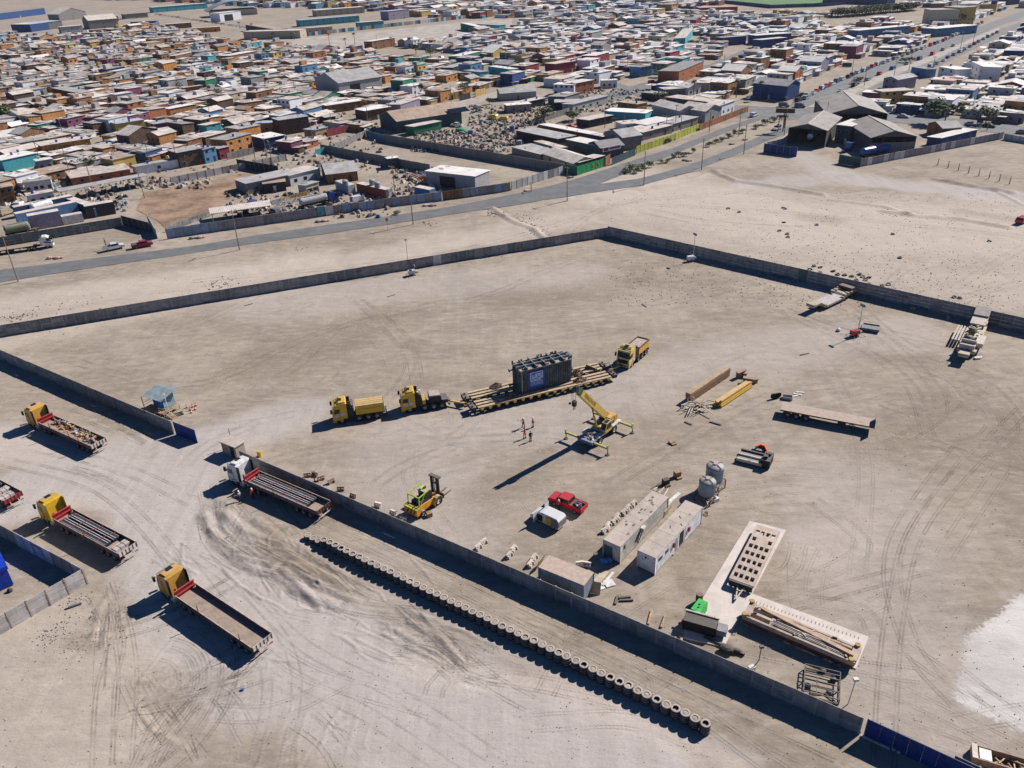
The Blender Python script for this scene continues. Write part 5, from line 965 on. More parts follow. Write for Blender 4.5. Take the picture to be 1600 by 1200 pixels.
B().box(.3,L-.2,.2,.55,1.0,1.2).box(.1,L,.9,1.3,.7,.95).make('tube', M_YELD, t)
t = thing('frame_heap', 'heap of pale timber frames and battens left of the yellow tubes', 'timber frames', G(1093,640), 0)
for k in range(26):
    x, y = r_.uniform(-2.4,2.4), r_.uniform(-1.6,1.6); q = r_.choice([R(-35), R(45), R(10)])+r_.gauss(0,.2); B().ob((x, y, .2+r_.random()*.7), (r_.uniform(1.2,3.2), .12, .12), q, r_.gauss(0,.12)).make('batten', [M_WOOD, M_CREAM, M_BARR][k%3], t)
B().lathe((0,0,0),[(.55,0),(.6,.04),(.55,.08),(.5,.04),(.55,0)],14,'y').make('hoop', M_WHITE, t).location = (-1.1,1.6,1.0)
for k, (x, y, s) in enumerate(((1153,592,1.2),(1161,598,1.0),(1173,600,.8),(1166,590,.8))):
    b = B().box(0,1.6*s,0,.5,0,.9*s).box(-.1,1.7*s,-.15,.65,.9*s,.9*s+.1); simple('steel_saddle', b, MAT('brown_pink_steel', (.28,.17,.13), .8, dust=.4), G(x,y), [.6,-.4,.2,1.2][k], ['leftmost','second','rightmost','rearmost'][k]+' brown steel saddle beyond the timber beam stack', 'steel saddle', 'brown steel saddles')
for k, (x0,y0,x1,y1,lb) in enumerate(((1070,659,1081,664,'dark flat strip on the soil left of centre below the frame heap'),(1109,659,1127,664,'long dark bar on the soil right below the frame heap'))):
    a, b = G(x0,y0), G(x1,y1); simple('steel_bar', B().box(0,(b-a).length,-.15,.15,0,.12), M_DARK, a, ang(a,b), lb, 'steel bar')
# flat deck trailer
a, b = G(1217,647,0), G(1368,679,0); a = G(1219,640,1.3); b = G(1366,668,1.3); a.z = b.z = 0; rz = ang(a, b); L = (b-a).length; t = thing('flat_deck_trailer', 'long empty flat deck semi-trailer with an upright end board, casting a long shadow', 'trailer', a, rz)
B().box(0,L,0,2.6,1.22,1.34).make('deck', MAT('pinkish_deck', (.46,.34,.275), .85, dust=.35, rust=.12), t); B().box(0,L,-.04,-.002,1.12,1.34).box(0,L,2.602,2.64,1.12,1.34).make('edge_rail', M_BROWN, t)
B().box(L-.01,L+.07,0,2.6,1.0,2.5).make('end_board', M_BOARD, t); B().box(.3,L-.5,.8,.95,.8,1.21).box(.3,L-.5,1.65,1.8,.8,1.21).make('chassis', M_DARK, t)
for x in (1.2,2.5,4.0): 
    for y in (.3,2.3): wheel(t, x, y, .5, .45)
B().box(8.6,9.8,-.03,.5,.55,1.15).make('tool_box', M_DARK, t); B().bar((10.6,.2,1.2),(10.9,.2,.1),.12).bar((10.6,2.3,1.2),(10.9,2.3,.1),.12).bar((10.5,.2,1.2),(11.3,.2,.6),.08).make('landing_leg', M_DARK, t)
t = thing('tyre_pair', 'set of black tyres standing upright by the left end of the flat deck trailer', 'tyres', G(1212,622), .3)
for k in range(4): B().lathe((-.5+k*.32,0,.52),[(.28,-.14),(.47,-.14),(.52,-.07),(.52,.07),(.47,.14),(.28,.14)],16,'y').make('tyre', M_TYRE, t).rotation_euler = (0,0,0)
for o in t.children: o.data.transform(Matrix.Rotation(R(0),4,'Z'))
simple('metal_grid', B().box(0,1.6,0,.06,0,.5).box(0,1.6,.9,.96,0,.5).box(0,.06,.06,.9,0,.5).box(1.5,1.56,.06,.9,0,.5).box(.1,1.5,.1,.85,.1,.2), M_GALV, G(1222,624), R(-20), 'small grey metal tray beside the left end of the flat deck trailer', 'tray')
# lowboys
def lowboy(a, b, label, deckm, extra):
    a, b = G(*a), G(*b); a.z = b.z = 0; rz = ang(a, b); L = (b-a).length; t = thing('lowboy_trailer', label, 'trailer', a, rz); 
    B().box(3.0,L-5,-1.45,1.45,.75,.95).make('deck', deckm, t); B().box(3.0,L-4.9,-1.55,-1.46,.55,.97).box(3.0,L-4.9,1.46,1.55,.55,.97).make('side_beam', M_TAN, t)
    B().prism([(L-5,.7),(L,.9),(L,1.35),(L-4.5,1.3),(L-5,.97)], -1.4, 1.4).make('axle_deck', M_TAN, t); B().prism([(2.98,.7),(1.6,1.3),(-1.0,1.3),(-1.0,1.65),(1.9,1.65),(2.98,1.0)], -.8, .8).make('gooseneck', M_TAN, t)
    for x in (L-1,L-2.3,L-3.6):
        for s in (-1,1): wheel(t, x, s*1.05, .42, .6)
    B().box(2.4,2.9,-1.4,1.4,.6,1.25).box(-.9,-.2,-.9,.9,1.655,1.9).make('bulkhead', M_TAN, t); return t
lb1 = lowboy((1268,487),(1330,457),'tan lowboy trailer parked at the foot of the far right wall', MAT('pale_lilac_deck', (.50,.46,.46), .8, dust=.3), 0)
B().box(11.6,12.9,-1.5,1.5,1.36,2.1).make('rusty_end_rack', M_BROWN, lb1); [B().box(9+k*1.1,9.5+k*1.1,s*.9,s*1.7,1.36,1.62).make('mudguard', M_TAN, lb1) for k in range(3) for s in (-1,1)]
lb2 = lowboy((1503,565),(1533,500),'pale heavy trailer piled with ramps and frames at the far right', M_TAN, 0); M_PALE = MAT('pale_pink_steel', (.58,.50,.43), .8, dust=.3, rust=.1)
b = B()
B().prism([(14,1.4),(19.5,1.8),(19.5,2.05),(14,1.65)],-1.3,1.3).make('loading_ramp', M_PALE, lb2); B().prism([(17.2,2.2),(19.6,3.1),(20.6,2.7),(19.8,2.4),(20.6,2.0),(17.4,1.9)],-1.3,1.3).make('forked_plate', M_PALE, lb2)
for y in (1.7,2.2,2.7): B().box(6,13,y,y+.3,.9,1.2).make('long_beam_or_edge', M_PALE, lb2)
B().box(5,9,-2.2,-.9,1.0,1.8).make('side_frame', M_PALE, lb2); B().box(1.8,4.4,-1.2,1.2,1.7,1.95).box(1.8,2.1,-1.2,1.2,1.951,2.5).box(4.1,4.4,-1.2,1.2,1.951,2.5).make('cradle', M_PALE, lb2); B().sphere((6.4,.3,1.6),1.0,9,6,(1,1,.8)).make('dark_tarp', M_BLACK, lb2); B().sphere((10.5,.3,1.6),.9,8,5,(1.2,.8,.9)).make('olive_tarp', MAT('olive_tarp', (.16,.14,.05), .8), lb2)
for k in range(10): B().ob((r_.uniform(7,14), r_.uniform(-1.1,1.1), 1.6), (r_.uniform(.4,1.4),.25,.3), r_.random()*3).make('fitting', M_PALE, lb2)
simple('rubble_bit', B().box(0,1,0,.5,0,.3).ob((1.3,.3,.1),(1,.3,.2),.5), M_WHITE, G(1524,562), .2, 'small pale rubble at the near end of the heavy trailer', 'rubble')
# mobile light towers
def light_tower(base, label, col, h=6.2):
    t = thing('light_tower', label, 'light tower', G(*base), R(20)); B().box(-1.0,.6,-.5,.5,.45,1.3).make('generator_body', col, t); B().box(.62,1.2,-.4,.4,.5,.95).make('locker', M_TAN, t)
    for s in (-1,1): wheel(t, -.1, s*.62, .3, .2)
    B().cyl((.5,0,1.3),(.5,0,h*.55),.09,8).cyl((.5,0,h*.55),(.5,0,h),.055,8).make('mast', M_GALV, t); B().box(.3,.7,-.6,.6,h,h+.08).make('lamp_bar', M_DARK, t)
    for k in range(4): B().ob((.5,-.45+k*.3,h+.25),(.22,.24,.3),0,.5).make('lamp', M_GALV, t)
    for q in ((-1.3,1.2),(-1.3,-1.2),(1.5,1.1),(1.5,-1.1)): B().bar((q[0]*.5,q[1]*.5,.45),(q[0],q[1],.03),.06).make('outrigger', M_DARK, t)
    return t
light_tower((1336,525),'mobile light tower with a red generator on the open ground at right', M_RED, 6.0); light_tower((1080,408),'mobile light tower with a pale generator at the foot of the far wall', M_WHITE, 6.3)
t = light_tower((645,430),'small pale generator trailer standing near the long upper wall', M_WHITE, 2.0)
simple('wall_lamp_post', B().cyl((0,0,0),(0,0,7),.06,6).box(-.3,.3,-.1,.1,7,7.3), M_GALV, G(638.5,420), 0, 'thin lamp post on the near side of the long upper wall', 'lamp post')
# plate stacks beside the red light tower
t = thing('plate_stack', 'blue-grey steel plates and dark trestles beside the red light tower', 'steel plates', G(1345,517), R(-28)); B().box(0,3.2,0,1.8,.3,.55).box(0,3.2,0,1.8,.6,.7).make('plate', MAT('blue_grey_plate', (.13,.16,.19), .6, dust=.2), t); B().box(.2,3.0,2.1,2.35,.2,.8).box(.2,3.0,2.7,3.2,.3,.7).make('trestle', M_BROWN, t); B().box(0,3.1,1.95,2.2,.8,.95).make('cap_beam', M_CREAM, t)
# tread-plate unit with orange net
t = thing('hydraulic_power_unit', 'grey platform frames with a black power unit behind orange netting', 'power unit', G(1150,722), R(-30)); M_GP = MAT('grey_platform', (.2,.21,.23), .6, dust=.3)
for y in (0,1.3,2.6): B().box(0,3.6,y,y+.25,.3,.75).make('side_beam', M_CREAM if y < 2 else M_DARK, t)
B().box(0,3.4,.26,1.29,.35,.5).box(0,3.4,1.56,2.59,.35,.5).make('platform', M_GP, t); B().box(3.5,4.7,.1,2.6,.1,1.4).box(3.7,4.2,.6,1.2,1.405,1.8).box(3.8,4.5,1.6,2.2,1.405,1.7).make('power_pack', M_BLACK, t)
B().box(1.0,4.0,3.2,4.4,0,.5).box(1.4,3,3.4,4.1,.505,.7).make('grey_box', M_GP, t)
t = thing('orange_net', 'strip of orange safety netting hung beside the black power unit', 'safety net', G(1190,712), 0); M_NET = MAT('orange_net', (.85,.12,.04), .7, dust=0)
q = [G(1180,707),G(1187,704),G(1194,706),G(1198,714),G(1197,723),G(1190,729)]; q = [p-q[0]*0 for p in q]
for i in range(5): B().bar(q[i]-t.location+Vector((0,0,.6)), q[i+1]-t.location+Vector((0,0,.6)), .25, 1.1).make('net_panel', M_NET, t)
M_N2 = 0
for k, (x, y) in enumerate(((1198,709),(1201,715),(1199,722),(1196,727))): simple('orange_scrap', B().ob((0,0,.1),(.3,.2,.2),k), M_NET, G(x,y), 0, ['first','second','third','fourth'][k]+' orange scrap on the soil right of the black power unit, from top', 'scrap')
# modular trailer standing on the pad
a, b, c = G(1139,903,1.15), G(1178,916,1.15), G(1183,819,1.15); rz = ang(a, c); L = (c-a).length; wd = (b-a).length; t = thing('axle_module', 'flat trailer module with rows of square openings on the pale concrete pad', 'trailer', (a.x,a.y,0), rz); M_PKB = MAT('pink_beige_plate', (.50,.385,.31), .8, dust=.35, rust=.12)
nr = 7; 
xsn = [0]; 
for i in range(nr): x = .5+i*(L-1)/nr; xsn += [x+.15, x+.15+.75]
xsn.append(L)
yb = [0,-.28,-.70,-.85+.0,-1.35,-1.62,-2.12,-2.28,-wd+.28,-wd]; yb = [0,-wd*.09,-wd*.25,-wd*.31,-wd*.46,-wd*.54,-wd*.69,-wd*.75,-wd*.91,-wd]
for i in range(len(xsn)-1):
    if i % 2 == 0: B().box(xsn[i], xsn[i+1], -wd, 0, .85, 1.15).make('cross_plate', M_PKB, t)
    else:
        for j in range(0, 9, 2): B().box(xsn[i], xsn[i+1], yb[j+1], yb[j], .85, 1.148).make('deck_strip', M_PKB, t)
        if i in (11,): B().box(xsn[i], xsn[i+1], yb[6], yb[3], .85, 1.146).make('cover_plate', MAT('pinkish_deck', (.46,.34,.275), .85), t)
B().box(.3,L-.3,-wd*.62,-wd*.38,.55,.84).make('spine', M_DARK, t)
for i in range(nr):
    for y in (-wd*.17,-wd*.83): wheel(t, .9+i*(L-1)/nr, y, .38, .5, M_DARK)
B().box(-.25,0,-wd+.1,-.1,.3,1.1).make('end_frame', M_DARK, t); B().bar((-.2,-wd*.4,.7),(-2.3,-wd*.55,.5),.14).bar((-.2,-wd*.66,.7),(-2.3,-wd*.55,.5),.14).bar((-1,-wd*.45,.7),(-1,-wd*.62,.7),.12).make('drawbar', M_CREAM, t)
# long rusty frame trailer
a, b, c = G(1160,960,1.5), G(1336,1035,1.5), G(1171,938,1.5); rz = ang(a, b); L = (b-a).length; wd = (c-a).length; t = thing('frame_trailer', 'long open steel frame trailer lying on the arm of the pale concrete pad', 'trailer', (a.x,a.y,0), rz); M_FR = MAT('pale_brown_frame', (.47,.36,.285), .8, dust=.4, rust=.25)
for y in (0,wd*.36,wd*.72,wd-.3): B().box(0,L,y,y+.26,.85,1.4).make('long_beam_or_edge', M_FR if y > 0 else M_FR, t)
for x in (0,L*.24,L*.5,L*.75,L-.7): B().box(x,x+(.75 if x in (0,L-.7) else .4),.27,wd-.05,.9,1.36 if x not in (0,L-.7) else 1.5).make('cross_beam', M_FR, t)
B().box(.1,L-.1,.03,.08,.3,.845).make('side_skirt', M_BROWN, t)
for x in (.2,L-.4):
    for y in (.05,wd-.1): B().cyl((x,y,1.4),(x,y,1.75),.28,8).make('corner_pot', MAT('ochre_paint', (.45,.27,.04), .7, dust=.2), t)
for k in range(3): B().bar((L*.12,wd*.9-k*.1,1.5),(L*.97,wd*.42-k*.16,1.62),.2,.14).make('loose_beam', MAT('salmon_timber', (.52,.34,.22), .8), t)
for k in range(4): B().bar((L*.26,.5+k*.22,1.45),(L*.9,.35+k*.2,1.45),.06).make('rod', M_WHITE if k%2 else M_FR, t)
for k in range(12): B().ob((r_.uniform(.3,L-.5), r_.uniform(.2,wd-.2), 1.5),(r_.uniform(.2,.6),.12,.15),r_.random()*3).make('shackle', M_DARK if k%2 else M_CREAM, t)
for k in range(5): simple('hose_loop', B().lathe((0,0,0),[(.38,0),(.42,.04),(.38,.08),(.34,.04),(.38,0)],14), M_CREAM if k < 3 else M_DARK, G(*((1145,988),(1164,972),(1180,980),(1325,995),(1304,1040))[k]), 0, ['pale hose loop on the left edge of the concrete pad','small pale hose loop at the left end of the frame trailer','pale hose loop in the shade of the frame trailer','dark hose loop beside the right end of the frame trailer','dark hose loop just below the right end of the frame trailer'][k], 'hose')
# markings along the pad arm edge: raised anchor strips
a, b = G(1147,927), G(1352,999)
stp = thing('anchor_strips', 'row of short grey strips set along the edge of the concrete pad arm', 'strips', a+Vector((0,0,.13)), ang(a,b)); Ls = (b-a).length
for k in range(34): B().box(.2+k*(Ls-.5)/34,.3+k*(Ls-.5)/34,-.45,-.1,0,.03).make('strip', M_CONC[0], stp)
# green generator and dark tank
t = thing('green_generator', 'bright green generator on the edge of the concrete pad', 'generator', G(1078,966,.1), R(51)); B().box(0,2.0,-1.1,0,.15,1.5).make('housing', M_GREEN, t); B().box(.1,1.9,-1.0,-.1,0,.149).make('skid', M_DARK, t); B().cyl((1.2,-.5,1.5),(1.2,-.5,1.6),.12,8).cyl((.7,-.6,1.5),(.7,-.6,1.6),.1,8).make('cap', M_DARK, t); B().box(-.02,-.001,-1.0,-.1,.3,1.4).make('radiator_grille', M_BLACK, t)
simple('dark_drum', B().lathe((0,0,0),[(.4,0),(.42,.5),(.4,1.3),(.001,1.32)],12), M_BROWN, G(1092,941), 0, 'dark brown drum at the upper end of the green generator', 'drum')
simple('machine_block', B().box(0,1.3,0,.7,0,.8).cyl((.4,.35,.8),(.4,.35,1.1),.18,8).cyl((.9,.35,.8),(.9,.35,1),.15,8), MAT('pinkish_machine', (.42,.32,.27), .8), G(1077,971), R(-30), 'pinkish machine block between the green generator and the dark tank', 'machine')
t = thing('dark_tank', 'long dark steel tank in shade below the green generator', 'tank', G(1066,984), R(-25)); B().box(0,3.6,0,1.5,.2,1.5).make('tank_shell', M_BLACK, t); B().box(.1,3.5,.05,1.45,0,.199).make('skid', M_DARK, t); B().box(3.65,4.7,.2,1.4,.5,1.2).make('hinged_lid', M_GP, t); B().box(-.1,3.7,1.45,1.65,1.505,1.65).make('top_edge', M_CREAM, t)
simple('long_beam_or_edge', B().box(0,4.6,0,.3,0,.35), M_DARK, G(1099,998), ang(G(1099,998),G(1133,1013)), 'added dark strip for the thickness of the near concrete pad edge', 'beam')  # dark bar added to draw the thickness of the pad's near edge
simple('black_sack', B().sphere((0,0,.4),.7,9,6,(1.2,.9,.7)).sphere((1.0,.2,.25),.5,8,5,(1.3,.7,.6)), MAT('dark_green_sack', (.03,.035,.03), .8), G(1135,1018), R(-20), 'black sacking heap at the corner of the concrete pad', 'sack')
for k, (x,y,l,a_) in enumerate(((1013,976,2.2,70),(1033,981,2.0,65),(1065,1003,3.0,80),(967,935,1.4,5),(968,939,1.6,0),(961,945,1.5,70))): simple('post_piece', B().box(0,l,-.12,.12,0,.2), M_WOOD if k < 3 else M_DARK, G(x,y), R(a_), ['pale post leaning behind the slab wall, left','pale post leaning behind the slab wall, right','tall pale board beside the dark tank','upper dark bar behind the slab wall','lower dark bar behind the slab wall','slanting dark bar behind the slab wall'][k], 'bar')
# welded cage frame
t = thing('cage_frame', 'dark welded tube cage lying on the soil behind the slab wall', 'cage', G(1254,1087), R(-22)); cg = []
def bars(nm, l): b = B(); [b.bar(p, q, .09) for p, q in l]; b.make(nm, M_DARK, t)
for z in (.1,0.75): bars('hoop', [((0,0,z),(3.4,0,z)),((3.4,0,z),(3.4,3.6,z)),((3.4,3.6,z),(0,3.6,z)),((0,3.6,z),(0,0,z))])
for x in (0,3.4):
    for y in (0,1.8,3.6): bars('upright', [((x,y,.1),(x,y,0.75))])
for y in (.9,1.7,2.5,3.1): bars('rung', [((0,y,0.75),(3.4,y,0.75))])
bars('brace', [((0,0,.1),(2.1,.9,.15)),((2.1,.9,.15),(3.4,0,.1)),((1.2,0,0.75),(1.2,2.2,0.75))])
for k in range(4): simple('scrap_bag', B().sphere((0,0,.2),.4,8,5,(1,.8,.6)), M_BLACK if k%2 else M_GP, G(*((1262,1072),(1302,1064),(1296,1083),(1285,1050))[k]), 0, ['dark bag inside the left side of the cage frame','grey bag at the right side of the cage frame','dark bag at the lower right of the cage frame','grey rag at the top of the cage frame'][k], 'bag')
for k, (x, y, h, a_) in enumerate(((1171,1050,2.9,.9),(1325,1100,3.2,1.3))): simple('flood_pole', B().bar((0,0,0),(1.0,.5,1.1),.07).bar((1.0,.5,1.1),(1.1,.6,h),.07).ob((1.1,.6,h+.1),(.45,.3,.25)) if k == 0 else B().cyl((0,0,0),(.3,.2,h),.05,6).ob((.3,.2,h+.1),(.5,.35,.25)), M_DARK if k == 0 else M_GALV, G(x,y), 0, ['cranked floodlight pole behind the slab wall near the frame trailer','pale floodlight pole at the right of the cage frame'][k], 'floodlight')
for k, (x, y) in enumerate(((1186,1050),(1312,1090),(1318,1068),(880,1000))): 
    if k == 0: simple('pump_unit', B().box(0,.7,0,.5,0,.6), M_WHITE, G(x-14,y+2), .4, 'small white unit at the foot of the cranked floodlight pole', 'box')
# skip bottom right
t = thing('open_skip', 'rusty open skip with timber offcuts at the lower right corner', 'skip', G(1517,1192), R(-24)); M_SK = MAT('salmon_skip', (.45,.28,.19), .75, dust=.3, rust=.3)
B().box(0,5.4,0,.1,0,.8).box(0,5.4,1.5,1.6,0,.8).box(0,.1,.1,1.5,0,.8).box(5.3,5.4,.1,1.5,0,.8).make('wall', M_SK, t); B().box(.1,5.3,.1,1.5,.02,.1).make('floor', M_BROWN, t); B().box(.6,1.6,.2,1.4,.5,.75).make('white_lid', M_WHITE, t); B().box(-.03,.45,0,1.6,.802,.86).make('rim', M_CREAM, t)
for k in range(9): B().ob((r_.uniform(1.8,5.0), r_.uniform(.3,1.3), .5),(r_.uniform(.5,1.3),.12,.12),r_.random()*3,r_.gauss(0,.4)).make('offcut', M_WOOD, t)
# blue corrugated container cut by the left edge
t = thing('blue_container', 'bright blue corrugated container cut off by the left edge, lower left', 'container', G(22,914), ang(G(22,914), G(-3,864))); mb_ = MAT('cobalt_sheet', (.01,.05,.42), .5, corr=.45, dust=.0, ax='x', rnd=0); B().box(0,6,0,4.5,.1,2.9).make('wall', mb_, t); B().prism([(-.1,2.6),(6,2.6),(6,3.2),(-.1,3.1)], -.15, 4.6).make('roof', mb_, t)
simple('black_pot', B().lathe((0,0,0),[(.3,0),(.35,.2),(.15,.5),(.001,.55)],10), M_BLACK, G(16,924), 0, 'small black object at the corner of the bright blue container', 'pot')
# broken slabs and old pipe by the lower left wall
simple('pipe_piece', B().cyl((0,0,.2),(1.3,.7,.2),.2,12), M_CONC[2], G(107,950), 0, 'short broken concrete pipe near the sunlit pale wall', 'pipe')
# scattered used tyres beyond the right wall
TF = B().lathe((0,0,0),[(.26,.02),(.3,0),(.48,0),(.52,.06),(.52,.2),(.48,.26),(.3,.26),(.26,.22),(.26,.02)],16).mesh('used_tyre', M_TYRE)
tl = [(1272,416),(1282,418),(1266,421),(1302,424),(1309,429),(1320,430),(1331,432),(1343,429),(1348,433),(1358,434),(1352,438),(1357,444),(1378,447),(1388,445),(1281,427),(1338,438)]
for k, (x, y) in enumerate(sorted(tl)):
    o = obj('used_tyre', TF); o.location = G(x, y)+Vector((0,0,.02)); o.rotation_euler = (random.gauss(0,.25), random.gauss(0,.2), 0); tag(o, f'{nth(k+1)} used tyre from the left in the scatter beyond the right wall', 'tyre', 'used tyres scattered beyond the right wall')
for k, (x, y) in enumerate(((1138,326),(1155,332),(1224,325),(1227,327),(1225,348),(1276,352),(1218,361),(1230,366),(1231,371),(1406,403),(1395,366),(1546,377),(1491,465),(1500,466))):
    o = obj('used_tyre', TF); o.location = G(x, y); o.rotation_euler = (random.gauss(0,.3), random.gauss(0,.2), 0); tag(o, f'{nth(k+1)} lone dark tyre in reading order on the waste ground at right', 'tyre', 'lone tyres on the waste ground')
# stones, rubble and litter: nobody could count these
def scatter(name, n, gen, szf, mats, seed, flatz=.6):
    r = random.Random(seed); b = B()
    for i in range(n):
        p = gen(r); s = szf(r); b.mt(r.randrange(len(mats))); a_ = r.random()*6.28; h = s*flatz; q = [(math.cos(a_+k*1.57)*s*r.uniform(.6,1), math.sin(a_+k*1.57)*s*r.uniform(.6,1)) for k in range(4)]
        b.add([(p[0]+x, p[1]+y, -.04) for x, y in q]+[(p[0]+x*.5, p[1]+y*.5, h*r.uniform(.6,1)) for x, y in q], [(4,5,6,7),(0,1,5,4),(1,2,6,5),(2,3,7,6),(3,0,4,7)])
    o = b.make(name, mats); o['kind'] = 'stuff'; return o
M_ST = [MAT('stone_grey', (.22,.19,.165), .95, dust=.3), MAT('stone_dark', (.09,.08,.075), .95, dust=.3), MAT('stone_pale', (.5,.43,.37), .95, dust=.3)]
def blob(c, sx, sy=None): 
    g = G(*c); sy = sy or sx; return lambda r: (g.x+r.gauss(0,sx), g.y+r.gauss(0,sy))
def area(x0, x1, y0, y1): return lambda r: tuple(G(r.uniform(x0,x1), r.uniform(y0,y1)))[:2]
scatter('ground_stones', 2600, area(-40,1640,380,1230), lambda r: r.uniform(.03,.1), M_ST, 1); scatter('far_ground_stones', 2200, area(950,1640,300,480), lambda r: r.uniform(.06,.22), M_ST[:2]+M_ST[:1], 2)
for k, (c, sx, n, s) in enumerate((((345,443),2.0,60,.4),((300,448),3.5,50,.2),((75,490),6,90,.25),((25,497),1.6,40,.35),((150,492),2,25,.35),((90,985),1.6,90,.16),((140,990),2.2,130,.14),((115,940),1.0,60,.16),((1440,350),6,50,.25),((1300,340),3,30,.3),((825,345),2.5,70,.3),((845,360),2,60,.3),((770,333),1.2,25,.4),((665,347),.8,14,.35),((668,350),.9,14,.35),((1350,490),4,30,.15),((1530,470),3,50,.2),((340,835),1.8,40,.15),((470,390),.8,16,.3),((1215,430),4,40,.2),((1180,355),7,60,.25))):
    scatter('rubble_scatter', n, blob(c, sx), lambda r: r.uniform(.3,1)*s, M_ST, 50+k)
for k, (x, y, c_) in enumerate(((379,1077,'blue'),(1300,505,'w'),(1312,513,'w'),(1340,480,'w'))):
    pass
simple('blue_scrap', B().ob((0,0,.1),(.3,.25,.15)), M_HUTW, G(379,1078), 0, 'tiny bright blue scrap on the soil below the empty truck', 'scrap')
simple('white_bag', B().sphere((0,0,.25),.45,8,5,(1,.8,.6)).sphere((.2,.5,.15),.3,8,5), M_WHITE, G(1310,517), 0, 'white bag lying left of the red light tower', 'bag')
for k, (x, y) in enumerate(((1246,616),(1250,613),(1241,619))): simple('white_sheet', B().ob((0,0,.04),(1.3,.35,.05)), M_WHITE, G(x,y), R(-30+k*20), ['middle','upper','lower'][k]+' white scrap sheet beyond the left end of the flat deck trailer', 'sheet')
for k, (x, y, l) in enumerate(((1048,695,'small brown box lying alone in the middle of the yard'),(1056,748,'brown crate above the cream-grey container'),(1038,760,'dark bench frame above the cream-grey container'))): simple('brown_crate', B().box(0,.9,0,.7,0,.3 if k == 0 else .9).box(.05,.85,-.4,-.02,0,.2), M_WOODB if k < 2 else M_BLACK, G(x,y), .4, l, 'crate')
for k in range(6): simple('batten', B().box(0,3.0-k*.25,0,.1,0,.1), M_BARR if k%2 else M_BROWN, G(1018+k*4,764+k*2.2), R(40+k*4), ['first','second','third','fourth','fifth','sixth'][k]+' batten from the left in the spread above the cream-grey container', 'batten', 'battens above the cream-grey container')
for k, (x,y) in enumerate(((703,412),(783,403),(605,464),(1010,480),(1250,555),(382,478),(1190,430))): simple('steel_rail', B().box(0,1.9,-.08,.08,0,.1), M_RUST, G(x,y), random.random()*3, ['near the upper wall left of centre','near the upper wall, centre','left of centre in the open yard','right of centre in the open yard','right of the steel saddles','just inside the long upper wall at left','at the foot of the right wall'][k].join(['thin rusty bar lying ','']), 'steel bar')
simple('white_tank_box', B().lathe((0,0,0),[(.7,0),(.75,.3),(.7,1.0),(.5,1.25),(.001,1.3)],12), M_WHITE, G(1177,419), 0, 'white plastic tank standing at the far right wall', 'tank')
for k, (x, y) in enumerate(((1426,484),(1481,497))): simple('pale_block', B().box(-.4,.4,-.3,.3,0,.6), M_WOOD, G(x,y), k, ['left','right'][k]+' of two small tan blocks at the foot of the far right wall', 'block')
simple('wall_bench', B().box(0,4.5,0,.8,.5,.6).box(.2,.3,.1,.7,0,.5).box(4.2,4.3,.1,.7,0,.5), M_CONC[0], G(1206,431), R(-42), 'low grey bench slab at the foot of the far right wall', 'slab')
# ================================================================ poles, signs, roadside
def upole(base, h, label, arm=1, lamp=0, lean=0, m=None, grp='utility poles along the streets'):
    t = thing('utility_pole', label, 'utility pole', G(*base) if not isinstance(base, Vector) else base, R(random.uniform(0,180)), grp); m = m or M_POLE
    B().cyl((0,0,-.2),(lean,0,h),.15,7,.09).make('pole', m, t)
    if arm: B().box(lean-.9,lean+.9,-.06,.06,h-.5,h-.38).make('crossarm', M_WOODB, t); [B().cyl((lean+x,0,h-.38),(lean+x,0,h-.2),.05,5).make('insulator', M_WHITE, t) for x in (-.8,0,.8)]
    if lamp: B().bar((lean,0,h-.8),(lean+1.4,0,h-.4),.07).ob((lean+1.6,0,h-.4),(.5,.2,.12)).make('lamp_arm', M_GALV, t)
    return t
M_POLE = MAT('weathered_pole', (.23,.17,.13), .9, dust=.1)
dsc = ['leftmost roadside pole, cut by the left edge','roadside pole behind the left end of the upper yard wall','roadside pole near the teal wall panel','short roadside pole left of the flagless kerb','roadside pole at the road fork','roadside pole beside the first green shrubs','roadside pole in the middle of the shrub strip','roadside pole before the blue gate by the hangars']
for k, ((x,y),h) in enumerate((((28.7,440),11.5),((374.5,390.5),10.5),((645.5,350.5),10.5),((638,420),3.5),((886.2,313.8),10),((1006,289),10.2),((1096,265),9.8),((1162,241),9.8))):
    if k == 3: continue
    upole((x,y), h, dsc[k], lamp=k%2)
for k, (x, y, h) in enumerate(((1055,203,9.5),(1063,214,9.5),(1108,207,8),(1041,205,6),(1154,213,9),(1225,212,9.5),(1226,188,9),(1272,205,11),(1289,198,9),(1345,199,6.5),(1378,213,6),(1542,204,8),(618,308,9.5),(618,307,4),(493,272,5),(427,265,10),(400,256,10),(419,256,9),(226,310,9),(144,290,10),(112,280,12),(237,265,10),(279,262,10),(62,250,8),(70,195,8),(137,188,9),(98,192,7),(186,218,8),(520,208,8),(489,222,8),(575,192,9),(610,190,8),(462,150,9),(651,165,9),(724,155,10),(745,150,9),(705,160,8),(960,228,10),(945,200,7),(830,300,3),(1330,120,9),(1247,140,10),(1350,135,8),(1420,110,9),(1395,128,11),(1500,78,10),(1520,68,8),(1455,118,9),(100,215,8),(265,215,7),(330,190,8),(150,142,8),(305,130,9),(340,172,9),(545,110,9),(590,75,9),(220,95,8),(80,130,8),(790,95,9),(860,110,9),(980,110,9),(1130,115,9),(1210,105,9))):
    upole((x,y), h, near_label('utility pole', (x,y)), lamp=k%3 == 0)
simple('road_sign', B().cyl((0,0,0),(0,0,2.4),.04,6).box(-.35,.35,-.03,.03,2.4,3.3), MAT('sign_back', (.35,.24,.1), .7), G(606,359), .3, 'road sign on a post between the road and the waste ground', 'sign')
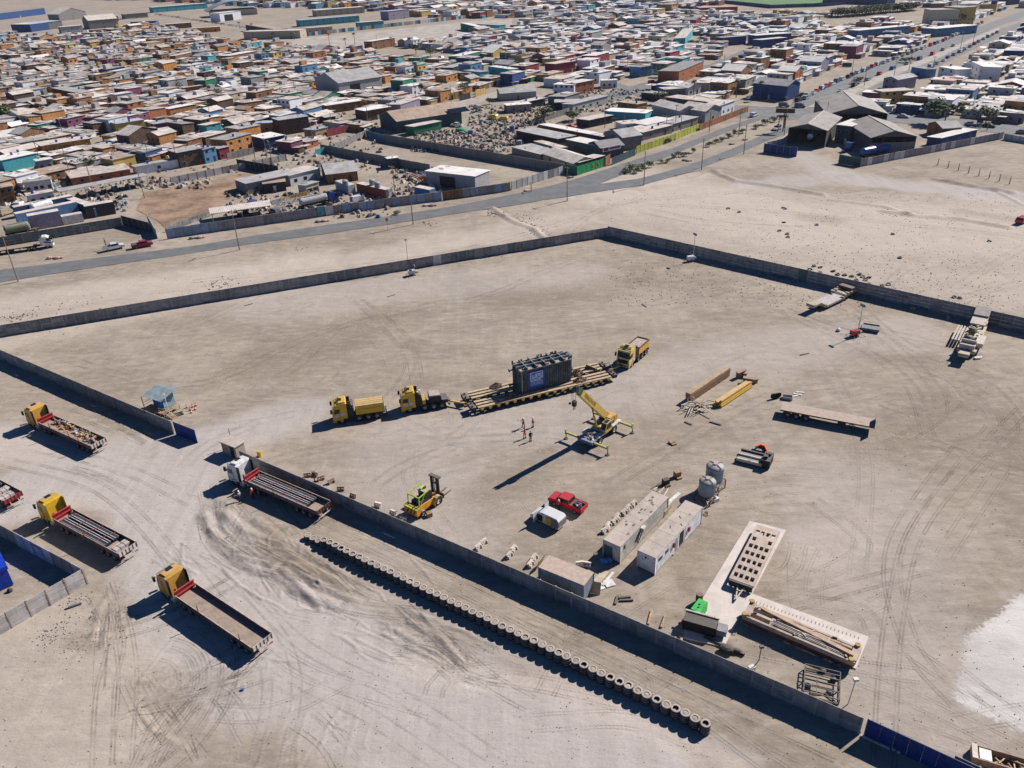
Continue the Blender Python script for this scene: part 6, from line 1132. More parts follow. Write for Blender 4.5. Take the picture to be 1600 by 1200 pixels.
simple('billboard', B().cyl((0,0,0),(0,0,7.5),.2,8).box(-3.4,3.4,-.15,.15,6.8,8.4), [M_RUST], G(1223,206), R(-20), 'rusty brown billboard on a single post at the crossing', 'billboard')
# roadside vehicles
car('pickup','white', G(178,390), ang(G(160,394), G(198,386)), 'white pickup with a person standing in its bed, parked by the left road')
car('pickup','dark red', G(223,386), ang(G(205,389), G(244,382)), 'dark red pickup parked in front of the white pickup on the left road')
pp = G(167,389); t = person(pp+Vector((0,0,1.1)), 2, 'person standing in the bed of the white roadside pickup', helmet=None, top=M_NAVY)
car('suv','white', G(1178,180+2), R(48), 'white car driving on the avenue near the shrub strip'); car('suv','white', G(1214,203), R(228), 'white car on the service road before the large dark hangar'); car('suv','black', G(1041,223), R(47), 'black car parked against the lime green wall')
car('van','grey', G(1250,168), R(-30), 'grey van crossing the avenue junction'); car('van','grey', G(1225,167), R(-30), 'dark van partly behind the rusty billboard')
car('suv','dark red', G(1597,348), R(35), 'red and white vehicle cut off by the right edge'); car('saloon','white', G(1594,346)+Vector((3,1,0)), R(35), 'white car roof at the right edge of the photo')
car('suv','silver', G(1311,176), R(48), 'silver car on the far carriageway before the hangars'); car('suv','grey', G(1326,174), R(48), 'grey car next to the silver one before the hangars')
car('saloon','silver', G(1411,184), R(-40), 'silver car parked behind the middle hangar'); car('saloon','silver', G(1517,196), R(-45), 'silver car on the street behind the hangars'); car('saloon','black', G(1545,199), R(-45), 'black car on the street right behind the hangars'); car('saloon','grey', G(1598,209), R(-45), 'grey car at the right edge behind the hangars')
k = 0; r = random.Random(12)
cols = ['white','white','silver','white','grey','black','red','silver','white','blue']
for side_, pts, n in (('left kerb', [(1246,160),(1300,132),(1362,106),(1430,80),(1480,62),(1536,36)], 44), ('median', [(1306,148),(1372,118),(1440,92),(1500,69)], 10), ('right kerb', [(1360,150),(1412,124),(1470,98),(1560,50)], 22)):
    W_ = [G(*p) for p in pts]; Ls = [0]
    for a, b in zip(W_[:-1], W_[1:]): Ls.append(Ls[-1]+(b-a).length)
    for i in range(n):
        t_ = Ls[-1]*((i+.5)/n)**1.1; j = min(max(np.searchsorted(Ls, t_)-1, 0), len(W_)-2); p = W_[j].lerp(W_[j+1], (t_-Ls[j])/(Ls[j+1]-Ls[j])); k += 1
        p += Vector((r.gauss(0,.3), r.gauss(0,.3), 0)); c = r.choice(cols); kd = r.choice(['saloon','suv','suv','van']); car(kd, c, p, R(50)+r.gauss(0,.04), f'{c} {"van" if kd == "van" else "car"}, {nth(i+1)} from the crossing by the {side_} of the avenue', 'cars along the avenue')
for k, (x,y,c,kd,l) in enumerate(((679,178,'silver','saloon','silver car under sheeting at the camp street corner'),(640,186,'white','saloon','white car by the blue end wall in the camp street'),(655,182,'white','suv','white car parked before the tan-roofed long shed'),(893,200,'red','saloon','red car in the yard with blue tank drums'),(922,118,'green','suv','green car in the middle street'),(840,160,'white','suv','white car under the shade roof, left'),(852,158,'silver','suv','silver car under the shade roof, right'),(1172,155,'white','suv','white car parked beside the blue corner building'),(940,112,'red','saloon','red car in the middle street'),(895,120,'white','van','white van in the middle street'),(1018,131,'red','van','red and white van near the leafy tree'),(1192,62,'white','saloon','white car in the far middle street'),(700,96,'white','saloon','white car beneath the row of palms, right'),(660,92,'silver','suv','silver car beneath the row of palms, left'),(690,92,'white','suv','white car beneath the row of palms, centre'),(735,92,'grey','suv','grey car at the palm street'),(760,98,'silver','saloon','silver car at the palm street end'))):
    car(kd, c, G(x,y), R(r.choice([50,-40,45])), l)
for k in range(26):
    x = 245+k*6.4+r.uniform(-1,1); y = 23+k*.95; c = r.choice(cols); car('saloon', c, G(x,y), R(r.choice([40,45])), f'{c} car, {nth(k+1)} from the left in the far row by the arched hall', 'cars by the arched hall')
# pink sacks / rubble mounds along the road
M_PINK = MAT('pink_rubble', (.52,.33,.28), .9, dust=.2); 
for k, (x, y) in enumerate(((78,404),(90,404),(312,372),(300,373),(507,346),(497,347),(822,299),(675,322),(664,322),(1069,251),(1075,252),(890,278),(1163,219),(1142,226))):
    o = B().sphere((0,0,.25), .7, 9, 5, (1.2,.9,.5)).sphere((.9,.2,.2), .5, 8, 5, (1.2,.8,.5)).make('rubble_mound', M_PINK if k%2 == 0 or k == 1 else M_ST[0]); o.location = G(x,y); tag(o, f'{"pinkish" if k%2 == 0 or k == 1 else "grey"} rubble mound, {nth(k+1)} of those beside the road', 'rubble', 'rubble mounds beside the road')
# white-cab flatbed at far left road
a = G(97,386); t = flatbed(G(-30,402), G(62,388), M_WHITE, 'old white cab truck with a long bare flat trailer by the far left wall', 1, cab=False, stakes=(), L=12.5); 
for ch in list(t.children):
    if ch.name.split('.')[0] in ('side_board','board_post','top_rail','tail_gate','headboard','stake'):
        for g in list(ch.children): bpy.data.objects.remove(g)
        bpy.data.objects.remove(ch)
truck_cab(t, 17.2, M_WHITE, 1, 3.0, livery=MAT('blue_livery', (.05,.12,.35), .5), sky=False); B().box(10,15.5,-.45,.45,.65,1.0).make('chassis', M_DARK, t); [wheel(t, x, s*1.0) for x in (11.4,12.7) for s in (-1,1)]
t['group'] = 'trucks by the far left wall'
# ---- vegetation
M_LEAF = [MAT('leaf_olive', (.10,.13,.035), .8, dust=.15, var=.4, rnd=.3), MAT('leaf_dark', (.035,.065,.03), .8, dust=.1, var=.4, rnd=.3), MAT('leaf_fresh', (.12,.19,.035), .8, dust=.05, var=.35, rnd=.25)]; M_TRUNK = MAT('bark', (.14,.10,.07), .9)
def crown_mesh(kind, seed, n=420):
    r = random.Random(seed); b = B(); cl = [(r.gauss(0,.38), r.gauss(0,.38), r.uniform(-.25,.45), r.uniform(.3,.55)) for _ in range(9)]
    for i in range(n):
        c = r.choice(cl); u = Vector((r.gauss(0,1), r.gauss(0,1), r.gauss(0,1))).normalized()*c[3]*r.uniform(.55,1.05); p = Vector(c[:3])+u; s = r.uniform(.05,.12); m = Matrix.Rotation(r.random()*6.28,3,'Z')@Matrix.Rotation(r.random()*3,3,'X')
        b.mt(r.randrange(2)); b.add([p+m@Vector(q) for q in ((-s,-s*.6,0),(s,-s*.6,0),(s*.8,s*.7,.02),(-s*.8,s*.7,0))], [(0,1,2,3)])
    mats = {'olive':[M_LEAF[0],M_LEAF[1]],'dark':[M_LEAF[1],M_LEAF[0]],'fresh':[M_LEAF[2],M_LEAF[0]]}[kind]; return b.mesh('crown', mats)
CR = {(k, s): crown_mesh(k, s*7+len(k)) for k in ('olive','dark','fresh') for s in range(2)}; TK = B().cyl((0,0,-.1),(0,.1,1),.08,7,.045).bar((0,.1,.9),(.3,.2,1.4),.05).bar((0,.1,.9),(-.25,.0,1.45),.05).mesh('trunk', M_TRUNK)
def tree(base, w, h, kind, label, trunk=.35, name='street_tree', cat='tree', grp=None):
    t = thing(name, label, cat, G(*base), r.random()*6, grp); o = obj('crown', CR[(kind, r.randrange(2))], t); th = h*trunk; o.location = (0,0,th+(h-th)*.5); o.scale = (w/2/.75, w/2/.75, (h-th)/1.35)
    q = obj('trunk', TK, t); q.scale = (w*.35, w*.35, h*.5); return t
def palm(base, h, label, grp='palms in the town'):
    t = thing('palm_tree', label, 'palm', G(*base), r.random()*6, grp); B().cyl((0,0,-.1),(.1,0,h),.2,8,.13).make('trunk', M_TRUNK, t); b = B()
    for k in range(22):
        a_ = k*2.4; dn = r.uniform(-.9,.5); pv = Vector((.1,0,h)); pw = .25
        for j in range(4): nx_ = pv+Vector((math.cos(a_)*.5, math.sin(a_)*.5, dn*.3-j*.16)); sdv = Vector((-math.sin(a_), math.cos(a_), 0)); w2 = .3 if j < 2 else .05; b.mt(k%2); b.add([pv+sdv*pw, pv-sdv*pw, nx_-sdv*w2, nx_+sdv*w2], [(0,1,2,3)]); pv = nx_; pw = w2
    b.make('fronds', [M_LEAF[0], M_LEAF[1]], t); return t
sh = [(976,271,1.8,1.6),(986,268,3.0,2.4),(995,270,2.2,1.8),(1003,265,2.2,2.0),(1014,262,2.2,2.2),(1033,255,1.6,1.2),(1043,254,1.7,1.3),(1052,247,1.8,1.4),(1060,245,2.4,1.8),(1073,244,1.8,1.5),(1083,239,1.5,1.8),(1108,229,2,1.8),(1119,224,1.8,1.7),(1127,221,1.8,1.5),(1138,215,2,1.6),(1160,208,2.5,1.7),(1181,201,2.4,1.5),(1196,195,2.8,2.3),(1207,190,2.6,2.0),(1147,212,1.6,2.2)]
for k, (x,y,w_,h_) in enumerate(sh): tree((x,y), w_, h_, ['fresh','olive'][k > 4 and k%3 > 0], f'{nth(k+1)} green shrub from the left in the strip between the two roads', .1, 'shrub', 'shrub', 'shrubs between the two roads')
for k, (x,y,w_,h_,kd,l) in enumerate(((8,195,9,9,'olive','big olive tree at the left edge of the camp'),(22,205,9,3.5,'fresh','bright green hedge bush below the big olive tree at left'),(75,190,4,3,'fresh','small green bush by an orange plank fence at left'),(127,266,4.5,4,'dark','dark leafy tree over pale roofs, left tree of a pair'),(142,264,4.5,4.2,'dark','dark leafy tree over pale roofs, right tree of a pair'),(178,252,2,3,'dark','small dark tree behind the orange shack'),(220,215,3.5,3,'dark','dark bush beside the mustard wall with a blue roof'),(620,335,2,1.0,'olive','yellowish low bush at the foot of the roadside wall'),(850,190,8,5.5,'olive','round yellow-green tree in the junk yard'),(895,188,7,4,'dark','dark bushes by the low grey-roofed house'),(1375,175,2,3,'olive','thin tree near the avenue'),(1037,120,6,6,'fresh','fresh green street tree before the orange two-storey house'),(1033,162,6,5,'dark','round dark tree left of the buried truck'),(650,85,9,7,'dark','large dark tree by the palm street, left'),(673,88,8,5,'dark','large dark tree by the palm street, right'),(1370,158,8,2.5,'fresh','green strip of bushes on the avenue median'),(1475,195,11,9,'dark','large dark tree beside the right hangar'),(1540,193,7,6,'olive','pale olive tree at the right behind the hangars'),(1340,130,5,3,'olive','low tree on the avenue median'),(1420,98,6,3,'olive','tree row on the median further up the avenue'),(765,163,3,3,'olive','small olive tree at the end of the camp street wall'),(660,150,2.5,6,'dark','dark narrow cypress-like tree by the yellow fence'),(1085,72,8,4,'olive','olive bush in the middle blocks'),(170,115,4,3,'olive','olive tree in the far camp'),(365,70,5,3,'olive','small olive tree in the far camp centre'),(518,140,3,5,'dark','dark tree beside the large grey shed'),(705,82,4,5,'fresh','fresh green tree on the palm street'),(1495,40,8,8,'dark','dark tree by the tall apartment block'),(1250,155,3,3,'olive','low shrub at the crossing'),(470,57,5,4,'fresh','green tree by the beige school'))):
    tree((x,y), w_, h_, kd, l, .15 if h_ < 5 else .3)
for k, (x,y,h_) in enumerate(((1215,206,6),(1225,200,5),(1150,153,8),(1187,156,8),(460,63,6),(515,70,8),(555,72,9),(540,71,5),(430,62,6),(612,72,6),(395,50,7),(375,45,6),(1083,150,7),(1400,60,9))): palm((x,y), h_, near_label('palm tree', (x,y)))
for k in range(46): 
    x = 1305+k*2.7; y = 27-k*.25+r.uniform(-1.5,1.5); tree((x,y), 9, 6, 'dark', f'{nth(k+1)} dark tree from the left in the far park row', .2, grp='trees in the far park row')
for k in range(8): t = upole((1465+k*16+0,258-0+k*4.2), 2.2, f'{nth(k+1)} fence stake from the left on the waste ground at right', arm=0, grp='fence stakes at right')
# ================================================================ town
def wm(n, c, **k): return MAT('wall_'+n.replace(' ', '_'), c, .85, dust=0, **k)
WALL = {'orange plank': wm('orange plank',(.58,.27,.09),plank=.45,var=.3), 'dark brown plank': wm('dark brown plank',(.13,.08,.055),plank=.5,var=.35), 'brown board': wm('brown board',(.31,.155,.075),plank=1.2,var=.35), 'tan board': wm('tan board',(.54,.36,.18),plank=1.2,var=.2),
 'white': wm('white',(.74,.74,.75),var=.12), 'pale grey': wm('pale grey',(.38,.38,.38),corr=.3), 'block grey': wm('block grey',(.24,.225,.21),var=.2), 'turquoise': wm('turquoise',(.07,.36,.40),var=.15), 'sky blue': wm('sky blue',(.09,.22,.38),var=.15), 'deep blue': wm('deep blue',(.03,.07,.20),var=.15),
 'green': wm('green',(.03,.19,.11),var=.2), 'crimson': wm('crimson',(.28,.04,.06),var=.2), 'magenta': wm('magenta',(.20,.06,.11),var=.2), 'mustard': wm('mustard',(.52,.36,.11),var=.12), 'brick orange': wm('brick orange',(.36,.13,.06),var=.25), 'beige': wm('beige',(.47,.40,.30),var=.15), 'lilac': wm('lilac',(.29,.26,.33),corr=.35), 'dark teal': wm('dark teal',(.05,.09,.10),var=.2), 'lime': wm('lime green',(.42,.45,.05),var=.12), 'charcoal': wm('charcoal',(.045,.045,.05),var=.2)}
def rm(n, c, **k): return MAT('roof_'+n.replace(' ', '_'), c, .8, dust=.12, corr=k.pop('corr', .5), ax='x', scale=.35, **k)
ROOF = {'pale beige': rm('pale beige',(.60,.53,.475),var=.2,rust=.1), 'dusty white': rm('dusty white',(.74,.705,.67),var=.12,rust=.04), 'ash grey': rm('ash grey',(.38,.37,.365),var=.22,rust=.08), 'dark grey': rm('dark grey',(.24,.235,.24),var=.2), 'rusty tan': rm('rusty tan',(.42,.31,.23),var=.2,rust=.2), 'pale blue': rm('pale blue',(.38,.44,.54),var=.1), 'salmon': rm('salmon',(.5,.33,.25),var=.15), 'patchy sand': rm('patchy sand',(.52,.445,.38),var=.3,rust=.1)}
OCC = np.zeros((2200, 1900), bool); OX, OY = -1400, 200   # one cell per metre: taken ground
gx_, gy_ = np.meshgrid(np.arange(2200)+OX+.5, np.arange(1900)+OY+.5, indexing='ij')
def occupy(pts, grow=0):
    c = sum((Vector((p[0],p[1],0)) for p in pts), Vector())/len(pts); q = [Vector((p[0],p[1],0))+(Vector((p[0],p[1],0))-c).normalized()*grow for p in pts]
    x0 = max(0,int(min(p.x for p in q)-OX)-1); x1 = min(2200,int(max(p.x for p in q)-OX)+2); y0 = max(0,int(min(p.y for p in q)-OY)-1); y1 = min(1900,int(max(p.y for p in q)-OY)+2)
    if x1 > x0 and y1 > y0: OCC[x0:x1,y0:y1] |= inside(gx_[x0:x1,y0:y1], gy_[x0:x1,y0:y1], q)
def taken(pts):
    n = 0
    for p in pts:
        i, j = int(p[0]-OX), int(p[1]-OY)
        if not (0 <= i < 2200 and 0 <= j < 1900) or OCC[i,j]: return True
    return False
HOUSES = []
def house_geo(L, D, h, rt, slope=.35):
    """walls and roof solids in local coordinates, front on y=0"""
    w = B(); rf = B()
    if rt == 'gable':
        p = h+D*.16; w.prism([(0,0),(D,0),(D,h),(D/2,p),(0,h)], 0, L, ax='x'); k = (p-h)/(D/2)
        for a_, b_, za, zb in ((-.35, D/2, h-.35*k, p), (D/2, D+.35, p, h-.35*k)): rf.add([(-.3,a_,za+.02),(L+.3,a_,za+.02),(L+.3,b_,zb+.02),(-.3,b_,zb+.02),(-.3,a_,za+.1),(L+.3,a_,za+.1),(L+.3,b_,zb+.1),(-.3,b_,zb+.1)], [(0,3,2,1),(4,5,6,7),(0,1,5,4),(1,2,6,5),(2,3,7,6),(3,0,4,7)])
    elif rt == 'ridge_x':
        p = h+L*.14; w.prism([(0,0),(L,0),(L,h),(L/2,p),(0,h)], 0, D); k = (p-h)/(L/2)
        for a_, b_, za, zb in ((-.35, L/2, h-.35*k, p), (L/2, L+.35, p, h-.35*k)): rf.add([(a_,-.3,za+.02),(b_,-.3,zb+.02),(b_,D+.3,zb+.02),(a_,D+.3,za+.02),(a_,-.3,za+.1),(b_,-.3,zb+.1),(b_,D+.3,zb+.1),(a_,D+.3,za+.1)], [(0,3,2,1),(4,5,6,7),(0,1,5,4),(1,2,6,5),(2,3,7,6),(3,0,4,7)])
    else:
        z1 = h-slope; w.prism([(0,0),(D,0),(D,z1),(0,h)], 0, L, ax='x'); k = slope/D; e = .3
        rf.add([(-e,-e,h+e*k+.01),(L+e,-e,h+e*k+.01),(L+e,D+e,z1-e*k+.01),(-e,D+e,z1-e*k+.01),(-e,-e,h+e*k+.1),(L+e,-e,h+e*k+.1),(L+e,D+e,z1-e*k+.1),(-e,D+e,z1-e*k+.1)], [(0,3,2,1),(4,5,6,7),(0,1,5,4),(1,2,6,5),(2,3,7,6),(3,0,4,7)])
    return w, rf
M_WF = MAT('window_frame', (.35,.33,.3), .6); M_DOOR = [MAT('door_brown', (.16,.08,.05), .7), MAT('door_pale', (.5,.48,.45), .7), MAT('door_dark', (.04,.04,.05), .7)]
def house(a, b, depth, h, wall, roof, label, rt='flat', win=2, door=1, name='house', cat='house', grp=None, opening=None, slope=.35, occ=1, clutter=0):
    a = G(*a) if not isinstance(a, Vector) else a; b = G(*b) if not isinstance(b, Vector) else b; L = (b-a).length; rz = ang(a, b)
    t = thing(name, label, cat, a, rz, grp); w, rf = house_geo(L, depth, h, rt, slope); w.make('wall', WALL.get(wall, wall), t); rf.make('roof', ROOF.get(roof, roof), t)
    def loc(x, y): return a+Matrix.Rotation(rz,3,'Z')@Vector((x,y,0))
    if occ: occupy([loc(0,0),loc(L,0),loc(L,depth),loc(0,depth)], .6)
    r = random.Random(int(a.x*7+a.y)); n = win+door; st_ = 2 if h > 4.5 else 1
    for s_ in range(st_):
        for i in range(n):
            x = L*(i+.5)/n+r.uniform(-.2,.2); z = s_*2.6
            if i == n-1 and door and s_ == 0: B().box(x-.45,x+.45,-.05,-.002,.02,2.0).make('door', r.choice(M_DOOR), t)
            else: f_ = B().box(x-.6,x+.6,-.05,-.002,z+.95,z+2.0).make('window', M_WF, t); B().box(x-.52,x+.52,-.07,-.051,z+1.02,z+1.93).make('pane', M_GLASS, f_)
    if win: yy = depth*.5; f_ = B().box(L+.002,L+.05,yy-.5,yy+.5,.95,1.9).make('window', M_WF, t); B().box(L+.051,L+.07,yy-.43,yy+.43,1.02,1.83).make('pane', M_GLASS, f_)
    if opening: x0, x1, z1 = opening; B().box(L*x0,L*x1,-.04,-.003,0,z1).make('opening', M_BLACK, t)
    for k in range(clutter):
        x, y = r.uniform(.5,L-.5), r.uniform(.6,depth-.5); z = h-slope*y/depth+.11; q = r.random()
        if q < .25: B().cyl((x,y,z),(x,y,z+.9),.42,10).make('rooftop_tank', CP['blue'], t)
        elif q < .6: B().ob((x,y,z+.06),(r.uniform(.8,2.2),r.uniform(.6,1.4),.08),r.random()*3).make('roof_patch', r.choice(list(ROOF.values())), t)
        else: B().ob((x,y,z+.1),(.5,.35,.25),r.random()*3).make('weight_stone', M_ST[0], t)
    HOUSES.append(t); return t
H = house
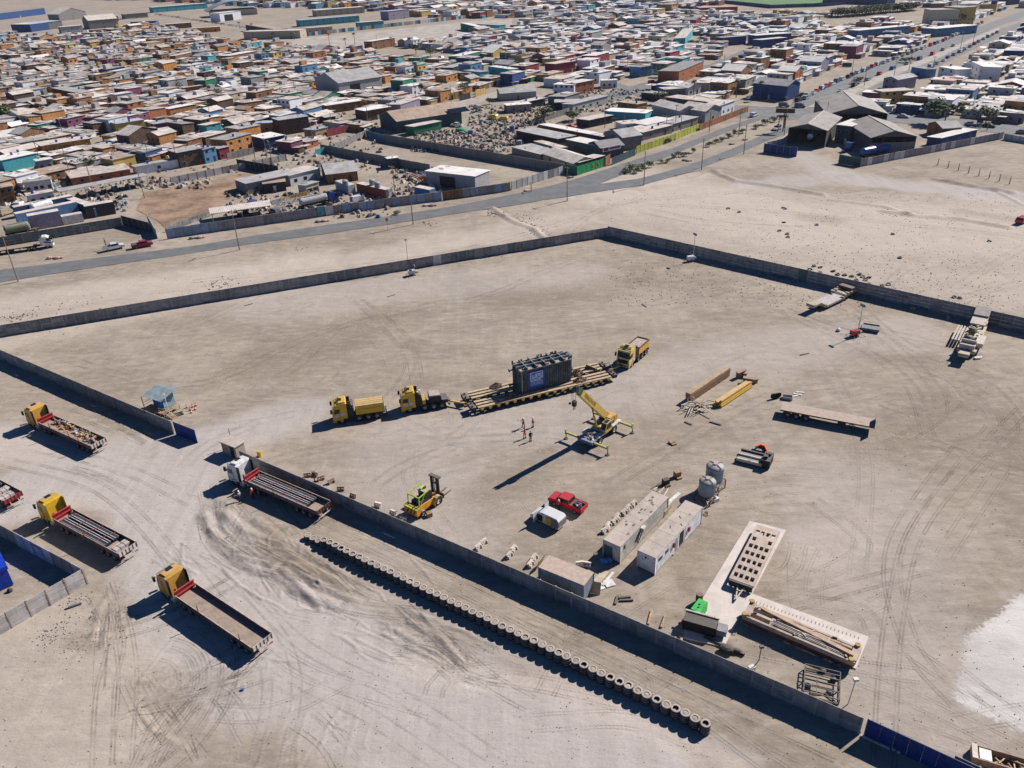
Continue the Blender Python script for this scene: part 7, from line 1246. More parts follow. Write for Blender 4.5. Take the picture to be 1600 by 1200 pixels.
# --- hand-traced buildings: front corners in the photo, depth, height
for s in (((9,270),(63,258),10,4.4,'turquoise','dusty white','big turquoise-walled house with a white roof at the left edge',dict(win=0,door=0)),
 ((62,268),(86,264),6,3.6,'pale grey','dusty white','small white corrugated hut right of the big turquoise house',dict(win=1)),
 ((69,243),(117,235),11,3.6,'orange plank','pale beige','long orange plank house with one white window at left',dict(win=3)),
 ((118,235),(144,231),10,3.6,'orange plank','pale beige','orange and white house adjoining the long orange plank house',dict(win=1)),
 ((187,212),(229,205),8,4.8,'mustard','pale blue','mustard house under a pale blue sheet roof',dict(win=0,door=0)),
 ((244,207),(275,202),9,3.4,'magenta','ash grey','magenta-fronted house with a blue end wall',dict(win=2)),
 ((318,206),(331,203),13,4.8,'dark brown plank','pale beige','tall dark brown plank house with an orange corner',dict(win=1)),
 ((326,214),(348,209),6,4.6,'turquoise','pale beige','small turquoise box house raised over grey roofs',dict(win=1,door=0)),
 ((268,184),(309,176),7,3.9,'orange plank','dusty white','orange house with bright striped planks in mid camp',dict(win=2)),
 ((122,159),(168,150),7,3.9,'orange plank','dusty white','long orange striped plank house in the upper camp',dict(win=1)),
 ((83,150),(122,158),8,4.2,'dark brown plank','ash grey','dark brown plank house left of the long orange striped one',dict(win=0)),
 ((186,162),(210,158),8,4.4,'white','dusty white','white cube house right of the long orange striped one',dict(win=0)),
 ((50,154),(75,150),9,4.2,'white','ash grey','white-walled block house in the upper left camp',dict(win=0)),
 ((15,158),(32,155),6,3.8,'white','dusty white','small white shed house near the big olive tree',dict(win=1)),
 ((323,138),(346,133),9,4.2,'green','pale beige','bright green fronted house with a balcony',dict(win=2)),
 ((290,149),(319,145),5,3.8,'brick orange','pale beige','rust orange box house with a pale blue side',dict(win=0)),
 ((300,115),(325,110),9,4.6,'white','dusty white','tall white box house in the far camp',dict(win=1)),
 ((362,98),(404,90),10,4.4,'brown board','dusty white','wide brown house with a long white roof in the far camp',dict(win=2)),
 ((276,97),(318,88),8,4,'brown board','pale beige','long brown board house left of the wide brown house',dict(win=2)),
 ((230,136),(250,132),8,4.4,'orange plank','dusty white','tan orange box house under a bright white roof',dict(win=0)),
 ((186,145),(214,140),5,4.2,'white','dusty white','white house with a pink stripe by its door',dict(win=2)),
 ((416,235),(446,229),11,4.3,'deep blue','dusty white','deep blue house with red door panels behind the camp wall',dict(win=2)),
 ((494,218),(514,213),7,3.6,'tan board','pale blue','tan board shack under a blue roof behind the aqua wall',dict(win=1)),
 ((440,212),(485,205),9,6.0,'dark brown plank','ash grey','tall dark timber house behind the plank fence',dict(win=2)),
 ((400,208),(434,206),6,3.8,'tan board','pale blue','patchwork board house with a blue and white roof',dict(win=2)),
 ((322,256),(341,251),6,5,'sky blue','ash grey','bright sky blue shack behind the camp wall',dict(win=1)),
 ((345,250),(361,246),6,4,'crimson','ash grey','pink-fronted shack right of the sky blue shack',dict(win=1)),
 ((358,243),(396,232),9,5.6,'orange plank','ash grey','orange balcony house on a grey block base',dict(win=2)),
 ((283,263),(322,255),9,5.4,'dark brown plank','ash grey','tall brown shack with a yellow panel beside the sky blue shack',dict(win=2)),
 ((181,269),(215,261),9,4.2,'mustard','rusty tan','mustard plank house with a rusty arched roof',dict(win=1)),
 ((215,274),(286,261),5,2.9,'white','ash grey','long low white wall house above the dirt lot',dict(win=1,door=0)),
 ((115,291),(206,276),14,2.6,'brick orange','patchy sand','long low orange board compound above the canopy',dict(win=2)),
 ((-6,322),(28,316),7,5.2,'brown board','rusty tan','two-storey brown and white house at the left edge',dict(win=2)),
 ((42,303),(84,297),5,3.6,'white','ash grey','white shuttered hut above the white tanker',dict(win=3)),
 ((48,322),(87,315),5,3.2,'white','pale beige','low white hut behind the white tanker',dict(win=2)),
 ((531,148),(598,137),24,5.6,'pale grey','ash grey','large grey gabled shed in the middle of the camp',dict(rt='gable',win=0,door=0,opening=(.25,.48,4))),
 ((512,178),(566,170),8,3.6,'brown board','dusty white','long brown board house in front of the large grey shed',dict(win=2)),
 ((572,190),(612,183),9,4.4,'dark brown plank','dusty white','dark long house ending in a blue and white painted corner',dict(win=0)),
 ((645,150),(662,146),8,4.6,'white','dusty white','white and brown two-tone house near the yellow fence',dict(win=1)),
 ((627,178),(657,168),8,4,'lilac','pale beige','lilac walled house above the camp street',dict(win=1)),
 ((622,209),(722,193),17,4.8,'dark teal','rusty tan','long gabled shed with a tan rusted roof and a blue end',dict(rt='gable',win=0,door=0)),
 ((648,212),(690,203),6,3.4,'green','pale beige','pale lean-to attached to the long tan-roofed shed',dict(win=0,door=0,occ=0)),
 ((667,289),(743,298),9,4.4,'pale grey','dusty white','open-fronted grey shed with a bright roof in the roadside yard',dict(win=0,door=0,opening=(.28,.6,3.4))),
 ((608,264),(624,262),4,3.4,'dark teal','dusty white','small grey-green hut on the yard wall corner',dict(win=1,door=0)),
 ((388,304),(470,286),9,3.4,'block grey','ash grey','grey block house complex in the roadside yard, left',dict(win=2)),
 ((414,302),(448,298),5,2.9,'charcoal','rusty tan','tan-roofed lean-to in front of the grey block house',dict(win=0,occ=0)),
 ((455,291),(502,279),8,3.4,'white','pale beige','white-roofed block house with a roof dish in the roadside yard',dict(win=2)),
 ((480,306),(500,300),4,3.2,'beige','ash grey','shuttered kiosk block behind the white tanker in the yard',dict(win=3,occ=0)),
 ((512,288),(560,282),12,3.2,'brown board','ash grey','grey sheet-roofed workshop between the yards',dict(rt='gable',win=1)),
 ((807,218),(872,232),9,3.4,'charcoal','ash grey','open-fronted grey-roofed garage in the junk yard corner',dict(win=0,door=0,opening=(.05,.6,2.8))),
 ((885,234),(941,246),7,3.6,'dark teal','dusty white','building with a low curved white roof and orange eaves',dict(win=2)),
 ((849,252),(896,268),9,2.6,'beige','pale beige','pale hipped bungalow next to the green boundary wall',dict(rt='gable',win=1)),
 ((905,268),(944,257),5,2.9,'green','pale beige','pale roofed hut right behind the bright green wall',dict(win=0,door=0)),
 ((938,248),(974,243),9,3.6,'dark teal','dark grey','dark green building carrying a red and white sign board',dict(rt='gable',win=0)),
 ((944,226),(972,236),8,4.6,'block grey','ash grey','tall grey gabled workshop left of the lime green wall',dict(rt='ridge_x',win=0)),
 ((1004,220),(1050,208),10,3.0,'block grey','pale beige','flat pale-roofed house behind the lime green wall',dict(win=1)),
 ((1052,206),(1090,195),9,3.0,'block grey','ash grey','dark-edged flat house behind the lime green wall end',dict(win=1)),
 ((1018,180),(1061,191),9,4.4,'pale grey','pale beige','left half of the gabled blue-white double house',dict(rt='gable',win=0)),
 ((1062,186),(1101,192),11,4.4,'pale grey','pale beige','right half of the gabled blue-white double house, with two windows',dict(rt='gable',win=2)),
 ((1120,184),(1147,174),8,4.4,'white','pale beige','white box house with three small windows behind the fence',dict(win=3)),
 ((1175,152),(1228,158),11,6.2,'deep blue','ash grey','deep blue corner building at the crossing',dict(rt='gable',win=0)),
 ((1060,132),(1098,115),11,6.2,'brick orange','dark grey','two-storey brick orange house near the leafy street tree',dict(win=2)),
 ((899,149),(928,143),8,5.4,'brick orange','dusty white','two-storey orange house with small white windows',dict(win=2)),
 ((865,149),(897,150),8,5.0,'white','dusty white','white and brown two-storey house left of the orange one',dict(win=3)),
 ((868,117),(899,112),9,5.6,'crimson','pale beige','dark red two-storey house in the middle blocks',dict(win=2)),
 ((930,104),(951,98),9,5.8,'crimson','dusty white','red house with a yellow side in the middle blocks',dict(win=2)),
 ((895,176),(950,162),6,3.4,'pale grey','ash grey','long low white house with a grey roof beside the dark bushes',dict(win=4)),
 ((940,138),(964,137),6,3.6,'white','dusty white','small white house with two square windows',dict(win=2)),
 ((1000,66+55),(1018,60+58),8,5,'sky blue','dark grey','sky blue house near the middle street tree',dict(win=2)),
 ((1377,163),(1425,160),8,5.0,'mustard','pale beige','yellow and orange two-storey house behind the middle hangar',dict(win=3)),
 ((1345,160),(1375,162),8,4.2,'magenta','dusty white','dark magenta house left of the yellow one behind the hangars',dict(win=2)),
 ((1378,140),(1400,143),14,5,'lilac','ash grey','purple-fronted shop with a brown gabled hall behind',dict(rt='ridge_x',win=1)),
 ((1464,122),(1490,127),9,5.2,'white','dusty white','white flat-roofed house by the avenue bend',dict(win=1)),
 ((1514,118),(1532,127),8,6.4,'white','dusty white','tall white house with dark window openings at right',dict(win=2)),
 ((1422,118),(1446,122),6,4,'sky blue','dark grey','grey-blue house wedged at the avenue fork',dict(win=0)),
 ((720,98),(752,90),9,3.8,'green','dusty white','green-walled corner house with white arches on the palm street',dict(win=3)),
 ((582,78),(618,72),8,5.6,'brown board','dusty white','two-storey dark brown house at the palm street start',dict(win=2)),
 ((725,122),(750,125),7,4.0,'turquoise','ash grey','turquoise box house by the pink wall lot, left',dict(win=1)),
 ((763,114),(797,119),6,3.6,'turquoise','dusty white','turquoise box house by the pink wall lot, right',dict(win=1)),
 ((708,118),(736,110),8,4.2,'charcoal','ash grey','black sheet house above the turquoise boxes',dict(win=0)),
 ((793,177),(830,174),7,3.2,'block grey','dusty white','flat white-roofed house left of the round yellow-green tree',dict(win=1)),
 ((782,158),(838,154),9,3.4,'pale grey','ash grey','grey humped-roof workshop above the shade roof',dict(rt='gable',win=0)),
 ((815,172),(852,164),6,3.0,'dark teal','pale beige','open shade roof with two cars under it',dict(win=0,door=0,opening=(.1,.9,2.4))),
 ((867,172),(906,171),9,3.2,'charcoal','ash grey','dark corrugated yard building beside the car shade roof',dict(win=0)),
 ((920,200),(957,192),7,3.0,'charcoal','pale beige','dark open shelter in the blue drum yard',dict(win=0,opening=(.05,.9,2.4))),
 ((944,186),(1008,190),9,3.2,'turquoise','dusty white','wide white roof with a teal wall in the blue drum yard',dict(win=0)),
 ((842,206),(922,222),5,2.8,'brown board','dusty white','long narrow white shed roof behind the open garage',dict(win=0)),
 ((922,222),(942,226),5,2.8,'deep blue','pale beige','short white shed roof continuing the long narrow one',dict(win=0)),
 ((965,172),(995,176),7,3.4,'brown board','rusty tan','rust-brown open shed near the street junk',dict(win=0)),
 ((1040,166),(1122,176),9,3.8,'dark teal','patchy sand','long dark shed behind the blue-white double house',dict(win=0)),
 ((1038,152),(1068,150),8,3.4,'block grey','pale beige','pale flat house beside the half-buried truck',dict(win=1)),
 ((1075,150),(1094,146),7,3.6,'white','dusty white','small white gabled house in front of the palms',dict(rt='ridge_x',win=1)),
 ((1002,155),(1030,158),7,3.0,'charcoal','ash grey','dark flat shed by the street junk',dict(win=0)),
 ((974,206),(1004,203),8,2.8,'white','pale beige','low pale house in front of the blue drum yard',dict(win=1)),
 ((1010,208),(1052,198),9,3.0,'pale grey','dusty white','flat white roof in front of the blue-white double house',dict(win=1)),
 ((835,232),(872,243),4,2.6,'beige','patchy sand','long thin sandy roof strip in the junk yard corner',dict(win=0)),
 ((800,240),(845,252),9,2.3,'block grey','ash grey','rubble-covered low flat roof in the junk yard corner',dict(win=0,door=0))):
    H(s[0], s[1], s[2], s[3], s[4], s[5], s[6], clutter=random.choice([0,1,2,3]), **s[7])
# solar array on the tan-roofed shed, sign board, curved barrel details
simple('solar_array', B().ob((0,0,0),(9,4,.08),0,0,.28), MAT('solar_black', (.012,.014,.03), .25, dust=.0), G(716,172,5.6), ang(G(622,209),G(722,193)), 'black solar panels on the right end of the long tan-roofed shed', 'solar panels')
sg = simple('sign_board', B().box(0,8,-.08,.08,2.7,4.2), WALL['white'], G(942,250)+Vector((-.1,-.4,0)), ang(G(942,250),G(974,243)), 'white sign board with red print on the dark green building', 'sign'); B().box(.3,2.4,-.1,-.082,2.9,4.0).box(2.8,7.6,-.1,-.082,3.2,3.8).make('red_print', M_RED, sg)
gw0, gw1, gw2 = G(881,270), G(902,274), G(945,260)
def fence(label, a, b, h, mat, n=0, name='boundary_wall', cat='wall', th=.12, piece='wall_panel', pm=None):
    a = G(*a) if not isinstance(a, Vector) else a; b = G(*b) if not isinstance(b, Vector) else b; L = (b-a).length; t = thing(name, label, cat, a, ang(a,b)); n = n or max(1, round(L/2.4)); mats = mat if isinstance(mat, list) else [mat]; r = random.Random(int(L*10))
    for i in range(n): B().box(i*L/n+.02,(i+1)*L/n-.02,-th/2,th/2,0,h+r.gauss(0,.03)).make(piece, r.choice(mats), t)
    pk = B().box(-.07,.07,-th/2-.04,th/2+.04,0,h+.08).mesh('post', pm or M_CONC[1])
    for i in range(n+1): obj('post', pk, t).location = (i*L/n,0,0)
    return t
W = WALL
fence('bright green wall side facing the empty lot', gw0, gw1, 2.8, W['green']); gwf = fence('bright green street wall with small red windows', gw1, gw2, 2.8, MAT('vivid_green_wall', (.01,.30,.08), .7, dust=0, corr=.3, rnd=0))
for x in (7.5,10.5,14): B().box(x-.4,x+.4,-.13,-.08,1.1,2.1).make('window', W['brick orange'], gwf)
fence('orange gate panel at the end of the bright green wall', (946,260), (953,256), 3.2, W['brick orange'], name='gate', cat='gate'); fence('dark green street wall below the red and white sign', (956,258), (992,243), 2.4, W['dark teal'])
fence('lime green street wall, long left part', (994,240), (1053,220), 2.5, W['lime']); fence('lime green street wall, right part behind the black car', (1055,219), (1092,203), 2.5, W['lime'])
fence('brown plank fence along the avenue', (1093,204), (1168,175), 2.4, [W['brown board'],W['brick orange']], name='plank_fence', cat='fence', piece='plank_panel')
fence('orange plank fence above the camp wall', (448,234), (492,224), 3.0, [W['orange plank'],W['brown board'],W['tan board']], name='plank_fence', cat='fence', piece='plank_panel')
fence('aqua painted wall behind the camp lots', (494,243), (522,236), 2.2, W['turquoise']); fence('crimson sheet wall at the camp edge', (512,214), (545,206), 2.8, W['crimson']); fence('grey retaining wall beside the blue end shed', (524,236), (576,212), 2.6, W['block grey']); fence('pale grey base wall under the orange balcony house', (356,250), (398,240), 2.4, W['block grey'])
fence('bright blue wall at the end of the long tan-roofed shed', (573,214), (601,222), 2.6, W['sky blue']); fence('yellow sheet fence by the camp street, left panel', (694,158), (717,154), 3, W['mustard'], name='sheet_fence', cat='fence'); fence('yellow sheet fence by the camp street, right panel', (743,152), (759,147), 3, W['mustard'], name='sheet_fence', cat='fence'); fence('grey sheet fence between the two yellow fences', (718,158), (735,154), 2.8, W['charcoal'], name='sheet_fence', cat='fence')
fence('grey block wall through the junk yard', (830,196), (890,177), 2.4, W['block grey']); fence('mural wall along the school lot', (468,58), (728,29), 3.0, [W['white'],W['turquoise'],W['beige'],W['salmon'] if 'salmon' in W else W['magenta']], n=60)
yw = [W['lilac'],W['pale grey']]; MW = MAT('mauve_wall', (.27,.245,.26), .85, dust=.1); MB_ = MAT('pale_blue_wall', (.26,.33,.42), .85, dust=.05)
fence('pale blue front wall of the roadside yard, left end', (262,373), (342,361), 2.7, MB_); fence('mauve front wall of the roadside yard', (343,361), (496,339), 2.7, [MW,M_CONC[0]]); fence('teal gate in the roadside yard wall', (497,339), (508,337), 2.8, W['turquoise'], n=1, name='gate', cat='gate'); fence('graffiti-covered panels right of the teal gate', (509,337), (535,333), 2.6, [W['block grey'],WHITEP]); fence('mauve roadside wall right of the graffiti panels', (536,333), (599,325), 2.6, [MW,MB_]); fence('blue-grey roadside wall with an orange and blue panel', (600,324), (690,313), 2.6, [MB_,MW])
fence('dark brown gate of the open-fronted shed yard', (692,313), (722,309), 2.6, W['brown board'], name='gate', cat='gate'); fence('grey roadside wall right of the brown gate', (723,309), (797,298), 2.6, [M_CONC[0],MB_]); fence('white panels closing the empty lot on the road side', (799,297), (880,272), 2.6, [WHITEP,W['pale grey'],W['block grey'],WHITEP])
fence('long shaded wall between empty lot and junk yard', (601,222), (882,271), 3.0, W['block grey']); fence('shaded wall between the two empty lots', (502,237), (672,270), 2.8, W['block grey']); fence('dark short wall at the dirt lot corner', (372,262), (436,273), 3.0, W['charcoal']); fence('wall stub on the road side behind the dark short wall', (246,373), (233,350), 2.8, WHITEP); fence('dark wall by the yard entrance', (236,363), (193,352), 2.8, W['charcoal'])
bay_wall('yard_wall', 'bulldog wall of posts and grey slabs along the far left yards', G(-30,391), G(192,354), h=2.8, slabs=4, seed=31, post=M_CONC[2], mats=[MAT('dark_teal_slab', (.13,.16,.165), .9, dust=.2), M_CONC[1]])  # slabs mix a dark teal tone with concrete grey
bay_wall('camp_wall', 'pale slab wall with dark posts between camp and dirt lot', G(268,288), G(448,251), h=2.4, bay=3.0, slabs=2, seed=32, post=W['charcoal'], mats=[MAT('pale_slab_a', (.50,.46,.43), .9, dust=.1), M_CONC[2]])
bay_wall('camp_wall', 'low slab fence between the dirt lot and the roadside yard', G(262,362), G(345,332), h=1.7, bay=2.6, slabs=2, seed=33)
# hangars and walls at right
def hangar(a, b, depth, h, label, opening, wall='charcoal'):
    a, b = G(*a), G(*b); L = (b-a).length; rz = ang(a, b); t = thing('hangar', label, 'hangar', a, rz); w, rf = house_geo(L, depth, h, 'ridge_x'); p = h+L*.14; HW = MAT('hangar_sheet', (.10,.095,.10), .7, corr=.6, dust=0)
    B().box(0,.15,0,depth,0,h).box(L-.15,L,0,depth,0,h).box(.151,L-.151,depth-.15,depth,0,h).make('wall', HW, t); B().prism([(0,h),(L,h),(L/2,p)], .02, .2).make('gable', HW, t); B().prism([(0,h),(L,h),(L/2,p)], depth-.2, depth-.02).make('gable', HW, t); rf.make('roof', MAT('hangar_roof', (.30,.275,.25), .8, corr=.7, dust=.2, ax='y', scale=.3), t); B().ob((L/2,depth/2,p+.14),(.5,depth+.6,.1)).make('ridge_cap', M_CREAM, t)
    if not opening: B().box(0,L,-.05,0,0,h*.7).make('front_sheet', W[wall], t)
    for k in range(1,4): B().box(L*k/4-.1,L*k/4+.1,.21,.35,0,h).make('column', M_DARK, t) if not opening else None
    c = lambda x, y: a+Matrix.Rotation(rz,3,'Z')@Vector((x,y,0)); occupy([c(0,0),c(L,0),c(L,depth),c(0,depth)], 1); return t
hangar((1229,226),(1288,231),24,5.8,'dark open hangar with a silver tank inside, beside the service road',True); hangar((1290,206),(1382,206),30,6.4,'large middle hangar with a grey gabled roof',False,'deep blue'); hangar((1357,242),(1427,240),24,5.6,'right hangar with a pale grey gabled roof behind the blue tanker',False,'block grey')
H((1303,223),(1326,226),13,6.2,'dark teal','dusty white','dark-fronted office block between the hangars',win=1); H((1334,227),(1354,228),8,4.4,'sky blue','dusty white','blue annexe with a flat pale roof beside the middle hangar',win=1); H((1468,230),(1524,216),5,3.0,'deep blue','dusty white','long dark container office behind the right boundary wall',win=3,door=0); H((1470,216),(1500,214),9,3.4,'brown board','ash grey','gabled shelter behind the container office',rt='gable',win=0)
fence('pale boundary wall of the hangar yard at right', (1345,260), (1566,217), 2.4, [WHITEP,MW]); fence('dark sheet gate at the hangar yard corner', (1310,255), (1344,261), 2.8, W['dark teal'], name='gate', cat='gate'); fence('dark blue sheet wall in front of the open hangar', (1193,238), (1244,245), 3.0, W['deep blue']); fence('white railing beside the open hangar', (1199,229), (1222,224), 1.6, WHITEP, name='railing', cat='fence'); fence('white street wall at the right edge', (1568,218), (1640,230), 2.0, WHITEP)
def tanker(a, b, colour, label, cab=None, r0=1.15, z=2.3):
    a, b = G(*a), G(*b); t = thing('tank_truck', label, 'tanker', a, ang(a,b)); L = (b-a).length; B().lathe((0,0,0),[(.001,0),(r0*.85,.15),(r0,.5),(r0,L-.5),(r0*.85,L-.15),(.001,L)],16).make('tank', colour, t).rotation_euler = (0,R(90),0)
    for ch in t.children: ch.location = (0,0,z)
    B().box(0,L+2,-.5,.5,.8,1.1).make('chassis', M_DARK, t); [wheel(t, x, s*1.0) for x in (1,2.3,L-1,L+1) for s in (-1,1)]
    B().box(L*.2,L*.8,-.25,.25,z+r0,z+r0+.12).make('walkway', M_GALV, t)
    if cab: truck_cab(t, L+3.2, cab, 1, 3.2, sky=False)
    return t
tanker((1345,248),(1388,240),MAT('tank_blue', (.02,.08,.35), .35, dust=.1), 'blue tanker truck with white lettering parked behind the boundary wall', CP['blue']); tanker((1264,224),(1278,212),MAT('tank_silver', (.5,.5,.52), .3, .4), 'silver tanker seen end-on inside the dark open hangar')
tanker((52,337),(84,328),M_WHITE, 'white tank truck among the vehicles of the far left yard', None, 1.3); tanker((470,328),(512,318),MAT('tank_dirty', (.38,.38,.37), .6, dust=.3), 'long dirty white tanker in the roadside yard', CP['blue'], 1.0); tanker((10,372),(50,364),MAT('tank_olive', (.14,.15,.10), .6, dust=.5), 'dark olive tank lying behind the far left wall')
simple('cab_unit', B().prism([(0,.8),(2.2,.8),(2.3,1.6),(2.0,2.9),(0,3.0)], -1.1, 1.1).box(-3,0,-.4,.4,.6,1.0).cyl((.9,-1,.5),(.9,1,.5),.5,12), CP['blue'], G(1323,237), R(40), 'blue-grey truck cab unit standing between the hangars', 'truck')
# containers and vehicles in the yards
def cont2(a, b, label, mat, W_=2.5, h=2.7, end=None):
    a, b = G(*a), G(*b); L = (b-a).length; t = thing('shipping_container', label, 'container', a, ang(a,b)); B().box(0,L,0,W_,.1,h).make('wall', mat, t); B().box(.02,L-.02,.02,W_-.02,h+.001,h+.05).make('roof', ROOF['pale beige'], t)
    if end: B().box(L+.002,L+.06,0,W_,.12,h-.02).make('door', end, t)
    return t
cont2((558,300),(604,311),'long red container with a white end in the roadside yard', wm('container red',(.30,.07,.04),corr=.4), end=W['pale grey']); cont2((525,296),(545,304),'pale blue container with graffiti left of the red one', wm('container pale',(.3,.38,.48),corr=.4), end=WHITEP); cont2((648,306),(672,311),'short white container with blue edges behind the roadside wall', W['sky blue'])
cont2((50,361),(99,352),'lilac striped container standing on the far left wall line', W['lilac'], 3, 4.2); cont2((137,342),(182,334),'dark scorched container right of the lilac one', W['charcoal'], 3, 3.6); cont2((104,323),(150,340),'long blue container with a sandy end by the canopy', W['deep blue']); cont2((30,352),(125,332),'long pale blue bus body in the far left yard', wm('bus blue',(.14,.26,.45)), 2.6, 3.2); cont2((27,341),(118,322),'long white-roofed bus body behind the pale blue one', wm('bus navy',(.06,.10,.20)), 2.6, 3.2)
cont2((100,352),(132,346),'white truck box with timber slats right of the lilac container', WHITEP, 2.4, 2.4)
for k, (x, y, l) in enumerate(((582,289,'white water tank on the block in front of the red container'),(540,290,'blue-grey water tank on the pale container'),(590,293,'small water tank on the red container'))): simple('water_tank', B().lathe((0,0,0),[(.9,0),(.9,1.5),(.5,1.8),(.001,1.8)],12), M_TANK, G(x,y,2.75), 0, l, 'water tank')
simple('canopy', B().ob((0,0,3.4),(27,6,.12),0,0,-.05).cyl((-13,-2.5,0),(-13,-2.5,3.4),.1,6).cyl((-6,-2.5,0),(-6,-2.5,3.4),.1,6).cyl((0,-2.5,0),(0,-2.5,3.4),.1,6).cyl((7,-2.5,0),(7,-2.5,3.4),.1,6).cyl((13,-2.5,0),(13,-2.5,3.4),.1,6), ROOF['ash grey'], G(165,301), ang(G(115,310),G(220,290)), 'long flat grey canopy on posts above the dirt lot', 'canopy')
simple('canopy', B().ob((0,0,2.6),(17,5,.1),0,0,.06).cyl((-8,-2.2,0),(-8,-2.2,2.6),.1,6).cyl((0,-2.2,0),(0,-2.2,2.6),.1,6).cyl((8,-2.2,0),(8,-2.2,2.6),.1,6), ROOF['pale beige'], G(378,337), ang(G(335,340),G(420,328)), 'pale shade roof right behind the roadside wall at left', 'canopy')
for k, (x, y, L_, m_, l) in enumerate(((440,318,9,M_YORA,'yellow crane boom lying in the roadside yard'),(430,326,12,M_WHITE,'white truck-mounted boom in the roadside yard'),(400,330,8,MB_,'blue tipper body in the roadside yard'),(640,277,12,M_RED,'red metal skeleton frame in the shed yard'),(655,275,11,MB_,'pale blue girders beside the red skeleton frame'))):
    b = B(); [b.bar((0,y_,.6+z_),(L_,y_,1.6+z_),.16) for y_ in (0,1) for z_ in (0,.7)]; [b.bar((L_*q/8,0,.7+q*.12),(L_*(q+1)/8,1,1.5+q*.12),.1) for q in range(8)]; simple('girder_frame', b, m_, G(x,y), ang(G(620,264),G(655,285)) if k > 2 else R(25), l, 'girders')
for k, (x,y,c,kd) in enumerate(((770,186,'yellow','van'),(786,189,'yellow','van'),(714,198,'white','pickup'),(745,170,'silver','van'),(462,340,'white','van'),(430,334,'grey','suv'),(560,315,'white','van'),(575,322,'blue','saloon'),(500,335,'red','suv'),(28,325,'white','van'),(12,335,'beige','van'),(395,322,'blue','van'))): car(kd, c, G(x,y), R(r.uniform(0,180)), f'{c} {"van" if kd == "van" else "vehicle"} in the yards, {nth(k+1)} of the yard vehicles', 'vehicles in the yards')
simple('green_tarp', B().sphere((0,0,.5),2.2,9,6,(1.6,.7,.35)).sphere((3,-1,.4),1.6,8,5,(1.3,.7,.35)), MAT('emerald_tarp', (.01,.35,.17), .7), G(722,205), R(-40), 'bright green tarpaulin over a heap in the junk yard', 'tarpaulin')
for k, (x,y) in enumerate(((905,193),(912,193),(752,194),(735,212),(788,212),(812,228),(800,205))): simple('drum_tank', B().cyl((0,0,0),(0,0,2.0),1.2 if k < 2 else .9,12), [CP['blue'],W['dark teal'],M_TANK][k%3], G(x,y), 0, f'{["blue","teal","blue-grey"][k%3]} drum tank, {nth(k+1)} of seven in the yards', 'drum tank', 'drum tanks in the yards')
def junk(r): return r.choice([.25,.4,.6,.9,1.3])
JM = [MAT('junk_pale', (.5,.45,.4), .8), MAT('junk_dark', (.05,.05,.055), .8), MAT('junk_rust', (.2,.11,.06), .9), MAT('junk_tan', (.36,.27,.19), .8), MAT('junk_grey', (.27,.26,.25), .8), MAT('junk_brown', (.13,.09,.07), .8), MAT('junk_sand', (.44,.37,.31), .85), MAT('junk_blue', (.10,.15,.21), .8)]
for nm, n, gen, sd in (('junk_yard_heap', 900, area(640,820,205,238), 70), ('junk_yard_heap', 500, area(730,860,165,205), 71), ('yard_scrap', 420, area(350,620,300,340), 72), ('wall_scrap', 160, area(200,330,278,296), 73), ('yard_scrap', 170, area(612,690,262,305), 74), ('street_junk', 500, area(880,1010,140,175), 75), ('camp_junk', 500, area(0,200,270,330), 76), ('camp_litter', 2200, area(0,600,90,270), 77)):
    scatter(nm, n, gen, junk, JM, sd, .8)
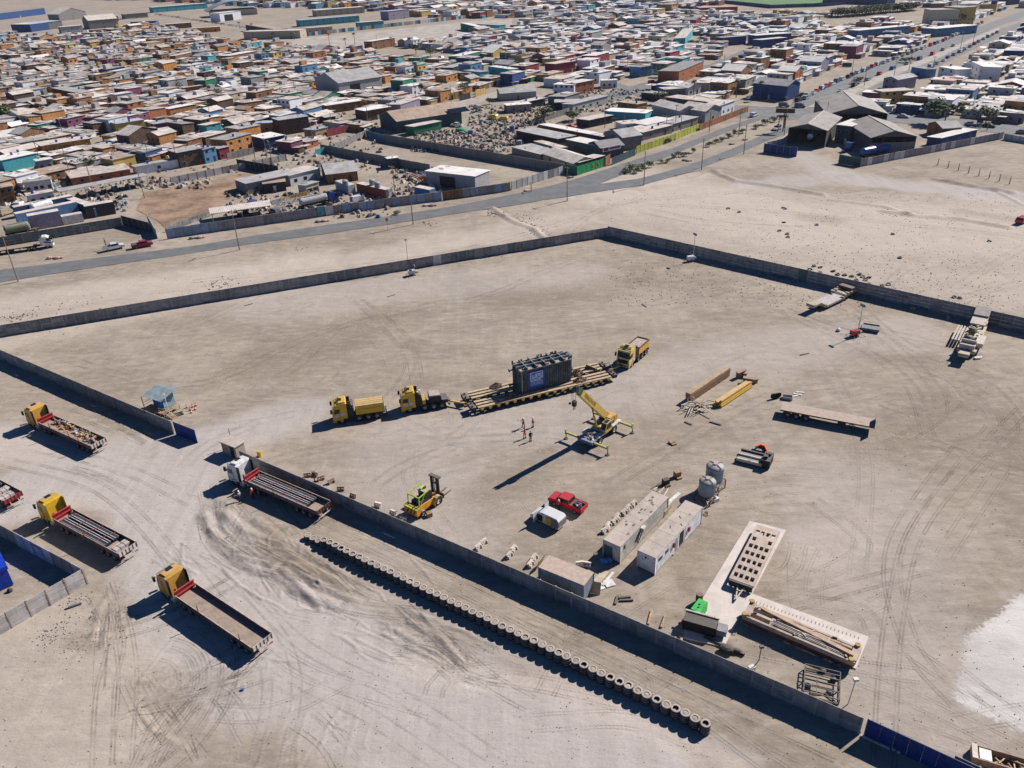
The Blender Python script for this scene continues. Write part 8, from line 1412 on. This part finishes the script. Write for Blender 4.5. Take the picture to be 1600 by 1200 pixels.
# school, halls and other far buildings
for s in (((382,62),(470,60),14,6,'beige','pale beige','long beige school block with a flat roof beside the arched hall',{}),((470,42),(562,34),12,5.5,'turquoise','pale blue','turquoise school block with window bands',dict(win=8)),((495,26),(570,20),14,6,'beige','dusty white','long beige hall with a white roof in the school',dict(win=6)),((608,32),(640,28),12,8,'lilac','pale blue','pale lilac school block standing taller than the others',dict(win=1)),((345,34),(378,30),16,8,'white','dusty white','white hall front with a blue door under the arched roof',dict(win=0,door=0,opening=(.2,.6,6))),
 ((240,20),(325,13),14,6,'turquoise','dusty white','long white-roofed hall left of the arched roof',dict(win=5)),((-10,33),(72,22),25,7,'deep blue','dark grey','long dark blue shed at the top left corner',dict(win=0)),((50,49),(99,44),28,7,'block grey','pale blue','grey warehouse with a blue edged roof at upper left',dict(win=0)),((20,50),(50,50),28,7,'deep blue','dusty white','warehouse half with a white roof beside the blue edged one',dict(win=0)),((94,33),(136,28),18,7,'block grey','pale beige','rounded beige warehouse at upper left',dict(rt='ridge_x',win=0)),((141,46),(186,42),24,8,'block grey','pale beige','large beige warehouse with a dark gable at upper left',dict(rt='gable',win=0)),((97,53),(131,50),12,6,'pale grey','dusty white','white shed in front of the beige warehouses',dict(win=0)),
 ((196,30),(232,27),14,5,'block grey','ash grey','grey flat hall in the open ground left of the school street',dict(win=0)),((150,36),(186,33),10,5,'brown board','dark grey','dark brown shed row at the camp top edge',dict(win=0)),((262,46),(300,43),10,4.5,'brown board','dusty white','brown shed with a white roof by the far parked cars',dict(win=2)),((205,42),(245,40),10,4.5,'deep blue','ash grey','dark low shed left of the brown shed by the far parked cars',dict(win=0)),((300,52),(345,49),9,4,'orange plank','pale beige','orange long shed at the far top of the camp',dict(win=2)),((385,48),(430,56),12,5,'dark teal','rusty tan','dark open shed in front of the beige school block',dict(win=0)),((480,52),(520,49),10,4,'beige','pale beige','low beige school annexe behind the mural wall',dict(win=3)),((560,44),(600,41),10,4.5,'turquoise','dusty white','low turquoise annexe behind the mural wall',dict(win=3)),
 ((1450,42),(1495,41),16,11,'beige','ash grey','five-floor beige apartment slab near the top right',dict(win=9)),((1496,41),(1520,39),16,12,'mustard','ash grey','orange-striped end of the apartment slab at top right',dict(win=3)),((1092,22),(1152,20),18,5,'crimson','salmon','long dark red hall beside the sports pitch',dict(win=0)),((1285,4),(1385,8),14,9,'deep blue','pale blue','blue grandstand at the far end of the sports pitch',dict(win=0)),((1540,6),(1575,8),18,7,'deep blue','dark grey','dark blue shed on the sand at the top right',dict(win=0)),((1460,58),(1525,52),12,5,'sky blue','dusty white','blue market hall under the apartment slab',dict(win=5)),((1180,118-48),(1235,66),10,5.5,'deep blue','dusty white','long blue wall house in the far right blocks',dict(win=0)),((1340,62),(1420,54),10,5.5,'sky blue','dusty white','long sky blue row near the far avenue',dict(win=6)),((1127,72),(1165,69),8,5,'deep blue','ash grey','blue wall house in the middle blocks, left of a second one',dict(win=0)),((1188,76),(1228,72),8,5,'deep blue','pale beige','blue wall house in the middle blocks, right one',dict(win=0)),((1070,72),(1082,56),7,5,'turquoise','pale beige','pale turquoise two-storey house in the middle blocks',dict(win=3)),((720,46),(748,53),6,5,'green','dusty white','bright green container house on the school lot',dict(win=0)),((745,48),(780,50),8,5,'turquoise','ash grey','turquoise shed on the school lot',dict(win=0))):
    H(s[0], s[1], s[2], s[3], s[4], s[5], s[6], name='building', cat='building', **s[7])
a, b = G(326,28), G(410,22); L = (b-a).length; t = thing('arched_hall', 'hall with a wide blue-grey arched roof in the far left', 'hall', a, ang(a,b)); pr = [(L*i/14, 6+9*math.sin(math.pi*i/14)) for i in range(15)]; B().prism(pr+[(p[0],p[1]-.6) for p in pr[::-1]], 0, 30).make('roof', MAT('arch_roof', (.27,.36,.42), .6, dust=.1), t); B().box(L*.08,L*.92,2,28,0,6).make('wall', W['beige'], t); occupy([a,b,b+Vector((-20,30,0)),a+Vector((-20,30,0))], 5)
a, b = G(1128,13), G(1332,14)
for k, (p, q) in enumerate((((1130,5),(1205,13)),((1205,13),(1290,10)),((1290,10),(1380,2)))): fence(['left','middle','right'][k]+' stretch of blue fence round the sports pitch', p, q, 3, W['deep blue'], n=12, name='pitch_fence', cat='fence')
# --- taken ground: streets, yards, lots
for pts in ([(-60,440),(-60,322),(40,322),(92,318),(112,296),(218,276),(290,272),(380,262),(455,252),(495,243),(575,212),(625,206),(722,190),(800,160),(850,152),(830,178),(895,172),(950,158),(1000,166),(1045,172),(1093,190),(1168,168),(1240,160),(1300,190),(1345,206),(1420,212),(1470,206),(1600,220),(1700,240),(1700,500),(0,500)],
 [(580,206),(640,180),(700,158),(790,138),(835,126),(850,138),(780,156),(700,176),(620,205)],[(330,60),(470,60),(740,30),(810,28),(805,42),(700,60),(560,78),(430,74)],
 [(235,24),(260,22),(420,50),(560,66),(760,92),(900,108),(900,113),(740,100),(560,76),(400,60),(240,34)],[(1120,-5),(1400,-5),(1390,12),(1215,18),(1120,10)],[(-300,2),(200,5),(230,9),(330,14),(235,20),(130,18),(-300,22)],[(1285,34),(1440,12),(1450,22),(1295,44)]):
    occupy([G(x, max(y,-20)) for x, y in pts])
def road_occ(c, wd): 
    for a, b in zip(c[:-1], c[1:]): a, b = G(*a), G(*b); n = (b-a).normalized(); n = Vector((-n.y,n.x,0))*wd; occupy([a-n,b-n,b+n,a+n])
road_occ([(1240,165),(1290,140),(1352,113),(1425,87),(1480,66),(1545,40),(1640,8)], 6); road_occ([(1300,168),(1350,149),(1406,123),(1470,97),(1510,77),(1562,50),(1640,24)], 6); road_occ([(950,131),(1060,166),(1215,176),(1300,180),(1415,186),(1500,194),(1600,205),(1700,216)], 8); road_occ([(915,163),(1030,128),(1118,102),(1187,72)], 6)
# --- fill the blocks
POLY = {'camp':[(-40,52),(60,60),(140,56),(190,46),(240,42),(330,60),(440,72),(560,84),(640,100),(760,104),(830,128),(770,145),(640,183),(575,205),(480,232),(330,262),(215,274),(110,292),(40,322),(-40,326)],
 'mid':[(560,72),(700,58),(810,40),(850,27),(1040,22),(1160,24),(1330,26),(1440,44),(1540,34),(1470,58),(1360,104),(1245,158),(1060,160),(1045,172),(1000,168),(950,160),(895,174),(830,178),(800,160),(830,126),(700,100)],
 'right':[(1290,172),(1345,150),(1430,112),(1560,52),(1640,20),(1640,204),(1500,190),(1400,180)],
 'far':[(40,-30),(330,-30),(1110,-30),(1120,14),(1040,22),(850,27),(760,29),(640,26),(570,14),(420,12),(330,6),(200,0),(60,-3)], 'farr':[(1395,4),(1560,-10),(1640,10),(1640,30),(1560,44),(1530,34),(1440,20)]}
wk = {'camp':(['orange plank']*9+['brown board']*6+['dark brown plank']*4+['tan board']*2+['white']*4+['pale grey']*3+['block grey']*2+['turquoise','sky blue','green','magenta','mustard','beige','brick orange','deep blue']),
 'mid':(['white']*6+['beige']*4+['block grey']*5+['brown board']*3+['pale grey']*3+['orange plank']*2+['sky blue']*2+['deep blue']*2+['turquoise','crimson','magenta','mustard','brick orange','brick orange','pale grey','dark teal','lilac']),}
wk['right'] = wk['mid']; wk['far'] = wk['mid']+['deep blue']*2; wk['farr'] = wk['mid']
rk = {'camp':['pale beige']*6+['patchy sand']*5+['ash grey']*6+['dusty white']*3+['rusty tan']*3+['dark grey']*2, 'mid':['dusty white']*10+['pale beige']*6+['ash grey']*3+['patchy sand']*2+['dark grey','salmon']}; rk['right'] = rk['mid']; rk['far'] = rk['mid']; rk['farr'] = rk['mid']
SPECS = []; rs_ = random.Random(99)
for reg, pts in POLY.items():
    Wp = [G(x, y) for x, y in pts]; phi = R(57 if reg == 'camp' else 52); U = Vector((math.cos(phi),math.sin(phi),0)); V = Vector((math.sin(phi),-math.cos(phi),0))
    us = [p.dot(U) for p in Wp]; vs_ = [p.dot(V) for p in Wp]; su, sv, st_v, st_u, nu = {'camp':(10.4,9.4,1.6,3.0,8),'mid':(12,12,4.5,7,10),'right':(10.5,11,3.5,6,10),'far':(17,14,7,10,8),'farr':(16,14,7,9,8)}[reg]
    v = min(vs_); row = 0
    while v < max(vs_):
        u = min(us)+rs_.uniform(0,4); cnt = 0
        while u < max(us):
            cnt += 1; w_ = su*rs_.uniform(.55,1.35); d_ = sv*rs_.uniform(.8,1.04)
            if cnt % nu == 0: u += st_u; continue
            p = U*(u+w_/2)+V*(v+d_/2); hw, hd = w_/2-.1, d_/2
            if inside(np.array([p.x]), np.array([p.y]), Wp)[0]:
                cr = [p+U*a_*hw+V*b_*hd for a_ in (-1,0,1) for b_ in (-1,0,1)]
                px = PX(p)
                if -25 < px[0] < 1625 and -14 < px[1] and not taken(cr) and rs_.random() < .97: SPECS.append((p.length, reg, p, w_, d_, phi+rs_.gauss(0,.05 if reg == 'camp' else .012), rs_.random(), px))
            u += w_
        row += 1; v += sv+(st_v if row % 2 == 0 else .1)
SPECS.sort(key=lambda s: s[0])
def spec_attr(s):
    reg = s[1]; two = rs_.random() < {'camp':.13,'mid':.22,'right':.2,'far':.5,'farr':.3}[reg]; h = rs_.uniform(5.0,6.4) if two else rs_.uniform(2.5,4.1); rt = 'flat' if rs_.random() < .85 else rs_.choice(['gable','ridge_x'])
    return h, two, rt, rs_.choice(wk[reg]), rs_.choice(rk[reg])
NIND = max(0, 300-len(HOUSES))
seen_l = {}; M_ANN = list(ROOF.values()); mass = B(); mwall = list(WALL.values()); mroof = list(ROOF.values()); mm = mwall+mroof+[M_GLASS]; wi = {k: i for i, k in enumerate(WALL)}; ri = {k: len(WALL)+i for i, k in enumerate(ROOF)}
ORD = ['','second ','third ','fourth ','fifth ','sixth ','seventh ','eighth ','ninth ','tenth ']
for i, s in enumerate(SPECS):
    d, reg, p, w_, d_, rz, q, px = s; h, two, rt, wl, rf_ = spec_attr(s)
    # local frame: x along V reversed or U so that the front (y=0) faces the camera side
    ex = Vector((math.cos(rz-R(90)),math.sin(rz-R(90)),0)) if q < .5 else Vector((math.cos(rz),math.sin(rz),0))
    LX, LY = (d_, w_) if q < .5 else (w_, d_); ey = Vector((-ex.y, ex.x, 0)); a = p-ex*LX/2-ey*LY/2
    LX *= rs_.uniform(.86,1.0); LY *= rs_.uniform(.82,1.0); kind = {'camp':'shack'}.get(reg,'house')
    if i < NIND:
        lab = near_label(f'{wl}{" two-storey" if two else ""} {kind} with {rf_} roof', px)
        t = house(a, a+ex*LX, LY, h, wl, rf_, lab, rt=rt, win=rs_.choice([1,1,2]), door=1, name=kind, cat='house', grp='shacks of the camp' if reg == 'camp' else 'houses of the town', occ=0, slope=rs_.uniform(.1,.6), clutter=rs_.choice([0,1,2,3]))
        for k in range(rs_.choice([1,2,2,3])): x0 = LX*rs_.uniform(0,.7); y0 = LY*rs_.uniform(0,.55); B().box(x0-.25,x0+LX*rs_.uniform(.2,.4),y0-.25,y0+LY*rs_.uniform(.3,.5),h-.5,h+.16+.05*k).make('roof_patch', ROOF[rs_.choice(rk[reg])], t)
        if rs_.random() < .5:   # lean-to
            an = rs_.uniform(2,3.5); w2, r2 = house_geo(LX*.5, an, min(h,2.4)-.2, 'flat', .3); w2.v = [(x+.2,y-an-.02,z) for x,y,z in w2.v]; r2.v = [(x+.2,y-an-.02,z) for x,y,z in r2.v]; w2.make('lean_to_wall', WALL[rs_.choice(wk[reg])], t); r2.make('lean_to_roof', ROOF[rs_.choice(rk[reg])], t)
    else:
        m_ = Matrix.Translation(a) @ Matrix.Rotation(ang((0,0),ex),4,'Z')
        def addto(bag, mi): mass.mt(mi).add([m_@Vector(v) for v in bag.v], bag.f)
        w2, r2 = house_geo(LX, LY, h, rt, rs_.uniform(.1,.5)); addto(w2, wi[wl]); addto(r2, ri[rf_])
        if rt == 'flat':
            for k in range(rs_.choice([1,2,3])): x0 = LX*rs_.uniform(0,.75); y0 = LY*rs_.uniform(0,.6); addto(B().box(x0-.2,x0+LX*rs_.uniform(.2,.45),y0-.2,y0+LY*rs_.uniform(.3,.6),h-.3,h+.13+.04*k), ri[rs_.choice(rk[reg])])
        for k in range(2):
            x = LX*(k+.5)/2
            for z in ([1,3.6] if two else [1]): addto(B().box(x-.6,x+.6,-.04,-.003,z,z+1.05), len(mm)-1)
        if rs_.random() < .6: x, y = rs_.uniform(.3,LX*.6), rs_.uniform(.3,LY*.6); addto(B().box(x,x+LX*.35,y,y+LY*.35,h-.5,h+rs_.choice([.3,.5,1.6,2.3])), rs_.choice([wi[rs_.choice(wk[reg])], ri[rs_.choice(rk[reg])], ri[rs_.choice(rk[reg])]]))
        if rs_.random() < .5: an = rs_.uniform(1.8,3.2); w3, r3 = house_geo(LX*.6, an, 2.3, 'flat', .2); w3.v = [(x,y-an,z) for x,y,z in w3.v]; r3.v = [(x,y-an,z) for x,y,z in r3.v]; addto(w3, wi[rs_.choice(wk[reg])]); addto(r3, ri[rs_.choice(rk[reg])])
o = mass.make('distant_houses', mm); o['kind'] = 'stuff'
# low patchwork of sheets, fences and sheds filling the yards between the shacks
yb_ = B(); ym = [ROOF['patchy sand'],ROOF['ash grey'],ROOF['pale beige'],ROOF['dusty white'],ROOF['rusty tan'],ROOF['dark grey'],WALL['brown board'],WALL['dark brown plank'],WALL['orange plank'],WALL['white'],WALL['turquoise'],WALL['green']]
for i, s in enumerate(SPECS):
    d, reg, p, w_, d_, rz, q, px = s
    if d > 800: break
    for k in range(4 if reg == 'camp' else 3):
        c = p+Vector((rs_.uniform(-.75,.75)*w_, rs_.uniform(-.75,.75)*d_, 0)); z = rs_.uniform(1.7,2.5)
        if taken([c]): continue
        yb_.mt(rs_.choice([0,0,1,2,2,2,3,3,3,4,5] if reg == 'camp' else [2,3,3,3,1])).ob((c.x,c.y,z), (rs_.uniform(2,6.5), rs_.uniform(1.5,5), .07), rz+rs_.gauss(0,.15), rs_.gauss(0,.05), rs_.gauss(0,.05))
        if k < 2: yb_.mt(rs_.choice([6,7,7,8,9,9,10,11])).ob((c.x,c.y-1,z/2), (rs_.uniform(2,5), .08, z*.95), rz+rs_.choice([0,1.57])+rs_.gauss(0,.05))
o = yb_.make('yard_sheets', ym); o['kind'] = 'stuff'
print('HOUSES', len(HOUSES), 'specs', len(SPECS), 'individual', NIND)
sr = random.Random(5)
for k in range(70):
    s = sr.choice(SPECS[:NIND*5]); tree((s[7][0]+3, s[7][1]+1), sr.uniform(2.5,5), sr.uniform(2.5,5), sr.choice(['dark','olive','dark']), near_label('small garden tree', s[7]), .2, grp='garden trees in the town')
# ================================================================ air
hz = B().box(-2600, 2600, -60, 4200, -1.5, 74).make('haze', MAT('x_unused', (.5,.5,.5))); hz['kind'] = 'stuff'; hz.data.materials.clear()
hm = bpy.data.materials.new('dusty_air'); hm.use_nodes = True; nt = hm.node_tree; nt.nodes.clear(); pv_ = N(nt, 'VolumePrincipled'); pv_.inputs['Color'].default_value = (.80,.86,.95,1); pv_.inputs['Density'].default_value = 4.5e-5; pv_.inputs['Anisotropy'].default_value = .3
o = N(nt, 'OutputMaterial'); nt.links.new(pv_.outputs[0], o.inputs['Volume']); hz.data.materials.append(hm)
sc.cycles.volume_bounces = 0
